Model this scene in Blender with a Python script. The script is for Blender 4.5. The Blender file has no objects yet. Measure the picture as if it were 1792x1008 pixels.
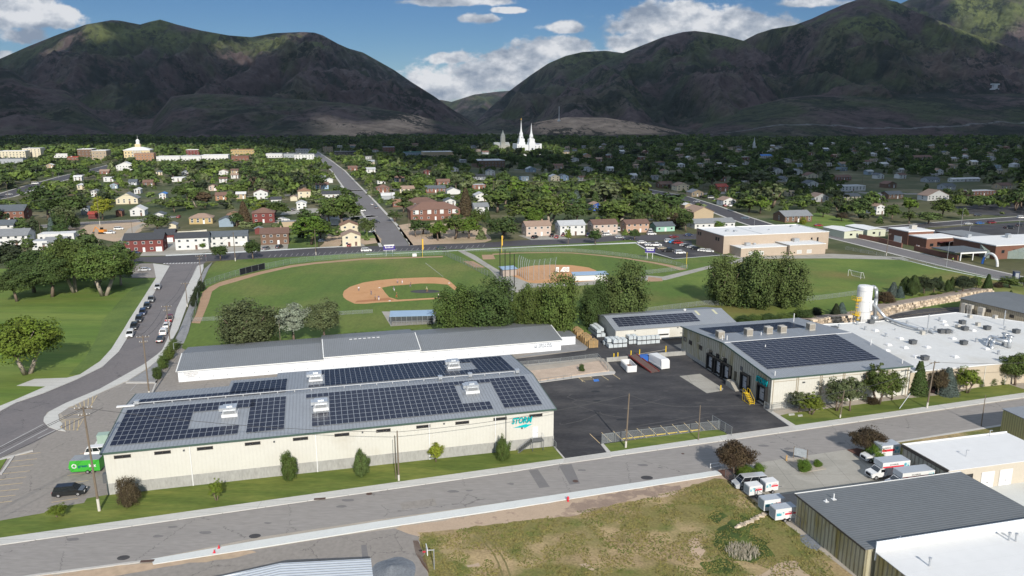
import bpy,math,random
import numpy as np
from mathutils import Vector,noise as mnoise
random.seed(7);RNG=np.random.RandomState(7)
SC=bpy.context.scene;COL=SC.collection
# ------------------------------------------------------------------ camera
FPX,HORIZON,CAM_H=1320.0,205.0,60.0
PITCH=math.atan((504-HORIZON)/FPX)
cam_d=bpy.data.cameras.new('camera');cam=bpy.data.objects.new('camera',cam_d);COL.objects.link(cam)
cam_d.sensor_width=36;cam_d.lens=36*FPX/1792;cam_d.clip_start=0.5;cam_d.clip_end=60000
cam.location=(0,0,CAM_H);cam.rotation_euler=(math.pi/2-PITCH,0,0)
SC.camera=cam
# ------------------------------------------------------------------ sun, exposure
SUN_EL=29.5;SUN_AZ=math.radians(-77) # direction towards the sun, from +X
SUNV=Vector((math.cos(SUN_AZ)*math.cos(math.radians(SUN_EL)),math.sin(SUN_AZ)*math.cos(math.radians(SUN_EL)),math.sin(math.radians(SUN_EL))))
sl=bpy.data.lights.new('sun','SUN');sl.energy=4.0;sl.angle=math.radians(0.5);sl.color=(1.0,0.945,0.86)
so=bpy.data.objects.new('sun',sl);COL.objects.link(so);so.rotation_euler=SUNV.to_track_quat('Z','Y').to_euler();so.location=(0,-50,200)
SC.view_settings.view_transform='Standard';SC.view_settings.look='None';SC.view_settings.gamma=1
SC.view_settings.exposure=0.4
SC.render.engine='CYCLES'
try:
 SC.cycles.max_bounces=5;SC.cycles.diffuse_bounces=2;SC.cycles.glossy_bounces=2;SC.cycles.transparent_max_bounces=24
except Exception:pass
def cast(px,py):
 """direction of the photograph's pixel (1792x1008) in the world"""
 c,s=math.cos(PITCH),math.sin(PITCH)
 dx,dy,dz=(px-896)/FPX,1.0,-(py-504)/FPX
 return dx,dy*c+dz*s,-dy*s+dz*c
def G(px,py,z=0.0):
 """point of height z seen at a pixel"""
 x,y,d=cast(px,py);t=(z-CAM_H)/d
 return Vector((x*t,y*t,z))
def UV(px,py):
 x,y,d=cast(px,py);return x/y,d/y
# ------------------------------------------------------------------ world: sky and clouds by direction
W=bpy.data.worlds.new('World');SC.world=W;W.use_nodes=True
nt=W.node_tree;N=nt.nodes;L=nt.links;N.clear()
def nmath(nt,op,a,b=None,c=None,clamp=False):
 n=nt.nodes.new('ShaderNodeMath');n.operation=op;n.use_clamp=clamp
 for i,v in enumerate((a,b,c)):
  if v is None:continue
  if isinstance(v,(int,float)):n.inputs[i].default_value=v
  else:nt.links.new(v,n.inputs[i])
 return n.outputs[0]
def build_world():
 out=N.new('ShaderNodeOutputWorld');bg=N.new('ShaderNodeBackground');bg.inputs['Strength'].default_value=0.085
 sky=N.new('ShaderNodeTexSky');sky.sky_type='NISHITA';sky.sun_disc=False
 sky.sun_elevation=math.radians(SUN_EL);sky.sun_rotation=math.atan2(SUNV.x,SUNV.y)
 sky.altitude=1300;sky.air_density=1.0;sky.dust_density=0.25;sky.ozone_density=1.8
 tc=N.new('ShaderNodeTexCoord');sp=N.new('ShaderNodeSeparateXYZ');L.new(tc.outputs['Generated'],sp.inputs[0])
 x,y,z=sp.outputs
 ys=nmath(nt,'MAXIMUM',y,0.05)
 u=nmath(nt,'DIVIDE',x,ys);v=nmath(nt,'DIVIDE',z,ys)
 front=nmath(nt,'GREATER_THAN',y,0.1)
 blobs=[(25,22,120,42),(95,30,70,25),(40,62,70,18),(0,98,40,12),(842,32,48,11),(800,3,120,9),(985,48,45,13),
 (790,102,60,14),(770,150,110,34),(850,132,120,40),(905,108,100,36),(965,84,95,26),(940,132,150,44),(1040,118,80,40),
 (1140,38,95,48),(1110,75,70,26),(1200,36,100,44),(1290,38,100,32),(1350,48,75,22),(1245,60,120,24),(1420,5,90,10),(890,18,40,7)]
 dens=None
 for px,py,rx,ry in blobs:
  u0,v0=UV(px,py);ru=rx/FPX;rv=ry/FPX
  a=nmath(nt,'MULTIPLY',nmath(nt,'SUBTRACT',u,u0),1/ru);b=nmath(nt,'MULTIPLY',nmath(nt,'SUBTRACT',v,v0),1/rv)
  d=nmath(nt,'SUBTRACT',1.0,nmath(nt,'SQRT',nmath(nt,'ADD',nmath(nt,'MULTIPLY',a,a),nmath(nt,'MULTIPLY',b,b))))
  dens=d if dens is None else nmath(nt,'SMOOTH_MAX',dens,d,0.12)
 def fbm(du,dv,sc,det,rough=0.6):
  cb=N.new('ShaderNodeCombineXYZ');L.new(nmath(nt,'ADD',u,du),cb.inputs[0]);L.new(nmath(nt,'MULTIPLY',nmath(nt,'ADD',v,dv),1.5),cb.inputs[1])
  n=N.new('ShaderNodeTexNoise');n.inputs['Scale'].default_value=sc;n.inputs['Detail'].default_value=det;n.inputs['Roughness'].default_value=rough
  L.new(cb.outputs[0],n.inputs['Vector']);return n.outputs[0]
 n1=nmath(nt,'ADD',nmath(nt,'MULTIPLY',fbm(0,0,17,9,0.62),.72),nmath(nt,'MULTIPLY',fbm(.3,.1,48,8,0.6),.28))
 dd=nmath(nt,'ADD',dens,nmath(nt,'MULTIPLY',nmath(nt,'SUBTRACT',n1,0.5),2.4))
 al=N.new('ShaderNodeMapRange');al.interpolation_type='SMOOTHSTEP';L.new(dd,al.inputs['Value']);al.inputs['From Min'].default_value=0.10;al.inputs['From Max'].default_value=0.42
 alpha=nmath(nt,'MULTIPLY',nmath(nt,'MULTIPLY',al.outputs[0],front),nmath(nt,'GREATER_THAN',z,0.0))
 # relief of the billows: noise difference towards the light, and grey bellies
 r1=nmath(nt,'SUBTRACT',fbm(0,0,26,8,0.58),fbm(-0.004,0.012,26,8,0.58))
 r2=nmath(nt,'SUBTRACT',fbm(0,0,9,4,0.5),fbm(-0.008,0.03,9,4,0.5))
 lit=nmath(nt,'ADD',nmath(nt,'MULTIPLY',r1,2.6),nmath(nt,'MULTIPLY',r2,2.6))
 lit=nmath(nt,'ADD',lit,0.56,None,True)
 ramp=N.new('ShaderNodeValToRGB');L.new(lit,ramp.inputs[0])
 e=ramp.color_ramp.elements;e[0].position=0.0;e[0].color=(2.3,2.8,3.6,1);e[1].position=1.0;e[1].color=(7.2,7.3,7.5,1)
 m=e.new(0.5);m.color=(4.3,4.7,5.3,1)
 mix=N.new('ShaderNodeMix');mix.data_type='RGBA';L.new(alpha,mix.inputs['Factor']);
 hs=N.new('ShaderNodeHueSaturation');hs.inputs['Saturation'].default_value=1.32;hs.inputs['Value'].default_value=0.47;L.new(sky.outputs[0],hs.inputs['Color'])
 # bright broken cloud added above and behind the camera, unseen, for fill light
 nh=N.new('ShaderNodeTexNoise');nh.inputs['Scale'].default_value=2.3;nh.inputs['Detail'].default_value=6;L.new(tc.outputs['Generated'],nh.inputs['Vector'])
 a2=N.new('ShaderNodeMapRange');a2.interpolation_type='SMOOTHSTEP';L.new(nh.outputs[0],a2.inputs[0]);a2.inputs[1].default_value=.42;a2.inputs[2].default_value=.56
 el=N.new('ShaderNodeMapRange');el.interpolation_type='SMOOTHSTEP';L.new(nmath(nt,'SUBTRACT',z,nmath(nt,'MULTIPLY',y,.08)),el.inputs[0]);el.inputs[1].default_value=.22;el.inputs[2].default_value=.36
 m2=N.new('ShaderNodeMix');m2.data_type='RGBA';L.new(nmath(nt,'MULTIPLY',a2.outputs[0],el.outputs[0]),m2.inputs[0]);L.new(hs.outputs[0],m2.inputs[6]);m2.inputs[7].default_value=(11.5,11.8,12.2,1);hs=m2
 tint=N.new('ShaderNodeMix');tint.data_type='RGBA';tint.blend_type='MULTIPLY';tint.inputs[0].default_value=1;L.new(hs.outputs[2],tint.inputs[6]);tint.inputs[7].default_value=(0.80,0.93,1.12,1)
 L.new(tint.outputs[2],mix.inputs[6]);L.new(ramp.outputs[0],mix.inputs[7])
 L.new(mix.outputs[2],bg.inputs['Color']);L.new(bg.outputs[0],out.inputs[0])
build_world()
# ------------------------------------------------------------------ materials
MATS={}
def mat(name,col,rough=0.85,var=0.12,scale=0.6,bump=0.0,metal=0.0,col2=None,thr=(0.45,0.6),detail=6,ribs=None,spec=0.3,objcol=False,coat=0.0,tiles=None,alpha=None,fine=None,stretch=None,c3=None,cracks=None):
 """procedural material: base colour broken up by noise, optional second colour in patches, ribs (axis, period, depth), tile joints"""
 if name in MATS:return MATS[name]
 m=bpy.data.materials.new(name);m.use_nodes=True;MATS[name]=m
 nt=m.node_tree;b=nt.nodes['Principled BSDF'];lk=nt.links
 b.inputs['Roughness'].default_value=rough;b.inputs['Metallic'].default_value=metal
 b.inputs['Specular IOR Level'].default_value=spec;b.inputs['Coat Weight'].default_value=coat
 tc=nt.nodes.new('ShaderNodeTexCoord');vec=tc.outputs['Object']
 if stretch:
  mp=nt.nodes.new('ShaderNodeMapping');mp.inputs['Scale'].default_value=stretch[:3]
  if len(stretch)>3:mp.inputs['Rotation'].default_value=(0,0,math.radians(stretch[3]))
  lk.new(vec,mp.inputs[0]);vec2=mp.outputs[0]
 else:vec2=vec
 nz=nt.nodes.new('ShaderNodeTexNoise');nz.inputs['Scale'].default_value=scale;nz.inputs['Detail'].default_value=detail;nz.inputs['Roughness'].default_value=0.65
 lk.new(vec2,nz.inputs['Vector'])
 def mixc(f,A,B,mode='MIX'):
  x=nt.nodes.new('ShaderNodeMix');x.data_type='RGBA';x.blend_type=mode
  for s,v in(('Factor',f),('A',A),('B',B)):
   i=x.inputs[s]if s=='Factor' else[q for q in x.inputs if q.name==s and q.type=='RGBA'][0]
   if isinstance(v,(int,float)):i.default_value=v
   elif isinstance(v,tuple):i.default_value=(*v[:3],1)
   else:lk.new(v,i)
  return x.outputs['Result']if False else[q for q in x.outputs if q.type=='RGBA'][0]
 def rng(v,a,b_,c=0.0,d=1.0):
  r=nt.nodes.new('ShaderNodeMapRange');lk.new(v,r.inputs['Value'])
  for k,q in zip(('From Min','From Max','To Min','To Max'),(a,b_,c,d)):r.inputs[k].default_value=q
  return r.outputs[0]
 base=col
 if objcol:
  oi=nt.nodes.new('ShaderNodeObjectInfo');base=oi.outputs['Color']
 if col2 is not None:
  base=mixc(rng(nz.outputs[0],*thr),base,col2)
 if c3 is not None:
  n3=nt.nodes.new('ShaderNodeTexNoise');n3.inputs['Scale'].default_value=c3[1];n3.inputs['Detail'].default_value=5;lk.new(vec,n3.inputs['Vector'])
  mp3=nt.nodes.new('ShaderNodeMapping');mp3.inputs['Location'].default_value=(31,17,5);lk.new(vec,mp3.inputs[0]);lk.new(mp3.outputs[0],n3.inputs['Vector'])
  base=mixc(rng(n3.outputs[0],c3[2],c3[3]),base,c3[0])
 if var:
  nf=nt.nodes.new('ShaderNodeTexNoise');nf.inputs['Scale'].default_value=fine or scale*7;nf.inputs['Detail'].default_value=4;lk.new(vec2,nf.inputs['Vector'])
  s=nmath(nt,'ADD',nmath(nt,'MULTIPLY',nz.outputs[0],0.55),nmath(nt,'MULTIPLY',nf.outputs[0],0.45))
  v=rng(s,0.32,0.68,1-var,1+var)
  cc=nt.nodes.new('ShaderNodeCombineColor');[lk.new(v,cc.inputs[k])for k in range(3)]
  base=mixc(1.0,base,cc.outputs[0],'MULTIPLY')
 if cracks: # sealed joints and cracks: (cell size, width, darkness)
  vo=nt.nodes.new('ShaderNodeTexVoronoi');vo.feature='DISTANCE_TO_EDGE';vo.inputs['Scale'].default_value=1/cracks[0];wv=nt.nodes.new('ShaderNodeVectorMath');wv.operation='MULTIPLY_ADD';lk.new(nf.outputs[1],wv.inputs[0]);wv.inputs[1].default_value=(1.6,1.6,0);lk.new(vec,wv.inputs[2]);lk.new(wv.outputs[0],vo.inputs['Vector'])
  ck=nmath(nt,'MULTIPLY',nmath(nt,'LESS_THAN',vo.outputs['Distance'],cracks[1]/cracks[0]),nmath(nt,'GREATER_THAN',nz.outputs[0],.47));base=mixc(nmath(nt,'MULTIPLY',ck,cracks[2]),base,(0.03,0.03,0.03))
 h=None
 if ribs or tiles:
  sp=nt.nodes.new('ShaderNodeSeparateXYZ');lk.new(vec,sp.inputs[0])
 if ribs:
  ax,per,dep=ribs[:3]
  c={'x':sp.outputs[0],'y':sp.outputs[1],'z':sp.outputs[2]}.get(ax)or nmath(nt,'ADD',sp.outputs[0],sp.outputs[1])
  w=nmath(nt,'PINGPONG',c,per/2);h=rng(w,per*0.30,per*0.42)
  base=mixc(nmath(nt,'MULTIPLY',h,ribs[3]if len(ribs)>3 else 0.0),base,(0.02,0.02,0.02))
  bm=nt.nodes.new('ShaderNodeBump');bm.inputs['Distance'].default_value=dep;lk.new(h,bm.inputs['Height']);lk.new(bm.outputs[0],b.inputs['Normal'])
 if tiles:
  (tx,ty,wid,dark)=tiles
  jx=nmath(nt,'LESS_THAN',nmath(nt,'PINGPONG',sp.outputs[0],tx/2),wid/2);jy=nmath(nt,'LESS_THAN',nmath(nt,'PINGPONG',sp.outputs[1],ty/2),wid/2)
  base=mixc(nmath(nt,'MULTIPLY',nmath(nt,'MAXIMUM',jx,jy),dark),base,(0.03,0.03,0.03))
 if bump and not ribs:
  bm=nt.nodes.new('ShaderNodeBump');bm.inputs['Strength'].default_value=min(1,bump*4);bm.inputs['Distance'].default_value=bump
  nb=nt.nodes.new('ShaderNodeTexNoise');nb.inputs['Scale'].default_value=scale*9;nb.inputs['Detail'].default_value=5;lk.new(vec,nb.inputs['Vector'])
  lk.new(nb.outputs[0],bm.inputs['Height']);lk.new(bm.outputs[0],b.inputs['Normal'])
 if isinstance(base,tuple):b.inputs['Base Color'].default_value=(*base,1)
 else:lk.new(base,b.inputs['Base Color'])
 if alpha is not None:b.inputs['Alpha'].default_value=alpha
 return m
# ------------------------------------------------------------------ mesh helpers
class MB:
 """collects shapes and links them as ONE mesh object"""
 def __init__(s):s.v=[];s.f=[];s.m=[]
 def add(s,vs,fs,mi=0):
  o=len(s.v);s.v+=[tuple(v)for v in vs];s.f+=[tuple(o+i for i in f)for f in fs];s.m+=[mi]*len(fs);return s
 def box(s,x0,x1,y0,y1,z0,z1,mi=0):
  return s.add([(x0,y0,z0),(x1,y0,z0),(x1,y1,z0),(x0,y1,z0),(x0,y0,z1),(x1,y0,z1),(x1,y1,z1),(x0,y1,z1)],
  [(0,3,2,1),(4,5,6,7),(0,1,5,4),(1,2,6,5),(2,3,7,6),(3,0,4,7)],mi)
 def prism(s,poly,z0,z1,mi=0):
  n=len(poly);A=sum(poly[i][0]*poly[(i+1)%n][1]-poly[(i+1)%n][0]*poly[i][1]for i in range(n))
  if A<0:poly=poly[::-1]
  vs=[(p[0],p[1],z0)for p in poly]+[(p[0],p[1],(z1 if not callable(z1)else z1(p)))for p in poly]
  return s.add(vs,[tuple(range(n))[::-1],tuple(range(n,2*n))]+[(i,(i+1)%n,n+(i+1)%n,n+i)for i in range(n)],mi)
 def quad(s,a,b,c,d,mi=0):return s.add([a,b,c,d],[(0,1,2,3)],mi)
 def rod(s,p,q,r0,r1=None,n=8,mi=0,cap=True):
  r1=r0 if r1 is None else r1;p=Vector(p);q=Vector(q);d=(q-p).normalized()
  a=d.orthogonal().normalized();b=d.cross(a)
  vs=[p+(a*math.cos(t)+b*math.sin(t))*r0 for t in[2*math.pi*i/n for i in range(n)]]+[q+(a*math.cos(t)+b*math.sin(t))*r1 for t in[2*math.pi*i/n for i in range(n)]]
  fs=[(i,(i+1)%n,n+(i+1)%n,n+i)for i in range(n)]
  if cap:fs+=[tuple(range(n))[::-1],tuple(range(n,2*n))]
  return s.add(vs,fs,mi)
 def lathe(s,prof,n=16,cx=0,cy=0,mi=0):
  k=len(prof);vs=[(cx+r*math.cos(2*math.pi*i/n),cy+r*math.sin(2*math.pi*i/n),z)for r,z in prof for i in range(n)]
  fs=[(j*n+i,j*n+(i+1)%n,(j+1)*n+(i+1)%n,(j+1)*n+i)for j in range(k-1)for i in range(n)]
  fs+=[tuple(range(n))[::-1],tuple(range((k-1)*n,k*n))]
  return s.add(vs,fs,mi)
 def mesh(s,name,mats,smooth=False):
  me=bpy.data.meshes.new(name);me.from_pydata(s.v,[],s.f)
  for m in(mats if isinstance(mats,(list,tuple))else[mats]):me.materials.append(m)
  me.polygons.foreach_set('material_index',s.m)
  if smooth:me.polygons.foreach_set('use_smooth',[True]*len(s.f))
  me.update();return me
 def build(s,name,mats,parent=None,loc=(0,0,0),rz=0,smooth=False,label=None):
  return link(name,s.mesh(name,mats,smooth),parent,loc,rz,label)
def link(name,me,parent=None,loc=(0,0,0),rz=0,label=None):
 o=bpy.data.objects.new(name,me);COL.objects.link(o);o.parent=parent;o.location=loc;o.rotation_euler=(0,0,rz)
 if label:o['label']=label
 return o
THINGS=[]
def tag(o,label,cat,group=None):
 o['label']=label;o['category']=cat
 if group:o['group']=group
 THINGS.append(o);return o
def thing(name,label,cat,loc=(0,0,0),rz=0.0,group=None):
 o=bpy.data.objects.new(name,None);COL.objects.link(o);o.empty_display_size=0.5
 o.location=loc;o.rotation_euler=(0,0,rz);return tag(o,label,cat,group)
def struct(o,kind='structure'):o['kind']=kind;return o
def kids(o):return[c for c in bpy.data.objects if c.parent==o]
def dup(root,loc,rz=None,label=None,group=None,cat=None,tree=None):
 """copy of a thing with copies of its parts and sub-parts; tree caches the children"""
 tree=tree or subtree(root)
 def cp(node,parent):
  o,ch=node;c=o.copy();COL.objects.link(c);c.parent=parent
  for k in ch:cp(k,c)
  return c
 r=cp(tree,None);r.location=loc
 if rz is not None:r.rotation_euler=(0,0,rz)
 if label:r['label']=label
 if group:r['group']=group
 if cat:r['category']=cat
 THINGS.append(r);return r
def subtree(o):return(o,[subtree(c)for c in o.children])
R=math.radians
GRID=R(14.7)
def smooth_pts(pts,n=5):
 out=[];k=len(pts)
 for i in range(k):
  p0,p1,p2,p3=[Vector(pts[(i+j-1)%k])for j in range(4)]
  for t in[j/n for j in range(n)]:
   out.append(tuple(0.5*((2*p1)+(p2-p0)*t+(2*p0-5*p1+4*p2-p3)*t*t+(3*p1-p0-3*p2+p3)*t**3)))
 return out
def rough_pts(pts,step=2.0,amp=0.6,sc=0.35):
 """world points -> ragged outline"""
 out=[]
 for i,p in enumerate(pts):
  q=pts[(i+1)%len(pts)];n=max(1,int((q-p).length/step))
  for j in range(n):
   w=p.lerp(q,j/n);out.append(w+Vector((mnoise.noise(w*sc),mnoise.noise(w*sc+Vector((9,9,9))),0))*amp*2)
 return out
def sheet(name,pts,m,z=0.01,kind='structure',drop=None,ragged=None,world=False,smooth=0):
 """level surface on the ground, outlined by pixels seen at its own height; drop gives its sides a depth (kerbs)"""
 if smooth:pts=smooth_pts(pts,smooth)
 P=[Vector((p[0],p[1],z))for p in pts]if world else[G(x,y,z)for x,y in pts]
 if ragged:P=rough_pts(P,*ragged)
 mb=MB();poly=[(p.x,p.y)for p in P]
 if drop:mb.prism(poly,z-drop,z)
 else:
  n=len(poly);A=sum(poly[i][0]*poly[(i+1)%n][1]-poly[(i+1)%n][0]*poly[i][1]for i in range(n))
  if A<0:poly=poly[::-1]
  mb.add([(x,y,z)for x,y in poly],[tuple(range(n))])
 o=mb.build(name,m);
 if kind:o['kind']=kind
 return o
def strip_pts(line,w):
 """closed outline of a strip of width w metres along world points"""
 l,r=[],[]
 for i,p in enumerate(line):
  a=line[max(0,i-1)];b=line[min(len(line)-1,i+1)];d=(b-a);d.z=0;d.normalize();n=Vector((-d.y,d.x,0))
  l.append(p+n*w/2);r.append(p-n*w/2)
 return l+r[::-1]
def line_sheet(name,pxline,w,m,z,kind='structure',drop=None):
 return sheet(name,[(p.x,p.y)for p in strip_pts([G(x,y,z)for x,y in pxline],w)],m,z,kind,drop,world=True)
def text_mesh(txt,size,depth=0.04,shear=0.0,bold=0.0,width=None):
 cu=bpy.data.curves.new('t','FONT');cu.body=txt;cu.size=size;cu.extrude=depth;cu.shear=shear;cu.offset=bold;cu.align_x='CENTER';cu.resolution_u=3
 o=bpy.data.objects.new('t',cu);COL.objects.link(o);bpy.context.view_layer.update()
 me=bpy.data.meshes.new_from_object(o.evaluated_get(bpy.context.evaluated_depsgraph_get()));bpy.data.objects.remove(o)
 v=np.empty(len(me.vertices)*3);me.vertices.foreach_get('co',v);v=v.reshape(-1,3)
 if width and len(v):v[:,0]*=width/max(1e-6,v[:,0].max()-v[:,0].min())
 w=np.stack([v[:,0],-v[:,2],v[:,1]],1);me.vertices.foreach_set('co',w.ravel());me.update();me.materials.clear()
 return me # reads towards -Y, standing upright
def text_part(txt,size,m,parent,loc,rz=0,**kw):
 me=text_mesh(txt,size,**kw);me.materials.append(m);return link('lettering',me,parent,loc,rz)
# numpy noise for terrain
_perm=RNG.permutation(4096)
def vnoise(x,y):
 xi=np.floor(x).astype(int);yi=np.floor(y).astype(int);xf=x-xi;yf=y-yi
 xf=xf*xf*(3-2*xf);yf=yf*yf*(3-2*yf)
 h=lambda a,b:_perm[(_perm[a&4095]+b)&4095]/4095.0
 return(h(xi,yi)*(1-xf)+h(xi+1,yi)*xf)*(1-yf)+(h(xi,yi+1)*(1-xf)+h(xi+1,yi+1)*xf)*yf
def fbm(x,y,o=5,g=0.5):
 s=0;a=1;t=0
 for i in range(o):s=s+a*vnoise(x*2**i+17.3*i,y*2**i+5.1*i);t+=a;a*=g
 return s/t
def ridged(x,y,o=5,g=0.55):
 s=0;a=1;t=0
 for i in range(o):s=s+a*(1-np.abs(2*vnoise(x*2**i+7.7*i,y*2**i+3.3*i)-1));t+=a;a*=g
 return s/t
# ================================================================== materials of the place
M_ASPH=mat('street_asphalt',(0.285,0.265,0.248),.9,.2,.12,col2=(0.235,0.219,0.206),thr=(.42,.62),fine=1.5,stretch=(.35,1.6,1,-14),cracks=(13,.05,.45))
M_ASPH2=mat('lot_asphalt',(0.275,0.250,0.225),.9,.2,.1,col2=(0.222,0.202,0.183),thr=(.4,.65),fine=1.5,cracks=(9,.05,.4))
M_ASPHP=mat('park_street_asphalt',(0.175,0.160,0.160),.9,.18,.12,col2=(0.140,0.130,0.132),thr=(.45,.6),fine=1.5,cracks=(11,.05,.4))
M_DARK=mat('fresh_dark_asphalt',(0.042,0.041,0.045),.85,.35,.09,col2=(0.065,0.062,0.062),thr=(.42,.68),fine=1.2,stretch=(1,2.5,1,20),c3=((.085,.08,.078),.07,.56,.70))
M_TOWNST=mat('town_street_asphalt',(0.16,0.15,0.15),.9,.15,.05,fine=1.0)
M_DARKST=mat('resurfaced_street_asphalt',(0.07,0.066,0.072),.9,.15,.05,fine=1.0)
M_PATCH=mat('asphalt_patch',(0.17,0.162,0.16),.9,.1,.4)
M_CONC=mat('sidewalk_concrete',(0.50,0.49,0.46),.85,.08,.25,tiles=(40,1.9,0.05,.5),fine=3)
M_CONC2=mat('pale_new_concrete',(0.58,0.59,0.57),.85,.07,.2,fine=3)
M_CONC3=mat('yard_concrete',(0.36,0.34,0.30),.85,.10,.12,col2=(0.30,0.285,0.25),thr=(.45,.55),tiles=(5.2,5.2,0.07,.45),fine=2)
M_CURB=mat('kerb_concrete',(0.46,0.44,0.41),.85,.1,.4)
M_PLINTH=mat('foundation_concrete',(0.34,0.335,0.315),.9,.22,.5,col2=(0.24,0.235,0.22),thr=(.5,.7),stretch=(1,1,.35))
M_LAWN=mat('lawn',(0.100,0.142,0.026),.95,.32,.16,col2=(0.145,0.165,0.036),thr=(.42,.62),bump=.02,fine=2.0,stretch=(.35,1.6,1,15))
M_PARK=mat('park_grass',(0.102,0.170,0.026),.95,.25,.05,col2=(0.135,0.178,0.034),thr=(.4,.6),fine=1.0,stretch=(.25,1.6,1,8),ribs=('y',9,.0,.10))
M_PARKD=mat('park_slope_grass',(0.080,0.130,0.028),.95,.25,.07,col2=(0.105,0.15,0.032),thr=(.4,.6),fine=1.4)
M_FIELD=mat('ball_field_grass',(0.110,0.162,0.029),.95,.26,.035,col2=(0.076,0.124,0.023),thr=(.42,.6),fine=.8,stretch=(1.4,.5,1,15),c3=((0.17,0.175,0.05),.02,.5,.7),ribs=('x',7,.0,.06))
M_SOCC=mat('soccer_field_grass',(0.084,0.142,0.024),.95,.20,.03,col2=(0.125,0.17,0.032),thr=(.4,.6),fine=.8,c3=((0.17,0.145,0.045),.016,.52,.66))
M_DRY=mat('dry_lot_grass',(0.205,0.175,0.062),.97,.5,.10,col2=(0.105,0.118,0.030),thr=(.47,.60),fine=2.8,bump=.05,c3=((0.33,0.245,0.13),.12,.50,.62))
M_LUSH=mat('lush_weeds',(0.045,0.072,0.016),.97,.35,.3,col2=(0.075,0.1,0.022),thr=(.45,.6),bump=.06)
M_SAND=mat('bare_sand',(0.43,0.325,0.235),.97,.12,.25,col2=(0.30,0.22,0.165),thr=(.56,.62),fine=3)
M_WETS=mat('damp_sand',(0.27,0.20,0.155),.97,.15,.5,col2=(0.36,0.27,0.2),thr=(.5,.6))
M_CLAY=mat('infield_clay',(0.50,0.275,0.135),.97,.09,.15,col2=(0.42,0.22,0.10),thr=(.5,.7))
M_TRACK=mat('warning_track_dirt',(0.36,0.235,0.15),.97,.15,.3)
M_GRAV=mat('grey_gravel',(0.24,0.24,0.245),.97,.22,.5,fine=6,bump=.04)
M_GRAVL=mat('tan_gravel',(0.36,0.32,0.27),.97,.18,.4,fine=6)
M_BARE=mat('bare_vacant_earth',(0.46,0.34,0.24),.97,.2,.05,col2=(0.34,0.27,0.18),thr=(.45,.62),fine=1)
M_TOWN=mat('town_ground',(0.085,0.085,0.035),.97,.25,.02,col2=(0.17,0.145,0.09),thr=(.5,.62),fine=.3,c3=((0.05,0.07,0.022),.012,.45,.6))
M_WHITE=mat('white_line_paint',(0.62,0.62,0.6),.8,.08,2)
M_FADED=mat('faded_white_paint',(0.36,0.35,0.34),.8,.1,2)
M_YELL=mat('faded_yellow_paint',(0.55,0.42,0.22),.8,.15,2)
M_YELB=mat('yellow_paint',(0.72,0.52,0.06),.6,.08,2)
M_BLUEP=mat('blue_paint',(0.05,0.17,0.5),.8,.1,2)
M_IRON=mat('iron_casting',(0.09,0.055,0.045),.8,.2,5)
# ================================================================== ground and streets
sheet('ground',[(-9000,-400),(9000,-400),(9000,9600),(-9000,9600)],M_TOWN,0.0,world=True)
sheet('industrial_ground',[(-90,1500),(3000,1500),(2500,490),(1300,560),(985,560),(330,600),(-90,760)],M_GRAVL,0.008)
# foreground street
sheet('street',[(-160,979),(0,954),(448,890),(896,826),(985,811),(1270,772),(1394,755),(1792,698),(2350,619),(2350,660),(1792,738),(1749,744),(1620,765),(1551,776),(1481,787),(1344,807),(1254,823),(896,877),(670,908),(448,941),(265,978),(50,1007),(-60,1026)],M_ASPH,0.02)
sheet('street_patch',[(925,823),(941,821),(962,852),(944,854)],M_PATCH,0.024)
sheet('street_patch',[(978,815),(1000,812),(1015,846),(997,848)],M_PATCH,0.024)
sheet('street_patch',[(700,880),(760,872),(765,884),(704,892)],M_ASPH2,0.024)
for x,y,r in[(216,976,.62),(1132,836,.75),(446,938,.62),(646,864,.5),(1007,842,.5),(1195,794,.3)]:
 p=G(x,y,.02);sheet('manhole_cover' if r<.6 else 'tar_patch',[(p.x+r*(1+.4*(r>.6))*math.cos(t),p.y+r*math.sin(t))for t in[i*math.pi/8 for i in range(16)]],M_IRON if r<.6 else M_DARK,0.026,world=True)
for(x,y)in[(258,982),(560,873),(1530,783)]:
 p=G(x,y,.15);sheet('storm_drain_grate',[(p.x-.9,p.y-.4),(p.x+.9,p.y-.1),(p.x+.8,p.y+.5),(p.x-1,p.y+.2)],M_IRON,0.155,world=True)
# north pavement and verges
sheet('sidewalk',[(-160,962),(0,941),(448,878),(896,815),(988,802),(1066,791),(1270,761),(1300,757),(1394,744),(1792,687),(2350,608),(2350,614),(1792,695),(1394,753),(1270,770),(985,810),(896,825),(448,889),(0,953),(-160,977)],M_CONC,0.15,drop=.3)
sheet('sidewalk',[(265,978),(448,946),(670,911),(896,877),(1254,823),(1264,830),(896,889),(670,923),(448,959),(268,987)],M_CONC2,0.15,drop=.3)
sheet('kerb',[(-60,1026),(50,1006),(265,978),(265,981),(50,1009),(-60,1029)],M_CURB,0.14,drop=.3)
sheet('kerb',[(1551,775),(1620,764),(1749,743),(1792,737),(1792,739.5),(1749,746),(1620,766.5),(1551,777.5)],M_CURB,0.14,drop=.3)
sheet('front_lawn',[(-160,935),(0,911),(77,897.5),(87,890),(147,880),(152,872),(187,866),(575,823),(966,781),(971,781),(988,803),(896,816),(448,879),(0,942),(-160,963)],M_LAWN,0.12,drop=.25)
sheet('front_lawn',[(1056,777),(1150,764),(1230,754),(1256,752),(1268,756),(1273,761),(1068,791)],M_LAWN,0.12,drop=.25)
sheet('front_lawn',[(1364,725),(1381,721),(1484,708),(1530,701),(1584,695),(1666,687.5),(1695,679),(1719,674),(1764,670),(1792,678),(2350,603),(2350,608),(1792,687),(1391,745)],M_LAWN,0.12,drop=.25)
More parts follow.
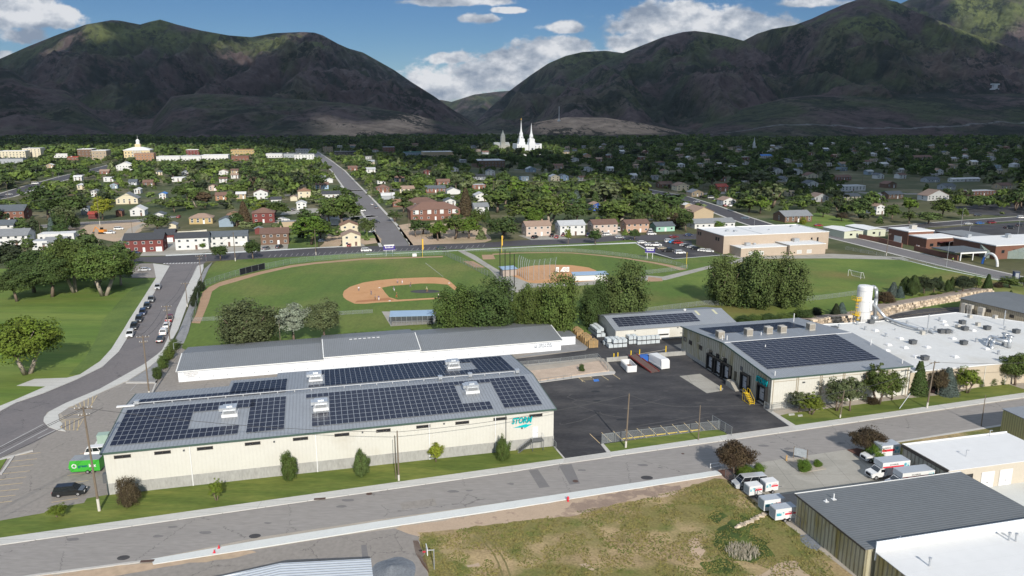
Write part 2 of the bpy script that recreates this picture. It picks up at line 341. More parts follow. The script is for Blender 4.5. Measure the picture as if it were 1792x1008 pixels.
sheet('planting_bed',[(1345,720),(1587,690),(1780,660),(2350,596),(2350,606),(1792,681),(1764,672),(1719,676),(1695,681),(1666,689),(1584,697),(1484,710),(1381,723),(1364,727)],M_GRAVL,0.14,drop=.25)
sheet('dry_verge',[(1540,777),(1749,745),(1792,739),(1792,760),(1749,760),(1579,806),(1560,800)],M_DRY,0.10,drop=.2)
for q in[[(1380,724),(1390,723),(1391,726),(1381,727)],[(1396,726),(1404,725),(1405,728),(1397,729)],[(893,785),(903,784),(904,787),(894,788)]]:
 sheet('stepping_slab',q,M_CONC,0.17,drop=.05)
# dark yard with its kerbs
sheet('yard',[(850,660),(931,669),(1013,657),(1078,652),(1061,630),(1166,612),(1173,600),(1347,700),(1345,720),(1364,725),(1384,745),(1274,760),(1256,752),(1056,777),(1061,792),(988,802),(940,760)],M_DARK,0.03)
sheet('driveway_apron',[(988,803),(1066,792),(1070,799),(985,811)],M_CURB,0.155,drop=.3)
sheet('driveway_apron',[(1274,761),(1384,745),(1394,752),(1270,771)],M_CURB,0.155,drop=.3)
sheet('kerb',[(1051,777),(1056,776),(1070,792),(1063,793)],M_CURB,0.16,drop=.3)
sheet('kerb',[(1340,716),(1347,716),(1394,745),(1384,747)],M_CURB,0.16,drop=.3)
sheet('kerb',[(968,781),(971,781),(990,803),(987,803)],M_CURB,0.16,drop=.3)
sheet('loading_pad',[(1189,658),(1225,654),(1266,680),(1263,684),(1237,688)],M_CONC3,0.036)
sheet('upper_lane',[(700,655),(896,640),(1048,625),(1062,629),(1166,611),(1175,604),(1300,585),(1180,570),(1060,585),(1040,566),(1018,572),(1034,603),(1025,613),(900,628),(760,640)],M_DARK,0.034)
sheet('gravel_apron',[(965,572),(1000,572),(1034,603),(1025,612),(900,626),(960,612)],M_GRAV,0.040)
def slab_slope():
 sheet('planted_slope',[(860,656),(915,650),(980,643),(1048,631),(1058,634),(1066,648),(1013,655),(931,667)],mat('pink_gravel',(0.46,.36,.28),.95,.2,.4,fine=5),0.35,drop=.5)
 sheet('kerb_walk',[(931,667),(1013,656),(1062,649),(1077,650),(1076,654),(1013,660),(931,671)],M_CURB,0.15,drop=.3)
slab_slope()
# parking west of the long building
sheet('west_parking',[(-160,900),(-160,760),(60,748),(100,752),(115,735),(104,720),(175,688),(225,667),(272,668),(275,660),(305,606),(985,560),(1010,612),(700,655),(262,700),(200,780),(187,866),(152,872),(147,880),(87,890),(77,898),(0,911),(-160,935)],M_ASPH2,0.016)
sheet('park_street',[(-160,1000),(-160,745),(0,719),(30,702),(77,686),(135,662),(180,640),(207,615),(220,594),(273,504),(297,465),(284,461),(361,457),(356,462),(345,466),(309,540),(296,586),(284,612),(275,620),(252,637),(175,680),(115,705),(82,722),(76,735),(82,745),(100,752),(60,775),(0,800),(-60,830)],M_ASPHP,0.022)
sheet('park_sidewalk',[(297,465),(285,463),(268,461),(273,486),(227,558),(217,575),(195,610),(175,632),(140,655),(117,661),(60,663),(29,675),(80,676),(25,700),(0,710),(-120,735),(-120,743),(0,719),(30,703),(77,687),(135,663),(180,641),(208,615),(221,594),(274,505)],M_CONC,0.15,drop=.3)
sheet('east_sidewalk',[(356,462),(345,465),(309,540),(296,586),(284,612),(275,620),(252,637),(175,680),(115,705),(86,720),(77,730),(76,737),(84,746),(100,752),(115,754),(104,747),(110,742),(104,735),(102,725),(120,713),(175,687),(225,665),(260,643),(287,622),(299,599),(312,576),(327,535),(345,496),(356,470)],M_CONC,0.15,drop=.3)
sheet('gravel_verge',[(225,666),(260,645),(290,618),(300,600),(290,640),(275,660),(272,669)],M_GRAV,0.10,drop=.15)
sheet('gravel_verge',[(331,535),(346,497),(358,470),(372,458),(365,470),(352,500),(340,540),(330,580),(322,600),(303,602),(314,577)],M_GRAV,0.10,drop=.15)
sheet('kerb',[(220,668),(272,668),(275,661),(277,662),(274,670),(220,670)],M_CURB,0.15,drop=.3)
sheet('kerb',[(272,668),(277,662),(265,695),(262,695)],M_CURB,0.15,drop=.3)
sheet('kerb',[(-40,808),(0,801),(28,795),(57,787),(58,789),(26,797),(3,830),(-1,829),(20,800),(0,805)],M_CURB,0.15,drop=.3)
sheet('corner_grass',[(-60,840),(-60,812),(0,805),(12,802),(0,822),(-20,850)],M_PARK,0.12,drop=.2)
for a,b in[((0,782),(76,742)),((-6,797),(84,750)),((66,767),(96,753))]:
 line_sheet('lane_line',[a,b],.28,M_FADED,0.028)
def park_lines(name,A0,A1,L0,n,m,z,w=.13):
 """row of n stall lines from A0 to A1, each running by the pixel offset L0"""
 for i in range(n):
  t=i/(n-1);x=A0[0]+(A1[0]-A0[0])*t;y=A0[1]+(A1[1]-A0[1])*t
  line_sheet(name,[(x,y),(x+L0[0],y+L0[1])],w,m,z)
park_lines('stall_line',(24,797),(-26,882),(47,-5),9,M_YELL,.03)
park_lines('stall_line',(118,832),(90,879),(46,-7),4,M_YELL,.03)
line_sheet('stall_line',[(140,794),(160,791)],.13,M_YELL,.03)
for i in range(6):line_sheet('hatched_line',[(121+i*8.5,709-i*4.5),(128+i*6.5,713-i*0.8)],.13,M_YELL,.03)
line_sheet('hatched_line',[(121,713),(158,711),(170,692)],.13,M_YELL,.03)
for i in range(5):line_sheet('hatched_line',[(106+i*8,737-i*.5),(108+i*7,752+i*.3)],.13,M_YELL,.03)
line_sheet('hatched_line',[(108,737),(146,733),(134,753),(110,752)],.13,M_YELL,.03)
for x,y in[(112,727),(102,735)]:line_sheet('stall_line',[(x,y),(x+38,y-3)],.13,M_YELL,.03)
for i in range(5):line_sheet('stall_line',[(198+i*9,678-i*3),(212+i*9,676-i*6)],.13,M_FADED,.03)
for q in[((225,690),(268,683)),((228,684),(240,671))]:line_sheet('stall_line',q,.13,M_FADED,.03)
for i in range(11):line_sheet('stall_line',[(1032+i*20.6,759-i*2.4),(1050+i*20.6,776-i*2.3)],.14,M_YELL,.034)
for i in range(4):line_sheet('stall_line',[(1009+i*(20.5),659-i*1.8),(1024+i*20.5,668.5-i*1.6)],.14,M_YELL,.034)
for i in range(6):line_sheet('hatched_line',[(1011+i*4.3,658+i*.0),(1020+i*4.6,668-i*.1)]if i in(0,5)else[(1011+i*2,658.5+i*1.6),(1031+i*1.6,657.2+i*1.8)],.14,M_YELL,.034)
sheet('disabled_bay_marking',[(1038,664),(1047,663),(1049,667),(1040,668)],M_BLUEP,.035)
for i in range(7):
 a=G(1098+i*19.7,766.8-i*2.35,.1);
 mb=MB();mb.box(-1,1,-.09,.09,0,.14);o=tag(mb.build('wheel_stop',M_YELB,None,(a.x,a.y,.03),GRID),'yellow concrete wheel stop, %s of the row along the chain-link fence'%['first from the left','second from the left','third from the left','middle one','third from the right','second from the right','rightmost'][i],'wheel stop','yellow wheel stops in the dark yard')
# ---- foreground lot
sheet('bare_strip',[(690,925),(896,890),(1150,848),(1262,832),(1290,830),(1300,860),(1200,858),(1130,880),(1000,905),(900,915),(740,938),(720,930)],M_SAND,0.03,ragged=(1.5,.5,.4))
sheet('damp_patch',[(1000,880),(1080,862),(1185,848),(1200,856),(1120,870),(1080,884),(1010,897),(990,892)],M_WETS,0.036,ragged=(1.0,.8,.5))
sheet('dry_lot',[(731,932),(800,926),(900,912),(1000,902),(1040,893),(1100,876),(1170,868),(1210,848),(1262,837),(1280,840),(1400,930),(1530,1030),(1560,1060),(760,1060)],M_DRY,0.045,ragged=(.9,.35,.6))
sheet('weed_patch',[(1250,930),(1275,912),(1300,905),(1330,915),(1310,935),(1340,945),(1350,970),(1320,985),(1270,975),(1250,955)],M_LUSH,0.052,ragged=(.8,.5,.5))
sheet('weed_patch',[(1228,990),(1260,975),(1300,990),(1270,1005),(1240,1003)],M_LUSH,0.052,ragged=(.8,.5,.5))
sheet('weed_patch',[(1245,893),(1262,893),(1270,905),(1258,914),(1248,906)],M_LUSH,0.052,ragged=(.8,.5,.5))
sheet('bare_patch',[(1205,945),(1222,940),(1236,965),(1225,985),(1212,975)],M_BARE,0.052,ragged=(.8,.4,.5))
sheet('bare_patch',[(1015,985),(1028,984),(1042,997),(1034,1001)],M_BARE,0.052,ragged=(.8,.3,.5))
sheet('bare_patch',[(1290,1012),(1400,985),(1440,1030),(1300,1040)],M_BARE,0.052,ragged=(.8,.8,.3))
sheet('concrete_remnant',[(816,988),(838,986),(840,991),(818,992)],M_SAND,0.054,ragged=(.6,.15,1))
for j in range(2):
 line_sheet('wheel_track',[(830+j*10,938),(848+j*11,950),(862+j*12,966),(872+j*13,985),(880+j*13,1008)],.25,mat('worn_grass',(.17,.145,.06),.97,.2,.6),.049)
sheet('side_yard',[(100,1012),(265,984),(448,962),(600,937),(690,925),(731,932),(757,1040),(60,1060)],M_ASPH2,0.028)
sheet('yard_patch',[(632,954),(641,953),(645,976),(634,977)],M_PATCH,0.034)
sheet('dirt_margin',[(40,1012),(262,985),(380,968),(440,962),(450,966),(420,975),(300,990),(200,1008),(60,1040)],M_BARE,0.04,ragged=(1,.3,.6))
# ---- rental yard, concrete
sheet('rental_yard',[(1262,832),(1290,819),(1344,807),(1481,787),(1530,795),(1560,800),(1600,830),(1680,850),(1400,920),(1391,916),(1340,880),(1300,850)],M_CONC3,0.035)
sheet('painted_yard_shade',[(1335,880),(1300,852),(1345,868),(1420,860),(1460,850),(1440,880),(1391,920)],M_ASPH2,0.041)  # darker sheet standing in for the metal building's shade on the yard
sheet('planting_island',[(1371,803),(1398,799),(1422,806),(1446,820),(1405,827),(1400,826)],M_GRAVL,0.12,drop=.2)
sheet('bark_bed',[(1482,787),(1500,784),(1560,800),(1570,812),(1545,820),(1515,805)],mat('bark_mulch',(.12,.06,.045),.95,.3,1),0.10,drop=.2)
sheet('bark_bed',[(1256,823),(1290,818),(1320,824),(1300,845),(1285,848),(1268,836)],mat('bark_mulch',(.12,.06,.045)),0.10,drop=.2)
sheet('boundary_strip',[(1262,832),(1268,831),(1400,922),(1530,1010),(1580,1060),(1560,1060),(1391,928)],M_GRAVL,0.06,drop=.1)
sheet('east_yard',[(1660,870),(1740,845),(1800,835),(1900,900),(1800,960)],M_CONC2,0.03)
# ---- park, ball fields
sheet('park_lawn',[(-200,730),(-200,470),(60,470),(230,487),(268,487),(273,486),(227,558),(217,575),(195,610),(175,632),(140,655),(117,661),(60,663),(29,675),(80,676),(25,700),(0,711),(-120,735)],M_PARK,0.12,drop=.2)
sheet('park_slope',[(273,488),(228,558),(218,575),(196,610),(176,632),(141,655),(120,656),(150,625),(170,590),(180,560),(215,520),(250,490),(262,487)],M_PARKD,0.128)
sheet('corner_parking',[(228,486),(236,461),(268,461),(285,466),(272,474),(273,486)],M_ASPH2,.135)
sheet('ball_field_lawn',[(318,608),(331,580),(341,540),(353,500),(366,470),(378,457),(440,453),(640,443.5),(760,438.5),(905,431),(1040,424.5),(1100,420),(1130,424),(1140,446),(1180,455),(1215,446),(1265,450),(1300,446),(1456,449),(1570,452),(1600,458),(1660,470),(1792,498),(1860,512),(1860,530),(1590,540),(1456,570),(1290,575),(985,585),(560,610),(330,615)],M_FIELD,0.12,drop=.2)
sheet('soccer_lawn',[(1130,500),(1240,468),(1300,452),(1456,453),(1560,454),(1640,470),(1760,495),(1720,512),(1560,530),(1440,555),(1290,560),(1135,556)],M_SOCC,0.128)
line_sheet('kerb_path',[(1560,452),(1592,457),(1640,469),(1700,481),(1748,490)],1.0,M_CONC2,.14)
sheet('warning_track',[(335,565),(342,551),(348,532),(354,512),(366,502),(384,494),(412,486),(456,475),(509,464),(551,459),(635,452),(700,450.3),(775,448),(775,450),(700,452.3),(635,454.5),(551,462),(509,468),(456,480),(412,493),(384,501),(371,510),(365,530),(350,566)],M_TRACK,.128)
sheet('infield_clay',[(600,515),(602,509),(612,502),(635,494.5),(660,490.5),(691,487.5),(725,486),(758,485),(776,486),(786,491),(794,498),(800,504),(796,508),(786,500),(783,498),(760,496),(735,496),(707,498.5),(685,500),(668,503.5),(674,512),(681,520),(696,524.5),(760,521),(800,519),(800,521),(760,523.5),(696,527.5),(660,529.5),(640,531.5),(621,531.5),(607,525),(601,520)],M_CLAY,.132)
sheet('batter_mark',[(621,529.5),(660,527),(690,525),(680,521),(660,523),(625,526)],mat('worn_clay',(.36,.17,.08),.97,.1,.3),.136)
sheet('foul_line',[(744,460),(775,484),(775.8,484),(745,460)],M_FADED,.130)
p=G(744,510,.14);sheet('pitching_mound',[(p.x+5.2*math.cos(t),p.y+2.6*math.sin(t))for t in[i*math.pi/10 for i in range(20)]],M_DARK,.15,world=True)
sheet('softball_clay',[(895,492),(900,474),(912,468),(935,464.5),(962,463),(1001,464),(1030,468),(1043,473),(1050,482),(1050,492),(1000,495),(950,497)],M_CLAY,.132)
sheet('warning_track',[(862,444),(905,442),(960,441.3),(1001,442),(1050,446),(1095,451),(1141,458),(1175,464),(1202,471),(1190,473),(1165,465.5),(1141,460.5),(1095,453),(1050,447.6),(1001,443.3),(960,442.6),(905,443.3),(862,446)],M_TRACK,.134)
sheet('park_path',[(800,438.5),(810,437.6),(830,446),(853,461),(875,474),(929,496),(1007,494),(1132,482),(1160,484),(1238,465.5),(1300,452),(1300,458),(1238,471),(1165,490),(1007,500),(935,503),(905,512),(880,505),(868,483),(856,471),(830,455)],M_CONC3,.138)
sheet('bullpen_clay',[(810,457),(828,457),(849,468),(831,468)],M_TRACK,.142)
sheet('bullpen_clay',[(843,446),(863,445.5),(867,453.5),(845,454)],M_TRACK,.142)
sheet('bullpen_clay',[(1135,484),(1158,487),(1160,492),(1132,493)],M_TRACK,.142)
sheet('dugout_pad',[(668,545),(684,571),(762,566),(800,560),(800,545)],M_CONC3,.136)
sheet('footpath',[(1108,424),(1135,424),(1135,425),(905,433.5),(760,441),(640,446),(640,445),(760,440),(905,432.5)],M_CONC2,.136)
sheet('school_parking',[(1112,425),(1135,423),(1210,421),(1212,431),(1265,446),(1180,452.5),(1150,446),(1125,436)],M_DARK,.145)
line_sheet('kerb_path',[(1112,425),(1140,441),(1180,453),(1266,446)],.8,M_CONC2,.15)
sheet('school_apron',[(1266,447),(1456,444),(1580,450),(1592,455),(1456,452),(1300,453)],M_CONC3,.14)
# ---- town streets
def street(pts,w,m=M_TOWNST,z=.03,walks=True,name='street'):
 P=[G(x,y,0)for x,y in pts]
 sheet(name,[(p.x,p.y)for p in strip_pts(P,w)],m,z,world=True)
 if walks:
  for s in(-1,1):
   off=[]
   for i,p in enumerate(P):
    a=P[max(0,i-1)];b=P[min(len(P)-1,i+1)];d=(b-a).normalized();off.append(p+Vector((-d.y,d.x,0))*s*(w/2+1.1))
   sheet('kerb_walk',[(p.x,p.y)for p in strip_pts(off,1.6)],M_CURB,.05,world=True)
STREETS=[]
def st(pts,w,m=M_TOWNST,z=.03,walks=True):
 street(pts,w,m,z,walks);STREETS.append(([G(*p)for p in pts],w))
sheet('street',[(-60,478),(46,466),(150,458),(245,450),(400,443),(455,440),(560,434),(627,431),(718,429.5),(852,424.5),(907,420.5),(1021,417),(1073,412.5),(1210,409.5),(1240,408),(1240,418),(1205,418.5),(1130,422.5),(1050,424),(905,432),(876,434),(760,440),(700,442),(640,444.5),(455,452),(361,457.5),(284,461.5),(245,457),(150,468),(46,480),(-60,492)],M_DARKST,.026)
STREETS.append(([G(-60,484),G(245,454),G(640,438),G(905,426),G(1210,414)],16))
sheet('kerb_walk',[(290,448),(400,443),(455,440),(560,434),(627,431),(627,429.5),(560,432.5),(455,438),(400,441),(290,446)],M_CONC2,.12)
for i in range(40):line_sheet('stall_line',[(470+i*9.6,450.2-i*.46),(474+i*9.6,445.6-i*.45)][::-1],.16,M_FADED,.03)
for i in range(12):line_sheet('crosswalk_bar',[(286+i*5.3,461.2-i*.12),(289+i*5.3,461.1-i*.12)],1.6,M_WHITE,.034)
st([(694,431),(672,395),(656,375),(640,355),(613,324),(592,299),(570,281),(552,268),(540,261)],12.5)
st([(1118,331),(1187,344),(1240,361),(1290,380),(1345,398),(1440,411)],13,M_DARKST)
st([(1440,408),(1520,427),(1600,447),(1700,471),(1792,492),(1900,520)],11)
st([(1440,410),(1530,402),(1600,396),(1700,388),(1792,382),(1900,375)],11,M_DARKST)
st([(-40,352),(0,345),(60,326),(120,309),(170,297),(215,285),(255,277)],16,M_DARKST)
st([(-40,409),(60,397),(150,391),(250,386),(300,378)],10,M_TOWNST)
st([(480,388),(560,386),(620,381),(655,378)],7,M_DARKST)
st([(540,333),(600,334),(700,332)],8,M_DARKST);st([(430,345),(520,341),(600,334)],6,M_DARKST)
st([(900,297),(963,297),(1030,294)],8,M_DARKST);st([(1000,395),(1040,391),(1150,383),(1210,380)],4,M_GRAVL,walks=False)
st([(1430,330),(1520,338),(1640,340)],7,M_TOWNST);st([(700,348),(790,345),(880,342)],7)
st([(1230,340),(1330,333),(1460,324)],7)
sheet('stadium_parking',[(1665,362),(1720,358),(1900,353),(1900,376),(1760,378),(1690,374)],M_DARK,.04)
sheet('stadium_parking',[(1600,405),(1680,396),(1792,388),(1900,380),(1900,430),(1792,425),(1680,413)],M_DARK,.04)
line_sheet('kerb_path',[(1600,400),(1680,393),(1792,385)],2.0,M_CURB,.05)
sheet('vacant_lot',[(696,395),(716,391),(810,388),(850,400),(860,420),(852,424),(718,429),(706,412)],M_BARE,.05,ragged=(3,.8,.1))
sheet('vacant_lot',[(120,395),(200,390),(260,388),(240,410),(220,425),(180,420),(125,408)],M_BARE,.05,ragged=(3,1.0,.1))
sheet('dirt_yard',[(575,408),(600,396),(600,425),(590,433),(560,434)],M_BARE,.05,ragged=(3,.6,.1))
sheet('dirt_yard',[(628,408),(655,400),(668,425),(628,429)],M_BARE,.05,ragged=(3,.6,.1))
for q in[[(282,425),(300,420),(318,426),(365,433),(370,441),(300,447),(245,448),(250,440)],[(457,426),(505,424),(503,437),(455,440)],[(600,424),(630,424),(640,431),(600,433)],[(395,432),(425,431),(432,440),(400,442)],[(907,412),(985,409),(1000,418),(930,420)],[(1025,409),(1080,405),(1090,411),(1040,415)],[(500,366),(555,364),(560,372),(490,376)]]:
 sheet('driveway',q,M_CONC3,.055)
sheet('green_yard',[(505,405),(556,402),(556,433),(505,435)],M_PARKD,.052);sheet('green_yard',[(630,405),(648,403),(658,416),(632,418)],M_PARK,.06)
sheet('church_lawn',[(1345,385),(1400,395),(1440,400),(1500,395),(1490,385),(1430,372),(1400,380)],M_PARK,.052)
sheet('dirt_road',[(205,425),(225,400),(250,390),(256,392),(240,402),(222,425)],M_GRAVL,.057)
# ================================================================== mountains: solid terrain, each range at its own distance
def build_mountains():
 nu,ny=900,300
 u=np.linspace(-1.05,1.05,nu);Y=1850*np.power(9500/1850,np.linspace(0,1,ny))
 Ug,Yg=np.meshgrid(u,Y);X=Ug*Yg
 Z=np.full_like(X,-3.0);Lid=np.zeros_like(X,int);GL=np.zeros_like(X)
 def prof(pts):
  pu,pv=zip(*[UV(a,b)for a,b in pts]);return np.interp(u,pu,pv,left=pv[0],right=pv[-1])
 layers=[ # profile, foot, ridge, power, gully amplitude, gully frequency
 ([(-700,150),(-300,120),(-100,112),(0,102),(50,80),(100,60),(150,42),(195,34),(210,35),(245,42),(262,37),(280,33),(310,42),(350,52),(400,61),(440,64),(480,57),(530,55),(550,56),(565,61),(590,75),(610,84),(635,91),(660,105),(690,122),(720,143),(760,168),(790,190),(820,208),(850,226),(880,260),(1000,420)],2250,4700,1.15,150,1/420.),
 ([(-700,95),(-100,108),(0,117),(20,122),(45,140),(70,150),(115,158),(130,168),(160,190),(190,215),(215,236),(260,300)],1900,2700,1.0,26,1/200.),
 ([(240,300),(270,205),(300,168),(350,163),(420,166),(500,172),(600,180),(700,195),(780,215),(820,232),(860,290)],1950,2650,.9,30,1/170.),
 ([(600,260),(700,190),(740,186),(770,174),(790,178),(830,165),(870,160),(900,158),(935,165),(980,200),(1050,300)],5200,8200,1.0,120,1/700.),
 ([(760,330),(800,245),(830,214),(850,195),(896,155),(930,130),(960,110),(990,97),(1020,90),(1060,88),(1090,92),(1150,120),(1250,200),(1350,300)],3000,5600,1.0,130,1/450.),
 ([(850,330),(900,240),(940,190),(990,150),(1050,110),(1085,94),(1120,80),(1160,64),(1195,55),(1215,53),(1240,56),(1270,62),(1300,70),(1340,92),(1380,130),(1420,170),(1480,230),(1560,320)],2300,4300,1.1,120,1/380.),
 ([(1050,300),(1150,180),(1220,120),(1300,71),(1325,58),(1350,50),(1390,43),(1420,32),(1450,18),(1480,5),(1505,-3),(1540,-4),(1570,2),(1600,18),(1650,38),(1700,58),(1750,75),(1792,92),(1900,140),(2100,200),(2500,260)],2350,4600,1.1,140,1/400.),
 ([(1300,200),(1450,60),(1540,20),(1585,2),(1620,-16),(1700,-42),(1792,-62),(1950,-90),(2200,-60),(2700,-20)],4800,6800,1.0,180,1/600.),
 ([(860,330),(930,215),(990,205),(1060,206),(1120,215),(1180,228),(1215,240),(1260,260)],1900,2300,.8,14,1/120.),
 ([(1150,300),(1230,215),(1300,190),(1370,172),(1420,167),(1500,166),(1650,165),(1792,164),(1950,160),(2500,150)],1900,2850,.75,20,1/260.),
 ]
 wx=X+160*(fbm(X/700,Yg/700,4)-.5)*2;wy=Yg+160*(fbm(X/700+40,Yg/700,4)-.5)*2
 for li,(pts,F,Rg,pw,amp,fr)in enumerate(layers):
  v=prof(pts)[None,:];zr=CAM_H+v*Rg
  Fv=F*(1+.05*np.sin(Ug*9+li));t=(Yg-Fv)/(Rg-Fv)
  tc=np.clip(t,0,1);s=np.power(tc,pw);s=s*.75+.25*(tc*tc*(3-2*tc))
  back=np.clip(1-(Yg-Rg)/(Rg*.55),0,1)
  zz=np.where(Yg<=Rg,zr*s,zr*back)
  w=np.clip(tc*3,0,1)*np.clip((1-t)*4,0,1)*np.clip(zr/250,0.0,1)
  # spurs: ridged noise stretched down the slope
  gl=ridged(wx*fr*1.25+li*9,wy*fr*.42,5,.5)-.62;g2=fbm(wx*fr*5,wy*fr*4,5,.6)-.5
  zz=zz+(amp*2.3*gl+amp*.55*g2)*w
  # never let the slope break the skyline of its own ridge
  lim=CAM_H+(v*.996)*Yg;zz=np.where((Yg<Rg)&(w>0),np.minimum(zz,np.maximum(lim-1,zz*.0-3)),zz)
  zz=np.where((zr<5)|(t<0),-3,zz)
  m=zz>Z;Z[m]=zz[m];Lid[m]=li;GL[m]=(gl+.3*g2)[m]
  # colours are mostly what grows and lies there
 n1=fbm(X/260,Yg/260,5,.6);n2=fbm(X/45,Yg/60,4,.6);gl=ridged(wx/420,wy/950,4,.5)
 brown=np.array([.072,.054,.052]);green=np.array([.046,.056,.028]);scrub=np.array([.016,.021,.016]);tan=np.array([.34,.25,.18]);rock=np.array([.115,.095,.088]);red=np.array([.068,.044,.040])
 g=np.clip((n1-.47)*7+np.where(Z>330,.55,0)+np.where(Lid==9,.5,0)+np.where(np.isin(Lid,[3,4]),.35,0),0,1)[...,None]
 C=brown*(1-g)+green*g
 gu=(np.clip((-.03-GL)*9,0,1)*np.clip((n1-.30)*5,0,1)*np.where(np.isin(Lid,[1,2,8,9]),.35,1))[...,None]*.8;C=C*(1-gu)+(scrub*1.25)*gu
 ri=(np.clip((GL-.06)*7,0,1)*.5)[...,None];C=C*(1-ri)+(brown*1.45)*ri
 rr=(np.clip((n2-.55)*9,0,1)*np.isin(Lid,[0,1,2,6])*.5)[...,None];C=C*(1-rr)+red*rr
 dk=(np.clip((.50-gl)*9,0,1)*np.clip((n2-.40)*7,0,1)+np.clip((fbm(X/120+9,Yg/160,5,.65)-.60)*16,0,1))[...,None];dk=np.clip(dk,0,1)*.9;C=C*(1-dk)+scrub*dk
 hi=(np.clip((Z-300)/200,0,1)*np.clip((n1-.35)*4,0,1))[...,None];C=C*(1-hi)+np.array([.085,.098,.036])*hi  # paler green painted high up to strengthen the sunlit patches
 sp=(vnoise(X/9,Yg/14)>.80)[...,None]*(n1[...,None]>.40)*.65;C=C*(1-sp)+scrub*sp
 PX=896+FPX*(Ug*1)/(math.cos(PITCH)+0*Ug) # column in the photograph, for choosing where the quarries are
 def tri(x,a,b,c,d):return np.clip((x-a)/(b-a),0,1)*np.clip((d-x)/(d-c),0,1)
 q1=tri(PX,535,590,735,765)*tri(Z+14*np.sin(PX/31),0,8,46,66)*(Lid==2);q2=tri(PX,915,960,1150,1215)*(Lid==8)*tri(Z,12,20,400,500)*1.0
 q=np.clip(np.maximum(q1,q2)*(.55+fbm(X/60,Yg/120,4)*.9),0,1)[...,None];C=C*(1-q)+(tan*(.75+.5*n2[...,None]))*q
 rk=(tri(PX,1560,1640,1900,2200)*tri(Z,175,230,330,420)*(Lid==6)*np.clip((n2-.35)*3,0,1))[...,None];C=C*(1-rk)+np.array([.13,.095,.08])*rk
 rk=(tri(PX,560,620,690,740)*tri(Z,160,260,500,600)*(Lid==0)*np.clip((n2-.5)*6,0,1))[...,None];C=C*(1-rk)+rock*rk
 rd=((np.abs((Yg-2050)-(PX-1200)*.25)<7)&(PX>1180))[...,None];C=np.where(rd,np.array([.15,.15,.15]),C)
 vs=np.stack([X,Yg,Z],-1).reshape(-1,3);i=np.arange(ny-1)[:,None]*nu+np.arange(nu-1)[None,:]
 f=np.stack([i,i+1,i+nu+1,i+nu],-1).reshape(-1,4)
 keep=(vs[f][:,:,2].max(1)>-2.9);f=f[keep]
 me=bpy.data.meshes.new('mountains');me.vertices.add(len(vs));me.vertices.foreach_set('co',vs.ravel())
 me.loops.add(f.size);me.loops.foreach_set('vertex_index',f.ravel());me.polygons.add(len(f));me.polygons.foreach_set('loop_start',np.arange(0,f.size,4));me.polygons.foreach_set('loop_total',np.full(len(f),4))
 me.polygons.foreach_set('use_smooth',np.ones(len(f),bool))
 at=me.color_attributes.new('cover','FLOAT_COLOR','POINT');at.data.foreach_set('color',np.concatenate([C.reshape(-1,3),np.ones((len(vs),1))],1).ravel())
 me.update();me.validate()
 m=bpy.data.materials.new('mountain_cover');m.use_nodes=True;nt=m.node_tree;b=nt.nodes['Principled BSDF'];b.inputs['Roughness'].default_value=.97;b.inputs['Specular IOR Level'].default_value=.1
 a=nt.nodes.new('ShaderNodeAttribute');a.attribute_name='cover';nz=nt.nodes.new('ShaderNodeTexNoise');tc=nt.nodes.new('ShaderNodeTexCoord');nt.links.new(tc.outputs['Object'],nz.inputs[0]);nz.inputs['Scale'].default_value=.022;nz.inputs['Detail'].default_value=8;nz.inputs['Roughness'].default_value=.7
 mr=nt.nodes.new('ShaderNodeMapRange');nt.links.new(nz.outputs[0],mr.inputs[0]);mr.inputs[1].default_value=.35;mr.inputs[2].default_value=.65;mr.inputs[3].default_value=.6;mr.inputs[4].default_value=1.4
 vm=nt.nodes.new('ShaderNodeVectorMath');vm.operation='SCALE';nt.links.new(a.outputs[0],vm.inputs[0]);nt.links.new(mr.outputs[0],vm.inputs['Scale']);n2=nt.nodes.new('ShaderNodeTexNoise');mp=nt.nodes.new('ShaderNodeMapping');mp.inputs['Scale'].default_value=(1,.45,.8);nt.links.new(tc.outputs['Object'],mp.inputs[0]);nt.links.new(mp.outputs[0],n2.inputs[0]);n2.inputs['Scale'].default_value=.05;n2.inputs['Detail'].default_value=7;n2.inputs['Roughness'].default_value=.75
 n3=nt.nodes.new('ShaderNodeTexNoise');nt.links.new(tc.outputs['Object'],n3.inputs[0]);n3.inputs['Scale'].default_value=.004;n3.inputs['Detail'].default_value=4
 mq=nt.nodes.new('ShaderNodeMapRange');nt.links.new(nmath(nt,'ADD',n2.outputs[0],nmath(nt,'MULTIPLY',nmath(nt,'SUBTRACT',n3.outputs[0],.5),.9)),mq.inputs[0]);mq.inputs[1].default_value=.56;mq.inputs[2].default_value=.60
 mx=nt.nodes.new('ShaderNodeMix');mx.data_type='RGBA';nt.links.new(nmath(nt,'MULTIPLY',mq.outputs[0],.85),mx.inputs[0]);nt.links.new(vm.outputs[0],mx.inputs[6]);mx.inputs[7].default_value=(.012,.017,.012,1);nt.links.new(mx.outputs[2],b.inputs['Base Color'])
 bm=nt.nodes.new('ShaderNodeBump');bm.inputs['Distance'].default_value=22;bm.inputs['Strength'].default_value=.9;nt.links.new(nz.outputs[0],bm.inputs['Height']);nt.links.new(bm.outputs[0],b.inputs['Normal'])
 me.materials.append(m);o=bpy.data.objects.new('mountains',me);COL.objects.link(o);struct(o)
 global MZ;MZ=(u,Y,Z)
build_mountains()
def mtn_z(x,y):
 u,Y,Z=MZ;i=int(np.clip(np.searchsorted(u,x/y),1,len(u)-1));j=int(np.clip(np.searchsorted(Y,y),1,len(Y)-1));return float(Z[j,i])
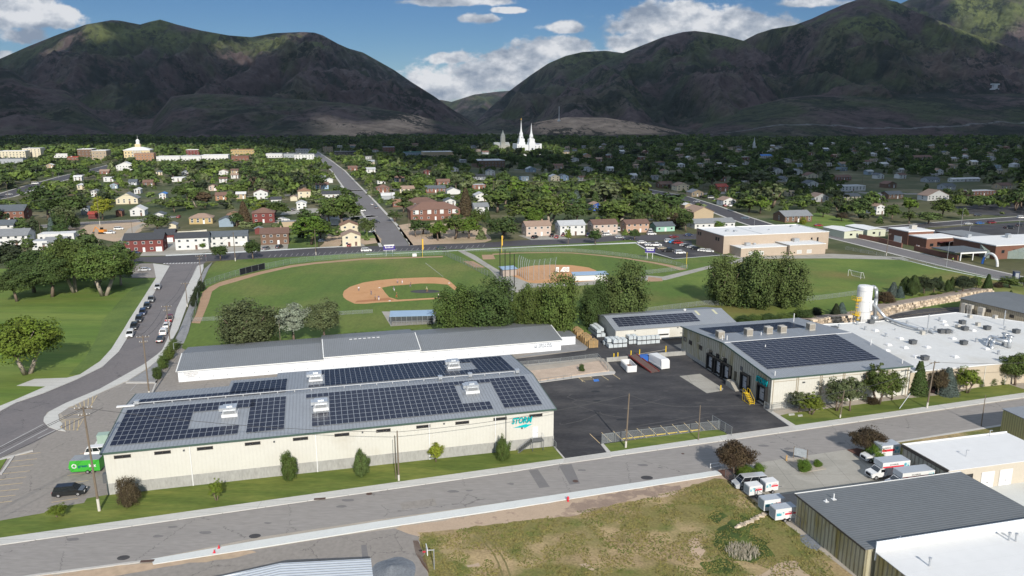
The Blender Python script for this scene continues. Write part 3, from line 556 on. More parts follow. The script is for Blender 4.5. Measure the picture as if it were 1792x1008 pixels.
# ================================================================== cloud sheet added out of view, shaped to shade the town and the mountains
def cloud_deck():
 ALT=4200.0;k=ALT/SUNV.z;off=Vector((SUNV.x*k,SUNV.y*k))
 nx,ny=330,330
 xs=np.linspace(-5200,6200,nx);ys=np.linspace(420,8200,ny);X,Y=np.meshgrid(xs,ys)
 # edge of the shade across the town, in ground coordinates
 ex=np.array([-6000,-450,-330,-200,-130,-40,40,120,250,420,600,6000.]);ey=np.array([1330,1330,1230,1080,900,760,640,560,520,500,480,480.])
 edge=np.interp(X*560/np.maximum(Y,1)*np.where(Y>560,Y/560,1),ex,ey)
 d=(Y-edge)/140+(fbm(X/130,Y/130,4)-.5)*2.2
 # gaps cut to let sun onto chosen slopes and the temple (ground position is corrected for the height of the slope)
 for x,y,z,rx,ry in HOLES:
  gx=x+SUNV.x/SUNV.z*(-z);gy=y-SUNV.y/SUNV.z*z*1.0
  gx=x-SUNV.x/SUNV.z*z;gy=y-SUNV.y/SUNV.z*z
  d=np.minimum(d,(np.sqrt(((X-gx)/rx)**2+((Y-gy)/ry)**2)-1)*2.2+(fbm(X/200+3,Y/200,4)-.5)*2.4)
 th=np.clip(d*8,0,26)+12*fbm(X/300,Y/300,4)*(d>0);on=d>0
 PX=X+off.x;PY=Y+off.y;n=nx*ny
 top=np.stack([PX,PY,ALT+th],-1).reshape(-1,3);bot=np.stack([PX,PY,ALT-th*.25],-1).reshape(-1,3)
 i=(np.arange(ny-1)[:,None]*nx+np.arange(nx-1)[None,:]);qd=np.stack([i,i+1,i+nx+1,i+nx],-1).reshape(-1,4);of=on.reshape(-1);qd=qd[of[qd].all(1)]
 F=np.concatenate([qd,qd[:,::-1]+n]);vs=np.concatenate([top,bot])
 me=bpy.data.meshes.new('shade_cloud');me.from_pydata(vs.tolist(),[],F.tolist());me.update()
 m=mat('shade_cloud_white',(.85,.86,.88),1.0,0);me.materials.append(m)
 o=bpy.data.objects.new('shade_cloud',me);COL.objects.link(o);struct(o,'stuff');o['label']='unseen cloud sheet added overhead to shade the town and the slopes'
HOLES=[]
def hole(px,py,Yd,rx,ry):
 uu,vv=UV(px,py);HOLES.append((uu*Yd,Yd,CAM_H+vv*Yd,rx,ry))
HOLES.append((22,1240,25,75,90));hole(490,80,4300,150,380);hole(445,96,3900,160,260);hole(125,84,4200,230,200);hole(800,170,7500,700,1500);hole(1745,78,4450,260,260);hole(1650,48,4500,150,150);hole(1745,40,6200,420,700)
cloud_deck()
# ================================================================== materials for buildings
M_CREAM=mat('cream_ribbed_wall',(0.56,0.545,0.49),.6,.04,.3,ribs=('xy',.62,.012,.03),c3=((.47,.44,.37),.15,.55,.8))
M_CREAMD=mat('streaked_ribbed_wall',(0.44,0.41,0.33),.6,.07,.3,ribs=('xy',.9,.09,.40),col2=(.33,.29,.17),thr=(.5,.62),stretch=(1,1,.25))  # darker than the cream wall, with dark ribs and brownish vertical streaks
M_OLIVE=mat('rusty_ribbed_wall',(0.40,0.37,0.26),.65,.12,.35,ribs=('xy',.8,.09,.45),col2=(.27,.22,.08),thr=(.48,.62),stretch=(1,1,.2))
M_ROOFM=mat('galvanised_roof',(0.27,0.285,0.305),.5,.07,.15,metal=.15,ribs=('x',.6,.03,.14),spec=.4)
M_ROOFD=mat('grey_metal_roof',(0.195,0.205,0.215),.55,.06,.15,metal=.1,ribs=('x',.45,.03,.16))
M_ROOFD2=mat('dark_grey_ribbed_roof',(0.165,0.175,0.18),.55,.08,.12,metal=.1,ribs=('y',.5,.04,.2))
M_CORR=mat('silver_corrugated_roof',(0.58,0.61,0.64),.45,.06,.2,metal=.2,ribs=('y',.55,.08,.45))
M_MEMB=mat('white_membrane_roof',(0.60,0.60,0.585),.8,.08,.08,col2=(.52,.51,.48),thr=(.5,.7),fine=1.0,tiles=(3.6,300,.06,.12))
M_MEMB2=mat('clean_white_membrane',(0.66,0.66,0.655),.8,.04,.1,tiles=(300,2.6,.05,.08))
M_TRIM=mat('dark_green_trim',(0.06,0.10,0.08),.5,.05,1)
M_WTRIM=mat('white_trim',(0.72,0.72,0.70),.5,.04,1)
M_SOLAR=mat('solar_cell_glass',(0.005,0.007,0.022),.35,.12,.5,spec=.22)
M_ALU=mat('aluminium_rail',(0.40,0.42,0.44),.4,.05,1,metal=.3)
M_GALV=mat('galvanised_steel',(0.46,0.48,0.50),.35,.10,1.5,metal=.5)
M_UNIT=mat('beige_rooftop_unit',(0.42,0.40,0.36),.6,.1,1)
M_DGREY=mat('dark_grey_metal',(0.10,0.105,0.11),.5,.1,1)
M_GLASS=mat('dark_window_glass',(0.015,0.018,0.022),.12,.1,1,spec=.6)
M_FRAME=mat('bronze_window_frame',(0.07,0.06,0.05),.5,.05,1)
M_WHITEP=mat('white_painted_metal',(0.66,0.66,0.655),.45,.03,.6)
M_WHITER=mat('white_ribbed_metal',(0.74,0.77,0.80),.5,.03,.6,ribs=('xy',.5,.03,.12))
M_TEAL=mat('teal_sign_letters',(0.0,0.40,0.42),.35,.03,1)
M_DTEAL=mat('dark_teal_sign_letters',(0.01,0.10,0.12),.4,.03,1)
M_YEL=mat('safety_yellow_paint',(0.75,0.50,0.03),.5,.06,1)
M_RUBBER=mat('black_rubber',(0.018,0.018,0.018),.8,.1,2)
M_BRICK=mat('red_brown_brick',(0.17,0.085,0.06),.9,.14,.6,fine=5)
M_TANB=mat('tan_block_wall',(0.43,0.35,0.275),.85,.06,.4,tiles=None,ribs=('z',.6,.01,.10))
M_WOODP=mat('weathered_wood',(0.17,0.135,0.10),.9,.2,1.2,stretch=(4,4,.4))
M_PALET=mat('pallet_wood',(0.48,0.31,0.14),.85,.2,1.5)
M_BLUE=mat('blue_paint_metal',(0.03,0.12,0.42),.45,.08,1)
M_REDR=mat('dark_red_steel',(0.20,0.035,0.03),.55,.2,.8)
M_LINK=mat('chain_link_mesh',(0.33,0.35,0.36),.5,0,alpha=.20)
M_POST=mat('fence_post_steel',(0.25,0.27,0.27),.5,.1,1.5,metal=.3)
M_LINKG=mat('green_privacy_mesh',(0.16,0.24,0.16),.7,0,alpha=.38)
def window(parent,w,h,loc,rz=0,frame=None,glass=None,sill=False,dz=.05,mull=0):
 """framed opening standing proud of a wall that faces -Y (rotate for others)"""
 key=('win',round(w,2),round(h,2),mull,(frame or M_FRAME).name)
 if key not in CACHE:
  m=MB();t=.09
  m.box(-w/2,w/2,-dz,0.02,0,t);m.box(-w/2,w/2,-dz,.02,h-t,h);m.box(-w/2,-w/2+t,-dz,.02,t,h-t);m.box(w/2-t,w/2,-dz,.02,t,h-t)
  for k in range(mull):xx=-w/2+w*(k+1)/(mull+1);m.box(xx-.035,xx+.035,-dz+.005,.02,t,h-t)
  CACHE[key]=m.mesh('window',frame or M_FRAME);g=MB();g.quad((-w/2+t*.5,-.015,t*.5),(w/2-t*.5,-.015,t*.5),(w/2-t*.5,-.015,h-t*.5),(-w/2+t*.5,-.015,h-t*.5))
  CACHE[key+('p',)]=g.mesh('pane',glass or M_GLASS)
 f=link('window',CACHE[key],parent,loc,rz);link('pane',CACHE[key+('p',)],f,(0,0,0));return f
CACHE={}
def roof_slab(mb,pts,t=.12,mi=0):
 """sloping slab from its four top corners"""
 lo=[(p[0],p[1],p[2]-t)for p in pts];n=len(pts)
 mb.add(list(pts)+lo,[tuple(range(n)),tuple(range(n,2*n))[::-1]]+[(i,n+i,n+(i+1)%n,(i+1)%n)for i in range(n)],mi)
def solar(parent,zf,cells,x0,y0,pw,ph,slope,name='solar_array',gap=.07,gy=.15):
 """panels (i, j) laid on a sloping roof: zf(y) is the roof height"""
 m=MB();c=math.cos(slope)
 for i,j in cells:
  xa,xb=x0+i*pw+gap/2,x0+(i+1)*pw-gap/2;ya,yb=y0+j*ph+gy/2,y0+(j+1)*ph-gy/2
  za,zb=zf(ya)+.12,zf(yb)+.12
  m.add([(xa-gap/2,ya-gy/2,za-.02),(xb+gap/2,ya-gy/2,za-.02),(xb+gap/2,yb+gy/2,zb-.02),(xa-gap/2,yb+gy/2,zb-.02)],[(0,1,2,3)],1)
  roof_slab(m,[(xa,ya,za),(xb,ya,za),(xb,yb,zb),(xa,yb,zb)],.03)
 return m.build(name,[M_SOLAR,M_ALU],parent)
def cells(i0,i1,j0,j1,*holes):
 return[(i,j)for i in range(i0,i1)for j in range(j0,j1)if not any(a<=i<b and c<=j<d for a,b,c,d in holes)]
# ================================================================== the long building with its solar roof
def main_building():
 o=G(190,867);t=thing('warehouse','long cream metal warehouse with a concrete base and two solar roof slopes beside the street','warehouse',(o.x,o.y,0),R(14.4))
 Lx,D1,D2,D3,RY,HE,HR=75.7,25.6,30.0,33.4,15.6,7.6,8.95
 zf=lambda y:HE+(HR-HE)*(y/RY)if y<=RY else HR-(HR-HE)*(y-RY)/15.5
 foot=[(0,0),(Lx,0),(Lx,D3),(25.4,D3),(25.4,D2),(16.5,D2),(16.5,D1),(0,D1)]
 m=MB();n=len(foot)
 inner=[(x,y)for x,y in foot]
 m.add([(x,y,2.05)for x,y in inner]+[(x,y,zf(y)-.05)for x,y in inner],[(i,(i+1)%n,n+(i+1)%n,n+i)for i in range(n)])
 # gable tops reach the ridge
 m.add([(Lx,0,HE-.05),(Lx,D3,zf(D3)-.05),(Lx,RY,HR-.05)],[(0,1,2)]);m.add([(0,0,HE-.05),(0,D1,zf(D1)-.05),(0,RY,HR-.05)],[(2,1,0)])
 m.build('wall',M_CREAM,t)
 p=MB();q=.07;fo=[(-q,-q),(Lx+q,-q),(Lx+q,D3+q),(25.4-q,D3+q),(25.4-q,D2+q),(16.5-q,D2+q),(16.5-q,D1+q),(-q,D1+q)]
 p.prism(fo,-.3,2.05);p.build('foundation',M_PLINTH,t)
 r=MB();e=.35
 roof_slab(r,[(-e,-e,zf(-e)),(Lx+e,-e,zf(-e)),(Lx+e,RY,HR),(-e,RY,HR)])
 roof_slab(r,[(-e,RY+.003,HR),(16.5,RY+.003,HR),(16.5,D1+e,zf(D1+e)),(-e,D1+e,zf(D1+e))][::1])
 roof_slab(r,[(16.503,RY+.003,HR),(25.4,RY+.003,HR),(25.4,D2+e,zf(D2+e)),(16.503,D2+e,zf(D2+e))])
 roof_slab(r,[(25.403,RY+.003,HR),(Lx+e,RY+.003,HR),(Lx+e,D3+e,zf(D3+e)),(25.403,D3+e,zf(D3+e))])
 roof=r.build('roof',M_ROOFM,t)
 g=MB();g.box(-e-.05,Lx+e+.05,-e-.16,-e-.003,zf(-e)-.24,zf(-e)+.02)
 for x in(-e-.12,Lx+e+.003):
  roof_slab(g,[(x,-e,zf(-e)+.05),(x+.12,-e,zf(-e)+.05),(x+.12,RY,HR+.05),(x,RY,HR+.05)],.3)
  d=D1 if x<0 else D3
  roof_slab(g,[(x,RY+.003,HR+.05),(x+.12,RY+.003,HR+.05),(x+.12,d+e,zf(d+e)+.05),(x,d+e,zf(d+e)+.05)],.3)
 g.build('eave_trim',M_TRIM,t)
 pw,ph=1.04,1.64;sl=0;F=lambda a:math.floor(a)
 # street slope
 solar(t,zf,cells(0,27,0,8,(11,27,2,6),(19,21,0,6),(21,27,0,8)),.55,1.7,pw,ph,sl)
 solar(t,zf,cells(0,6,0,8),21.6,1.7,pw,ph,sl)
 solar(t,zf,cells(0,40,0,8,(-9,1,0,1),(0,6,4,7),(-9,4,2,7),(25,40,0,0),(27,34,3,6),(31,34,0,6),(34,40,0,8)),31.4,1.7,pw,ph,sl)if False else None
 A3=[(i,j)for i in range(0,41)for j in range(0,8)if not((i<4 and 2<j<7)or(i<1 and j<=2)or(i<1 and j==7 and False)or(27<=i<=33 and 2<=j<=6)or(i>31 and i<34 and j<7)or(i>=34 and j==0 and False))]
 solar(t,zf,A3,31.4,1.7,pw,ph,sl)
 # rear slope
 solar(t,zf,cells(0,26,0,2),.6,17.6,pw,ph,sl)
 solar(t,zf,cells(0,10,0,5),17.2,19.6,pw,ph,sl)
 solar(t,zf,[(i,j)for i in range(0,40)for j in range(0,8)if not((i<3 and 1<=j<=5)or(27<=i<=32 and 2<=j<=5))],31.8,19.6,pw,ph,sl)
 # ridge cap, gas pipe and rooftop units
 c=MB();c.rod((1.0,17.4,zf(17.4)+.35),(Lx-2.5,17.4,zf(17.4)+.35),.09,n=8)
 for i in range(24):c.box(1.3+i*3.1,1.45+i*3.1,17.3,17.5,zf(17.4),zf(17.4)+.3)
 c.build('roof_pipe',mat('dull_pipe',(.42,.43,.44),.6,.05),t)
 for x,y in((18.4,9.6),(34.1,8.8),(62.3,10.2),(33.2,25.4),(61.6,26.6)):
  z=zf(y);b=MB();b.box(x-1.35,x+1.35,y-1.3,y+1.3,z-.1,z+.42);k=b.build('unit_kerb',M_WHITEP,t)
  b=MB();b.prism([(x-1.2,y-1.1),(x+1.2,y-1.1),(x+1.2,y+1.1),(x-1.2,y+1.1)],z+.42,z+1.55);b.box(x-1.0,x+1.0,y-1.35,y-1.103,z+.6,z+1.1);b.box(x-1.75,x-1.203,y-.8,y+.8,z+.9,z+1.45);b.box(x-.5,x+.5,y-.5,y+.5,z+1.553,z+1.72)
  u=b.build('rooftop_unit',M_GALV,t);b=MB()
  for i in range(5):b.box(x-.9,x+.9,y-1.37,y-1.353,z+.62+i*.1,z+.66+i*.1)
  b.build('louvre',M_DGREY,u)
 for x,y in((57.3,17.0),(63.4,17.2),(73.2,17.0),(1.6,17.6)):
  b=MB();b.box(x-.35,x+.35,y-.35,y+.35,zf(y)+.2,zf(y)+.75);b.prism([(x-.45,y-.45),(x+.45,y-.45),(x+.45,y+.45),(x-.45,y+.45)],zf(y)+.753,zf(y)+.85);b.build('roof_vent',M_GALV,t)
 b=MB();b.box(-1.6,1.4,16.4,17.0,zf(16.7)+.1,zf(16.7)+.3);b.build('roof_duct',M_WHITEP,t)
 for x in(2.75,8.75,15.25,22.75,30.5,37.4,44.5,51.5,58.5,65.5,72.25):window(t,2.5,.55,(x,0,6.25),sill=False,dz=.1,mull=1)
 for x,z in((12.0,6.55),(26.2,6.5),(40.9,6.6),(55.2,6.7),(69.6,4.3)):
  b=MB();b.box(x-.14,x+.14,-.22,0,z-.12,z+.12);b.build('wall_lamp',M_DGREY,t)
 for x in(12.9,33.0,52.5,64.6):
  b=MB();b.box(x-.07,x+.07,-.17,-.075,.1,7.35);b.build('downspout',M_WHITEP,t)
 b=MB();b.box(66.5,66.62,-.17,-.075,.1,7.35);b.build('downspout',M_DGREY,t)
 s=MB();s.box(67.4,71.4,-.02,.0,5.2,5.21)
 sg=MB();sg.add([(67.9,-.16,4.55),(70.1,-.16,4.45),(70.0,-.16,4.2),(71.6,-.16,4.95),(70.5,-.16,4.95),(70.55,-.16,5.12)],[(0,1,2,3,4,5)]);sgn=sg.build('sign',M_TEAL,t)
 for nm,mm,yy,bo in(('lettering',M_TEAL,-.22,.03),('letter_shadow',M_DTEAL,-.12,.06)):
  me=text_mesh('STORM',1.55,.05,.28,bo,3.9);me.materials.append(mm);link(nm,me,sgn,(69.5,yy,5.35))
 d=MB();d.box(71.6,72.7,-.1,-.0,2.1,4.3);dd=d.build('door',M_WHITEP,t);h=MB();h.box(72.45,72.55,-.16,-.103,3.1,3.2);h.build('handle',M_DGREY,dd)
 # steps and landing
 s=MB();s.box(71.2,73.4,-1.5,-.1,1.95,2.08);
 for i in range(9):s.box(71.2-.3*(i+1),71.2-.3*i-.003,-1.5,-.2,1.95-.21*(i+1)-.03,1.95-.21*(i+1)+.03)
 s.box(68.4,71.2,-1.5,-1.45,.0,.05);s.rod((68.5,-1.5,.1),(71.2,-1.5,2.0),.07);s.rod((68.5,-.2,.1),(71.2,-.2,2.0),.07)
 for x in(71.3,73.3):s.rod((x,-1.4,0),(x,-1.4,2),.06)
 st_=s.build('steps',M_DGREY,t);s=MB()
 s.rod((68.5,-1.5,1.1),(71.2,-1.5,3.0),.03);s.rod((71.2,-1.5,3.0),(73.4,-1.5,3.0),.03);s.rod((73.4,-1.5,2),(73.4,-1.5,3.0),.03);s.rod((73.4,-1.5,3.0),(73.4,-.1,3.0),.03);s.rod((71.2,-1.5,2),(71.2,-1.5,3.0),.03);s.rod((68.5,-1.5,.1),(68.5,-1.5,1.1),.03)
 s.build('handrail',M_GALV,st_)
 s=MB();s.box(73.2,75.9,-.9,-.075,0,.0+.01)
 # electrical gear on the west end
 b=MB();b.box(-.9,-.08,1.2,2.2,1.6,3.2);b.build('meter_cabinet',M_DGREY,t)
 return t
MAINB=main_building()
def loc(t,x,y,z=0):
 a=t.rotation_euler.z;return Vector((t.location.x+x*math.cos(a)-y*math.sin(a),t.location.y+x*math.sin(a)+y*math.cos(a),z))
# ================================================================== fences
def fence(name,pts,h,label,cat='fence',spacing=3.0,m=None,group=None,post_r=.05,rails=2,maxposts=95,panel=True,mpost=None,world=False,z=0.0):
 P=[Vector(p)for p in pts]if world else[G(x,y,z)for x,y in pts]
 P=[Vector((p.x,p.y,z))for p in P]
 t=thing(name,label,cat,tuple(P[0]),0,group);o=P[0];P=[p-o for p in P]
 total=sum((P[i+1]-P[i]).length for i in range(len(P)-1));spacing=max(spacing,total/maxposts)
 pm=MB().rod((0,0,0),(0,0,h),post_r,n=6).mesh('post',mpost or M_POST);rm=MB();fm=MB()
 link('post',pm,t,tuple(P[-1]))
 for i in range(len(P)-1):
  a,b=P[i],P[i+1];n=max(1,round((b-a).length/spacing))
  for k in range(n):link('post',pm,t,tuple(a.lerp(b,k/n)))
  rm.rod(a+Vector((0,0,h-.03)),b+Vector((0,0,h-.03)),post_r*.7,n=6)
  if rails>1:rm.rod(a+Vector((0,0,.12)),b+Vector((0,0,.12)),post_r*.5,n=6)
  fm.quad(a+Vector((0,0,.08)),b+Vector((0,0,.08)),b+Vector((0,0,h)),a+Vector((0,0,h)))
 rm.build('rail',mpost or M_POST,t)
 if panel:fm.build('mesh_panel',m or M_LINK,t)
 return t
# ================================================================== storage units
def storage():
 o=G(313,669);a=R(15.3);t=thing('storage_building','long white self storage building with a grey roof in three lengths and a taller middle','storage building',(o.x,o.y,0),a)
 secs=[(0,32.8,2.75,9.6,4.1),(32.8,56.3,3.3,9.6,5.0),(56.3,93.5,2.85,9.6,4.3)]
 w=MB();r=MB();tr=MB();e=.3
 for k,(x0,x1,he,ry,hr)in enumerate(secs):
  w.box(x0+.003,x1-.003,0,19,0,he-.03)
  zf=lambda y:he+(hr-he)*(y/ry if y<ry else(19-y)/(19-ry))
  w.add([(x0+.003,0,he-.03),(x0+.003,19,he-.03),(x0+.003,ry,hr-.1)],[(0,2,1)]);w.add([(x1-.003,0,he-.03),(x1-.003,19,he-.03),(x1-.003,ry,hr-.1)],[(0,1,2)])
  roof_slab(r,[(x0-e*(k==0),-e,he),(x1+e*(k==2)-.003,-e,he),(x1+e*(k==2)-.003,ry,hr),(x0-e*(k==0),ry,hr)])
  roof_slab(r,[(x0-e*(k==0),ry+.003,hr),(x1+e*(k==2)-.003,ry+.003,hr),(x1+e*(k==2)-.003,19+e,he),(x0-e*(k==0),19+e,he)])
  tr.box(x0,x1-.01,-e-.12,-e-.003,he-.2,he+.03)
  for x in((x0-e-.1)if k==0 else x0-.1*(k==1),(x1+e)if k==2 else x1+.02*(k==1)):
   roof_slab(tr,[(x,-e,he+.06),(x+.22,-e,he+.06),(x+.22,ry,hr+.06),(x,ry,hr+.06)],.2)
 w.build('wall',M_WHITER,t);r.build('roof',M_ROOFD,t);tr.build('eave_trim',M_WTRIM,t)
 dm=MB().box(-1.32,1.32,-.06,0,.03,2.35).mesh('roll_up_door',mat('white_roll_up_door',(.72,.745,.78),.5,.03,1,ribs=('z',.3,.02,.2)))
 hm=MB().box(-.12,.12,-.1,-.063,.8,.92).mesh('handle',M_DGREY)
 x=4.6
 while x<86:
  if not(31.2<x<34.2 or 54.7<x<58):d=link('roll_up_door',dm,t,(x,0,0));link('handle',hm,d)
  x+=3.05
 s=MB();s.box(1.2,4.4,-.12,-.03,1.0,2.3);sg=s.build('sign',M_WHITEP,t)
 mg=mat('grey_sign_letters',(.22,.23,.27),.6,0)
 for z,tx,w_,h_ in((1.85,'SECURE STORAGE',3.0,.42),(1.42,'UNITS  435',2.4,.42),(1.06,'OFFICE',1.4,.3)):text_part(tx,h_,mg,sg,(2.8,-.14,z),width=w_,depth=.01)
 text_part('SECURE',.62,mg,sg,(89.2,-.05,1.75),width=3.4,depth=.01,bold=.01);text_part('STORAGE',.62,mg,sg,(89.2,-.05,1.15),width=3.8,depth=.01,bold=.01)
 b=MB();b.box(86.2,86.9,-.06,-.03,1.2,1.28);b.box(86.2,86.3,-.06,-.03,1.28,1.9);b.box(86.8,86.9,-.06,-.03,1.28,1.9);b.box(86.3,86.8,-.06,-.03,1.82,1.9);b.box(86.4,86.7,-.08,-.063,1.28,1.6);b.build('emblem',mg,sg)
 b=MB();b.box(94.2,99,4,9,0,2.4);l=b.build('lean_to',M_WHITER,t);b=MB();roof_slab(b,[(94.2,3.8,2.6),(99.2,3.8,2.45),(99.2,9.2,2.45),(94.2,9.2,2.6)]);b.build('lean_to_roof',M_ROOFD,l)
 # translucent panels near the ridge
 b=MB();zz=3.3+1.7*(8.6/9.6)
 for i in range(7):b.box(39.5+i*1.15,40.2+i*1.15,8.2,8.6,zz-.02,zz+.06)
 b.build('skylight_strip',M_WHITEP,t)
storage()
# ================================================================== the dock building and the white roofed factory
def dock_building():
 o=G(1347,716);t=thing('dock_building','cream metal building with loading docks, teal sign and a solar roof beside the dark yard','warehouse',(o.x,o.y,0),R(14.0))
 LX,D,RY,HE,HR=34.2,41.0,19.9,6.95,8.75
 zf=lambda y:HE+(HR-HE)*y/RY if y<=RY else HR-(HR-HE)*(y-RY)/(D-RY)
 w=MB();P5=[(0,HE),(RY,HR),(D,zf(D))]
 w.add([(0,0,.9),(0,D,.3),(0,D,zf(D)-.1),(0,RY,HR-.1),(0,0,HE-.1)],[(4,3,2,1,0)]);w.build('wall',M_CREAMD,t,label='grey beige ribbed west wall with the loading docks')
 w=MB();w.add([(LX,0,0),(LX,D,0),(LX,D,zf(D)-.1),(LX,RY,HR-.1),(LX,0,HE-.1)],[(0,1,2,3,4)])
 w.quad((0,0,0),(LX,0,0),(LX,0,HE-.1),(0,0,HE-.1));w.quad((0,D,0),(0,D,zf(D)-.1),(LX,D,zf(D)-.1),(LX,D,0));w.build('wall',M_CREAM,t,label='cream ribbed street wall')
 f=MB();f.add([(-.08,-.05,-.3),(-.08,D,-.3),(-.08,D,.95),(-.08,-.05,.9),(.0,-.05,-.3),(0,D,-.3),(0,D,.95),(0,-.05,.9)],[(0,3,2,1),(4,5,6,7),(3,7,6,2),(0,4,7,3)]);f.build('foundation',M_PLINTH,t)
 r=MB();e=.35;roof_slab(r,[(-e,-e,zf(-e)),(LX+e,-e,zf(-e)),(LX+e,RY,HR),(-e,RY,HR)]);roof_slab(r,[(-e,RY+.003,HR),(LX+e,RY+.003,HR),(LX+e,D+e,zf(D+e)),(-e,D+e,zf(D+e))]);r.build('roof',M_ROOFM,t)
 g=MB();g.box(-e,LX+e,-e-.14,-e-.003,HE-.25,HE)
 for x in(-e-.12,):
  roof_slab(g,[(x,-e,HE+.03),(x+.1,-e,HE+.03),(x+.1,RY,HR+.05),(x,RY,HR+.05)],.3);roof_slab(g,[(x,RY+.003,HR+.05),(x+.1,RY+.003,HR+.05),(x+.1,D+e,zf(D+e)+.05),(x,D+e,zf(D+e)+.05)],.3)
 g.build('eave_trim',M_TRIM,t)
 pl=MB();
 for x in[.4,5.9,6.3,11.6,12.0,17.2,17.6,22.9,28.5,28.9,33.6]:pl.box(x-.08,x+.08,-.12,-.0,0,HE-.3)
 for i in range(6):pl.box(.5+i*5.62,5.8+i*5.62,-.10,-.003,HE-1.0,HE-.9)
 pl.build('wall_trim',mat('beige_trim',(.38,.33,.25),.6,.05,1),t)
 solar(t,zf,cells(0,17,0,15),1.4,4.0,1.66,1.04,0);solar(t,zf,cells(0,25,0,5),2.4,29.4,1.04,1.5,0)
 for x,y in((1.7,25),(9.4,25.2),(15.2,25.8),(18.9,25.6),(27.3,26.1)):
  z=zf(y);b=MB();b.box(x-.85,x+.85,y-.85,y+.85,z-.05,z+.12);b.box(x-.8,x+.8,y-.8,y+.8,z+.12,z+1.75);u=b.build('evaporative_cooler',M_UNIT,t);b=MB()
  for k in range(7):b.box(x-.7+k*.21,x-.6+k*.21,y-.83,y-.803,z+.3,z+1.6)
  for k in range(7):b.box(x-.83,x-.803,y-.7+k*.21,y-.6+k*.21,z+.3,z+1.6)
  b.build('louvre',mat('dark_brown_louvre',(.2,.17,.13),.7,.05),u)  # louvre slats in one even dark brown
 for x,y,h in((-.0+1.0,22.6,1.1),(2.0,22.2,1.1),(12.5,24.5,.8),(33,1.2,1.0),(1.2,.9,1.0),(33.5,12,1.5),(30,37,2.2),(8,15.5,.6)):
  MB().rod((x,y,zf(y)-.05),(x,y,zf(y)+h),.1,n=8).build('vent_pipe',M_WHITEP,t)
 b=MB();b.box(0,LX,RY-.15,RY+.15,HR+.0,HR+.08);b.build('ridge_cap',M_WHITEP,t)
 # dock wall faces west: parts turned by -90 degrees
 q=R(-90)
 for y,z in((41-1.6,3.4),(36.2,3.4),(30.8,3.6),(25.8,4.0),(22.4,4.1),(19.0,4.2)):window(t,1.7,1.15,(0,y,z),q,mull=1)
 for y in(39.4,30.2,25.3,21.9,18.4,6.8):
  b=MB();b.rod((0,y,5.4),(-1.1,y,5.7),.04);b.box(-1.35,-.95,y-.15,y+.15,5.6,5.75);b.build('wall_lamp',M_DGREY,t)
 for y,z0,w_,h_ in((25.0,.9,2.5,3.0),(21.2,.9,2.5,3.0),(17.4,.9,2.5,3.0),(9.6,1.1,2.5,3.1),(2.7,1.0,2.6,3.1)):
  b=MB();d=.75
  b.box(-d,0,y-w_/2-.35,y-w_/2,z0-.5,z0+h_+.4);b.box(-d,0,y+w_/2,y+w_/2+.35,z0-.5,z0+h_+.4);b.box(-d,0,y-w_/2+.003,y+w_/2-.003,z0+h_,z0+h_+.4);b.box(-.3,0,y-w_/2,y+w_/2,z0-.4,z0)
  s=b.build('dock_shelter',M_RUBBER,t);b=MB();b.box(-.1,-.02,y-w_/2,y+w_/2,z0,z0+h_);dr=b.build('dock_door',mat('grey_dock_door',(.42,.43,.45),.5,.04,1,ribs=('z',.6,.03,.25)),s)
  window(s,.5,.25,(-.1,y,z0+1.6),q,frame=M_DGREY)
 b=MB();b.box(-.1,0,13.6,14.6,1.4,3.6);b.build('door',mat('dark_olive_door',(.07,.065,.045),.5,.05),t)
 b=MB();b.box(-1.6,-.1,13.2,15.4,0,1.35)
 for i in range(7):b.box(-1.6,-.1,13.2-.34*(i+1),13.2-.34*i-.003,0,1.35-.19*(i+1))
 b.build('steps',M_CONC3,t)
 b=MB();b.box(-.09,-.03,11.4,12.3,4.6,5.6);b.build('vent_grille',M_DGREY,t)
 sg=MB();sg.add([(-.16,5.4,3.75),(-.16,3.2,3.6),(-.16,3.4,3.4),(-.16,1.6,4.0),(-.16,2.9,4.05),(-.16,2.8,4.2)],[(0,1,2,3,4,5)]);sgn=sg.build('sign',M_DTEAL,t)
 for nm,mm,xx,bo in(('lettering',M_TEAL,-.26,.03),('letter_shadow',M_DTEAL,-.14,.06)):
  me=text_mesh('STORM',1.9,.05,.28,bo,4.4);me.materials.append(mm);link(nm,me,sgn,(xx,3.5,4.45),q)
 b=MB();b.box(12.0,14.0,-.05,-.003,2.5,4.0);b.build('banner',mat('faded_pink_banner',(.62,.45,.47),.7,.3,2,col2=(.7,.68,.66),thr=(.45,.5)),t)
 for x in(7.6,15.0,22.0,30.5):MB().box(x-.3,x+.3,-.2,-.0,5.2,5.45).build('wall_lamp',M_DGREY,t)
 return t
DOCK=dock_building()
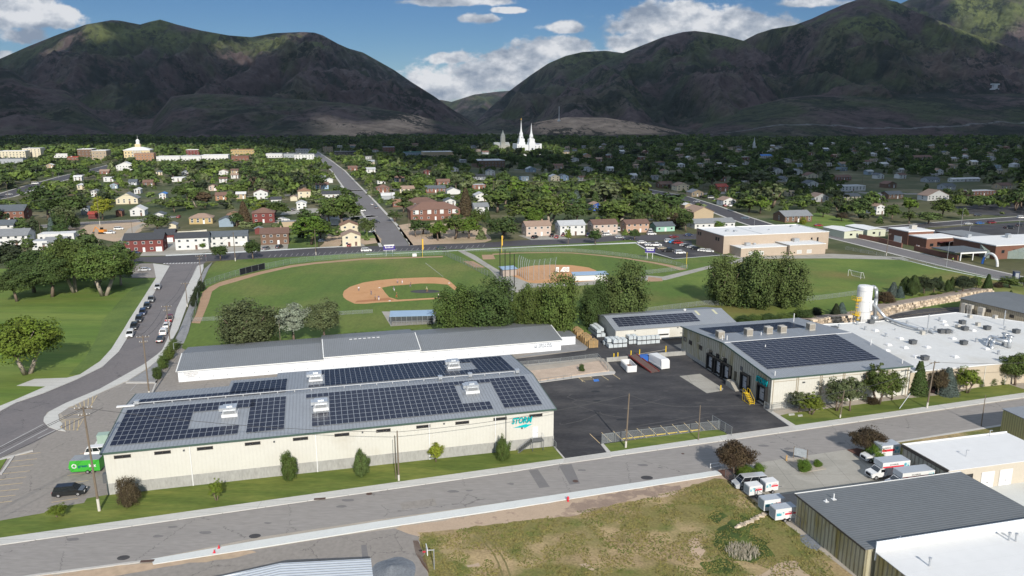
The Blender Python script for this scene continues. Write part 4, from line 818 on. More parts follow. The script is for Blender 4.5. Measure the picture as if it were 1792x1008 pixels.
def factory():
 o=loc(DOCK,34.4,0);t=thing('factory','white flat roofed factory covered in vents and skylights behind the frontage trees','factory',tuple(o),R(14.0))
 H=5.3;F=[(0,0),(62,0),(62,25),(50.8,40.3),(21.5,37.4),(8.2,38.2),(0,38.5)]
 w=MB();w.prism(F,0,H-.05);w.build('wall',mat('tan_stucco_wall',(.46,.39,.30),.85,.06,.4),t)
 r=MB();FF=[(-.2+.203,-.25),(62.2,-.25),(62.2,25.1),(50.9,40.5),(21.5,37.7),(8.2,38.5),(0.003,38.8)];r.prism(FF,H-.05,H+.06);roof=r.build('roof',M_MEMB,t)
 r=MB()
 for i in range(len(FF)):
  a,b=Vector((*FF[i],0)),Vector((*FF[(i+1)%len(FF)],0));d=(b-a).normalized();n=Vector((-d.y,d.x,0))
  r.prism([(a+n*.0)[:2],(b+n*.0)[:2],(b+n*.25)[:2],(a+n*.25)[:2]],H+.063,H+.22)
 r.build('parapet',M_MEMB2,t)
 r=MB()
 for i in range(10):r.box(2+i*6.0,2.15+i*6.0,-.10,-.003,0,H-.2)
 r.build('wall_trim',M_CREAM,t)
 K=H+.06
 def L(px,py):g=G(px,py,K);a=R(14.0);v=g-o;return v.x*math.cos(a)+v.y*math.sin(a),-v.x*math.sin(a)+v.y*math.cos(a)
 # skylight domes, fans and boxes; places read off the roof
 dome=MB().lathe([(.95,0),(.95,.16)],4).lathe([(.85,.163),(.75,.34),(.45,.48),(.1,.53)],4).mesh('skylight',M_WHITEP)
 for x,y in((1554,604),(1583,609),(1575,593),(1622,608),(1650,563),(1671,625),(1667,593),(1551,614),(1557,633-2),(1532,580-1),(1702,579),(1725,611),(1748,595),(1653,569),(1676,554+16),(1602,625)):
  a,b=L(x,y)
  if 0.8<a<61 and .8<b<37:link('skylight',dome,t,(a,b,K),R(45))
 fan=MB();fan.box(-.4,.4,-.4,.4,0,.12);fan.lathe([(.25,.12),(.25,.55),(.34,.6),(.34,.85),(.2,.95)],10);fan=fan.mesh('roof_fan',M_GALV)
 for x,y in((1550,589),(1587,567),(1514,577),(1644,561),(1636,577),(1667,583),(1708,598),(1747,620),(1758,577),(1468,573),(1500,562+6)):
  a,b=L(x,y)
  if 0.5<a<61.5 and .5<b<38:link('roof_fan',fan,t,(a,b,K))
 bx=MB();bx.box(-.6,.6,-.5,.5,0,.2);bx.box(-.75,.75,-.6,.6,.203,.95);bx.box(-.8,.8,-.65,.65,.953,1.05);bx=bx.mesh('exhaust_box',M_DGREY)
 for x,y in((1597,602),(1647,592-9),(1686,603),(1657,583),(1618,632-2),(1684,557+10),(1727,577),(1778,583),(1460,578),(1524,566),(1688,578)):
  a,b=L(x,y)
  if 0.8<a<61 and .8<b<37.5:link('exhaust_box',bx,t,(a,b,K))
 be=MB();be.box(-.5,.5,-.45,.45,0,.9);be=be.mesh('cooler_box',M_UNIT)
 for x,y in((1614,585),(1676,574),(1711,570),(1697,556),(1741,551+6)):
  a,b=L(x,y)
  if 0.8<a<61 and .8<b<39:link('cooler_box',be,t,(a,b,K))
 for x,y,h in((1622,584,3.0),(1623,576,4.0),(1690,575,2.2),(1756,570,4.2),(1745,596,1.4),(1512,552,1),(1476,583,.7),(1566,578,.6)):
  a,b=L(x,y)
  if 0.3<a<61.5:MB().rod((a,b,K),(a,b,K+h),.14,n=8).build('vent_pipe',M_GALV,t)
  # twin curled ducts on the right
 d=MB();pts=[L(1735,611)+(.3,),L(1736,607)+(1.3,),L(1740,605)+(1.9,),L(1765,609)+(1.9,)]
 for off in(0,2.2):
  pp=[Vector((p[0]+off*.4,p[1]+off,K+p[2]-.3))for p in pts]
  for i in range(3):d.rod(pp[i],pp[i+1],.42,n=12)
  e=pp[3];d.rod((e.x,e.y,K),(e.x,e.y,K+2.6),.5,n=12);d.rod((e.x,e.y,K+2.6),(e.x,e.y,K+3.0),.5,.9,n=12)
 d.build('exhaust_duct',M_GALV,t,smooth=True)
 d=MB();a0=L(1549,561);pts=[(a0[0],a0[1],.8),L(1580,573)+(.8,),L(1605,580)+(.8,),L(1625,582)+(.8,),L(1635,585)+(.1,)]
 for i in range(4):d.rod((pts[i][0],pts[i][1],K+pts[i][2]),(pts[i+1][0],pts[i+1][1],K+pts[i+1][2]),.38,n=10)
 for i in range(9):
  q=Vector((pts[0][0],pts[0][1],0)).lerp(Vector((pts[3][0],pts[3][1],0)),i/8);d.box(q.x-.05,q.x+.05,q.y-.4,q.y+.4,K,K+.5)
 d.build('conveyor_duct',M_GALV,t,smooth=False)
 a,b=L(1505,567);s=MB();s.box(a-1.4,a+1.4,b-1.2,b+1.2,0,.6)
 return t,L,K
FACT,FL,FK=factory()
def silo():
 a,b=FL(1506,571);o=loc(FACT,a,b+3.5,0)
 o=G(1506,583,0);t=thing('dust_silo','tall white dust collector silo with yellow ladder cages and silver ducts','silo',tuple(o),R(14))
 s=MB();s.lathe([(1.55,3.0),(2.0,4.6),(2.0,13.6),(1.7,13.9),(.3,14.1)],24);s.build('tank',M_WHITEP,t,smooth=False)
 s=MB();s.lathe([(.5,1.2),(1.2,2.2),(1.5,2.997)],16);s.build('hopper',M_WHITEP,t)
 lm=MB().box(-.12,.12,-.12,.12,0,5.5).mesh('leg',M_WHITEP)
 for x in(-1.6,1.6):
  for y in(-1.6,1.6):link('leg',lm,t,(x,y,0))
 s=MB()
 for i in range(3):s.lathe([(2.03,6.5+i*3),(2.03,6.6+i*3)],24)
 s.build('hoop',M_GALV,t)
 c=MB()
 for zz in(5.6,9.8):
  c.box(-3.4,-1.9,-1.3,.9,zz,zz+.1)
  for x,y in((-3.4,-1.3),(-3.4,.9),(-1.9,-1.3),(-2.6,-1.3),(-3.4,-.2)):c.rod((x,y,zz),(x,y,zz+1.1),.06,n=6)
  for z2 in(.55,1.1):c.rod((-3.4,-1.3,zz+z2),(-1.9,-1.3,zz+z2),.06,n=6);c.rod((-3.4,-1.3,zz+z2),(-3.4,.9,zz+z2),.06,n=6)
 for k,(z0,z1,x)in enumerate(((0,6.6,-2.3),(5.6,11.0,-3.0))):
  for y in(-1.0,-.5):c.rod((x,y,z0),(x,y,z1),.05,n=6)
  for i in range(int((z1-z0)/.5)):c.rod((x,-1.0,z0+i*.5),(x,-.5,z0+i*.5),.04,n=6);
  for i in range(4):
   zz=z0+2.4+i*1.0
   if zz<z1:c.lathe([(.42,zz),(.42,zz+.1)],10,x,-1.1)
 c.build('ladder_cage',M_YEL,t)
 d=MB();pp=[(1.9,.3,13.2),(2.9,.2,13.4),(3.7,0,12.6),(3.8,-.2,10),(3.8,-.4,5.0)]
 for i in range(4):d.rod(pp[i],pp[i+1],.48,n=12)
 d.box(3.1,4.5,-1.1,.4,3.4,5.0)
 d.build('exhaust_duct',M_GALV,t,smooth=True)
 i=t.rotation_euler.z;e=Vector((*loc(FACT,*FL(1549,561),FK+.8),));v=e-Vector(t.location);ex=v.x*math.cos(i)+v.y*math.sin(i);ey=-v.x*math.sin(i)+v.y*math.cos(i)
 MB().rod((1.4,-1.0,9.6),(ex,ey,e.z),.42,n=12).build('feed_duct',M_GALV,t,smooth=True)
 s=MB();s.box(.4,1.5,-2.1,-1.9,7.0,10.0);s.build('inlet_box',M_WHITEP,t)
silo()
# ================================================================== tank shed
def shed():
 o=G(1077,600);t=thing('tank_shed','low cream shed with a small solar array behind the stacks of plastic tanks','shed',(o.x,o.y,0),R(14))
 LX,D,RY,HE,HR=35.8,17,8.4,3.6,5.5;zf=lambda y:HE+(HR-HE)*(y/RY if y<RY else(D-y)/(D-RY));e=.35
 w=MB();w.box(0,LX,0,D,0,HE-.08);w.add([(0,0,HE-.08),(0,D,HE-.08),(0,RY,HR-.12)],[(0,2,1)]);w.add([(LX,0,HE-.08),(LX,D,HE-.08),(LX,RY,HR-.12)],[(0,1,2)]);w.build('wall',M_CREAM,t)
 r=MB();roof_slab(r,[(-e,-e,zf(0)),(LX+e,-e,zf(0)),(LX+e,RY,HR),(-e,RY,HR)]);roof_slab(r,[(-e,RY+.003,HR),(LX+e,RY+.003,HR),(LX+e,D+e,HE),(-e,D+e,HE)]);r.build('roof',M_ROOFM,t)
 solar(t,zf,cells(0,15,0,5),1.4,1.4,1.64,1.06,0)
 r=MB()
 for x in(27.5,33.0):roof_slab(r,[(x-.35,4.6,zf(4.6)+.03),(x+.35,4.6,zf(4.6)+.03),(x+.35,7.8,zf(7.8)+.03),(x-.35,7.8,zf(7.8)+.03)],.02)
 r.build('skylight_strip',mat('fibreglass_panel',(.52,.50,.33),.5,.05),t)
 d=MB();d.box(12.3,15.9,-.08,0,.1,3.0);dd=d.build('roll_up_door',M_WHITEP,t);window(dd,3.0,.4,(14.1,-.08,1.2),mull=3)
 b=MB();b.lathe([(.3,HR-.1),(.3,HR+.2),(.5,HR+.3),(.1,HR+.5)],10,24.5,RY);b.build('roof_vent',M_WHITEP,t)
 for x in(5.6,18.3):MB().box(x-.2,x+.2,-.2,0,3.0,3.2).build('wall_lamp',M_DGREY,t)
shed()
# ================================================================== buildings at the lower right, olive shed, corrugated shed
def box_roof_building(name,label,cat,origin,ang,foot,h,mwall,mroof,par=.25,parts=None):
 t=thing(name,label,cat,tuple(origin),ang);w=MB();w.prism(foot,0,h-.05);w.build('wall',mwall,t)
 cx=sum(p[0]for p in foot)/len(foot);cy=sum(p[1]for p in foot)/len(foot);q=lambda k:[(cx+(x-cx)*(1+k/max(1,abs(x-cx))),cy+(y-cy)*(1+k/max(1,abs(y-cy))))for x,y in foot]
 r=MB();r.prism(q(.2),h-.047,h+.05);r.build('roof',mroof,t)
 if par:
  r=MB();ou=q(.2);iq=q(-.1);n=len(foot)
  for i in range(n):r.prism([ou[i],ou[(i+1)%n],iq[(i+1)%n],iq[i]],h+.053,h+par)
  r.build('parapet',parts or M_WTRIM,t)
 return t
def lower_right():
 o=G(1391,916);t=thing('metal_building','ribbed olive metal building with a big dark grey roof at the lower right','warehouse',tuple(o),R(14));H=4.8
 w=MB();w.box(0,29.5,-15.0,0,0,H-.1);w.build('wall',M_OLIVE,t)
 r=MB();roof_slab(r,[(-.25,-15.2,H+.02),(29.8,-15.2,H+.02),(29.8,.25,H),(-.25,.25,H)]);r.build('roof',M_ROOFD2,t)
 r=MB();r.box(-.32,-.253,-15.2,.25,H-.22,H+.05);r.build('eave_trim',M_FRAME,t);r=MB();r.box(-.3,29.8,.253,.36,H-.1,H+.08);r.build('gutter',M_WTRIM,t)
 for x,y,h in((4.3,-2.6,.9),(2.8,-2.9,.4),(6.0,-14.2,.4)):b=MB();b.rod((x,y,H),(x,y,H+h),.09,n=8);b.box(x-.3,x+.3,y-.3,y+.3,H+.003,H+.08);b.build('vent_pipe',M_WHITEP,t)
 t=thing('metal_building','white flat roofed building with a low white parapet below the dark grey roof','building',tuple(loc(t,0,-15.35)),R(14));
 w=MB();w.box(1.2,45,-25,-.25,0,4.4);w.build('wall',M_OLIVE,t);r=MB();r.box(1.0,45.2,-25.2,-.2,4.403,4.5);r.build('roof',M_MEMB2,t)
 r=MB();r.box(1.1,45,-.2,-.05,3.2,5.9);r.build('parapet',M_WHITER,t)
 for x,y in((5.4,-4.6),(20.3,-2.2),(21.0,-2.6)):b=MB();b.rod((x,y,4.5),(x,y,5.5),.12,n=8);b.rod((x,y,5.5),(x,y,5.7),.2,n=8);b.build('vent_pipe',M_GALV,t)
 b=MB();b.box(-.9,.6,-2.9,-1.6,0,.9);b.build('utility_box',M_CREAM,t)
 # building with the two white garage doors
 o=G(1575,805);t=thing('garage_building','white flat roofed building with two white garage doors behind the rental trucks','building',tuple(o),R(14));H=4.0
 w=MB();w.box(-1.6,15.5,-12.2,-2.2,0,H-.05);w.build('wall',mat('beige_stucco',(.50,.45,.37),.85,.05,.4),t)
 w=MB();w.box(-1.7,-1.603,-12.2,-2.2,0,H-.3);w.build('side_wall',M_CREAMD,t)
 r=MB();r.box(-1.9,20.5,-12.4,-2.0,H-.047,H+.05);r.build('roof',M_MEMB2,t);r=MB();r.box(-2.0,-1.75,-12.4,-2.0,H+.053,H+.2);r.box(-2.0,-1.903,-12.4,-2.0,H-.35,H+.05);r.build('eave_trim',M_FRAME,t)
 r=MB();r.box(-1.9,20.5,-2.2,-2.0,H+.053,H+.25);r.build('parapet',M_WTRIM,t)
 w=MB();w.box(15.5,20.2,-12.0,-2.2,0,H-.05);w.build('wall',mat('beige_stucco',(.50,.45,.37)),t)
 for x in(6.3,10.0):
  b=MB();b.box(x-1.3,x+1.3,-12.3,-12.203,.05,2.9);d=b.build('garage_door',M_WHITEP,t);MB().box(x-.15,x+.15,-12.34,-12.303,.9,1.0).build('handle',M_DGREY,d)
 window(t,1.4,.8,(2.6,-12.2,2.1))
 for x,y,h in((16.0,-2.8,1.2),(5.2,-8.6,1.2)):b=MB();b.rod((x,y,H),(x,y,H+h),.07,n=8);b.rod((x,y,H+h),(x+.5,y,H+h-.1),.07,n=8);b.build('vent_pipe',M_GALV,t)
 o=G(1749,762);t=thing('olive_shed','olive green ribbed metal shed at the right edge of the picture','shed',tuple(o),R(14));w=MB();w.box(0,18,-9,0,0,5.2);w.build('wall',mat('olive_yellow_ribbed_wall',(.36,.33,.15),.6,.08,.4,ribs=('xy',.5,.06,.35)),t)
 r=MB();roof_slab(r,[(-.2,-9.2,5.3),(18,-9.2,5.3),(18,.2,5.5),(-.2,.2,5.5)]);r.build('roof',M_ROOFM,t);b=MB();b.box(5,6,-9.6,-9.003,2.4,3.4);b.build('wall_unit',M_UNIT,t)
 # corrugated roof at the bottom edge
 o=G(645,978,3.5);t=thing('corrugated_shed','shed with a silver corrugated roof cut off by the bottom edge of the picture','shed',(o.x,o.y,0),R(14));HP=4.6
 w=MB();w.box(-29,0,-26,-.3,0,3.4);w.add([(-29,-.3,3.4),(0,-.3,3.4),(-11,-.3,HP-.15)],[(0,1,2)]);w.build('wall',M_WHITER,t)
 r=MB();roof_slab(r,[(-11,-26,HP),(.3,-26,3.5),(.3,0,3.5),(-11,0,HP)]);roof_slab(r,[(-29.3,-26,2.8),(-11.003,-26,HP),(-11.003,0,HP),(-29.3,0,2.8)]);r.build('roof',M_CORR,t)
lower_right()
def grey_upper_right():
 o=G(1678,547);t=thing('grey_roof_building','tan building with a dark grey roof behind the white factory roof','building',tuple(o),R(-67));
 w=MB();w.box(0,34,0,22,0,4.6);w.build('wall',mat('tan_ribbed_wall',(.40,.345,.25),.7,.06,.4,ribs=('xy',.6,.05,.3)),t)
 r=MB();roof_slab(r,[(-.4,-.4,4.7),(34,-.4,4.7),(34,11,5.5),(-.4,11,5.5)]);roof_slab(r,[(-.4,11.003,5.5),(34,11.003,5.5),(34,22.4,4.7),(-.4,22.4,4.7)]);r.build('roof',M_ROOFD2,t)
 for x in(9.5,16.5):window(t,1.4,.9,(x,0,2.4),mull=2)
 t2=t
 for i,(x,w_)in enumerate(((1.6,.9),(3.4,.5),(4.3,.5),(7.0,1.2))):
  b=MB();b.box(x,x+w_*1.4,-1.6,-.5,2.2 if i else .2,3.6);b.box(x+.1,x+w_*1.3,-1.5,-.6,0,2.2);b.build('condenser',M_UNIT,t)
grey_upper_right()
# ================================================================== town buildings
WALLC=dict(white=(.60,.60,.585),cream=(.60,.54,.40),tan=(.42,.33,.22),brick=(.20,.095,.068),red=(.17,.05,.045),brown=(.16,.10,.07),grey=(.34,.36,.38),blue=(.30,.42,.55),pblue=(.25,.32,.38),pink=(.50,.40,.34),peach=(.44,.29,.21),mint=(.30,.50,.40),yellow=(.44,.33,.16),ybrick=(.50,.36,.19),orange=(.34,.19,.11),dark=(.06,.06,.065),olive=(.2,.2,.12),green=(.1,.2,.15),navy=(.03,.08,.3),stone=(.36,.29,.21))
ROOFC=dict(dark=(.055,.058,.065),grey=(.20,.21,.22),lgrey=(.42,.43,.44),white=(.58,.58,.575),brown=(.15,.09,.07),tan=(.30,.21,.16),terra=(.24,.14,.09),red=(.33,.06,.045),rust=(.18,.105,.08),blue=(.07,.2,.5),green=(.05,.15,.12),slate=(.10,.115,.13))
def wm(k):return mat('house_wall_'+k,WALLC[k],.85,.07,.5,ribs=('z',.35,.012,.06))
def rm(k):return mat('house_roof_'+k,ROOFC[k],.85,.14,.7,fine=5)
HOUSES=[] # (image rectangle, name for neighbours)
M_WINW=mat('white_window_frame',(.72,.72,.70),.6,.03,1)
M_PANE=mat('house_window_glass',(.05,.06,.07),.2,.2,1,spec=.6)
def house(x0,x1,yb,st,wall,roof,rt,label,dep=None,near='',gar=0,chim=0,dorm=0,ang=None,cat='house',wid=None,win=True,name=None,sh=2.75):
 a=GRID if ang is None else R(ang);p0=G(x0,yb+1);p1=G(x1,yb-1);c=G((x0+x1)/2,yb)
 W_=wid or(G(x1,yb)-G(x0,yb)).length*(1.0 if x1-x0>28 else .9);D=dep or min(14,max(6,W_*.75));h=sh*st+.3
 nm=name or('house' if cat=='house' else cat.replace(' ','_'))
 t=thing(nm,label,cat,tuple(c),a);far=(x1-x0)<24
 x_,X_=-W_/2,W_/2;e=.45;w=MB();w.box(x_,X_,0,D,-.3,h)
 pitch=.42 if rt!='F' else .55
 Rf=MB();q=lambda*P:roof_slab(Rf,list(P),.16)
 if rt=='flat':
  w.box(x_,X_,0,D,h+.003,h+.35);Rf.box(x_+.25,X_-.25,.25,D-.25,h+.3,h+.36)
  rh=.4
 elif rt=='g':
  rh=D/2*pitch;w.add([(x_,0,h),(x_,D,h),(x_,D/2,h+rh-.08)],[(0,2,1)]);w.add([(X_,0,h),(X_,D,h),(X_,D/2,h+rh-.08)],[(0,1,2)])
  k=e*pitch;q((x_-e,-e,h-k+.05),(X_+e,-e,h-k+.05),(X_+e,D/2,h+rh+.05),(x_-e,D/2,h+rh+.05));q((x_-e,D/2+.003,h+rh+.05),(X_+e,D/2+.003,h+rh+.05),(X_+e,D+e,h-k+.05),(x_-e,D+e,h-k+.05))
 elif rt in 'fF':
  rh=W_/2*pitch;w.add([(x_,0,h),(X_,0,h),(0,0,h+rh-.08)],[(0,1,2)]);w.add([(x_,D,h),(X_,D,h),(0,D,h+rh-.08)],[(0,2,1)])
  k=e*pitch;q((x_-e,-e,h-k+.05),(0,-e,h+rh+.05),(0,D+e,h+rh+.05),(x_-e,D+e,h-k+.05));q((.003,-e,h+rh+.05),(X_+e,-e,h-k+.05),(X_+e,D+e,h-k+.05),(.003,D+e,h+rh+.05))
 elif rt=='h':
  m_=min(W_,D)/2;rh=m_*.45;z0=h-.15;rx=max(0.05,W_/2-m_);ry=max(0.05,D/2-m_);cy=D/2
  A=[(x_-e,-e,z0),(X_+e,-e,z0),(X_+e,D+e,z0),(x_-e,D+e,z0)]
  if W_>=D:B=[(-rx,cy,z0+rh+.2),(rx,cy,z0+rh+.2)];Rf.add(A+B,[(0,1,5,4),(1,2,5),(2,3,4,5),(3,0,4),(3,2,1,0)])
  else:B=[(0,cy-ry,z0+rh+.2),(0,cy+ry,z0+rh+.2)];Rf.add(A+B,[(0,1,4),(1,2,5,4),(2,3,5),(3,0,4,5),(3,2,1,0)])
 w.build('wall',wm(wall),t);ro=Rf.build('roof',rm(roof),t)
 if chim:b=MB();b.box(W_*.2,W_*.2+.7,D*.45,D*.45+.7,h,h+rh+.8);b.build('chimney',mat('chimney_brick',(.3,.2,.16),.9,.15,2),ro)
 for k in range(dorm):
  xx=x_+W_*(k+.5)/dorm;b=MB();b.box(xx-1.1,xx+1.1,-.35,.8,h-2.6,h-.2);b.build('dormer',wm('white'),ro)
 gx=None
 if gar:
  gw=4.8 if gar==2 else 2.6;gx=X_-gw/2-.6 if gar>0 else x_;b=MB();b.box(gx-gw/2,gx+gw/2,-.07,-.003,0.02,2.2);b.build('garage_door',M_WTRIM,t)
 if win and nm not in('garage','shed'):
  n=max(2,min(7,int(W_/3.1)))if not far else max(2,min(4,int(W_/4)))
  for s in range(int(math.ceil(st))):
   zz=.95+sh*s
   if zz+1.2>h-.1:zz=h-1.5
   for k in range(n):
    xx=x_+W_*(k+.5)/n
    if s==0 and gx is not None and abs(xx-gx)<gw/2+.8:continue
    if s==0 and k==n//2:
     b=MB();b.box(xx-.5,xx+.5,-.06,-.003,.05,2.1);b.build('door',M_WTRIM if wall not in('white','cream')else rm('brown'),t)
     continue
    window(t,1.3,1.15,(xx,0,zz),0,frame=M_WINW,glass=M_PANE)
   if not far:
    sd=-1 if c.x>0 else 1 # the side that faces the camera
    window(t,1.2,1.1,(X_ if sd>0 else x_,D*.5,zz),R(90)if sd>0 else R(-90),frame=M_WINW,glass=M_PANE)
 s_=(yb-HORIZON)/CAM_H;HOUSES.append(((x0,x1,yb-(h+rh)*s_*.98,yb),near,t,W_,D));return t
H=house
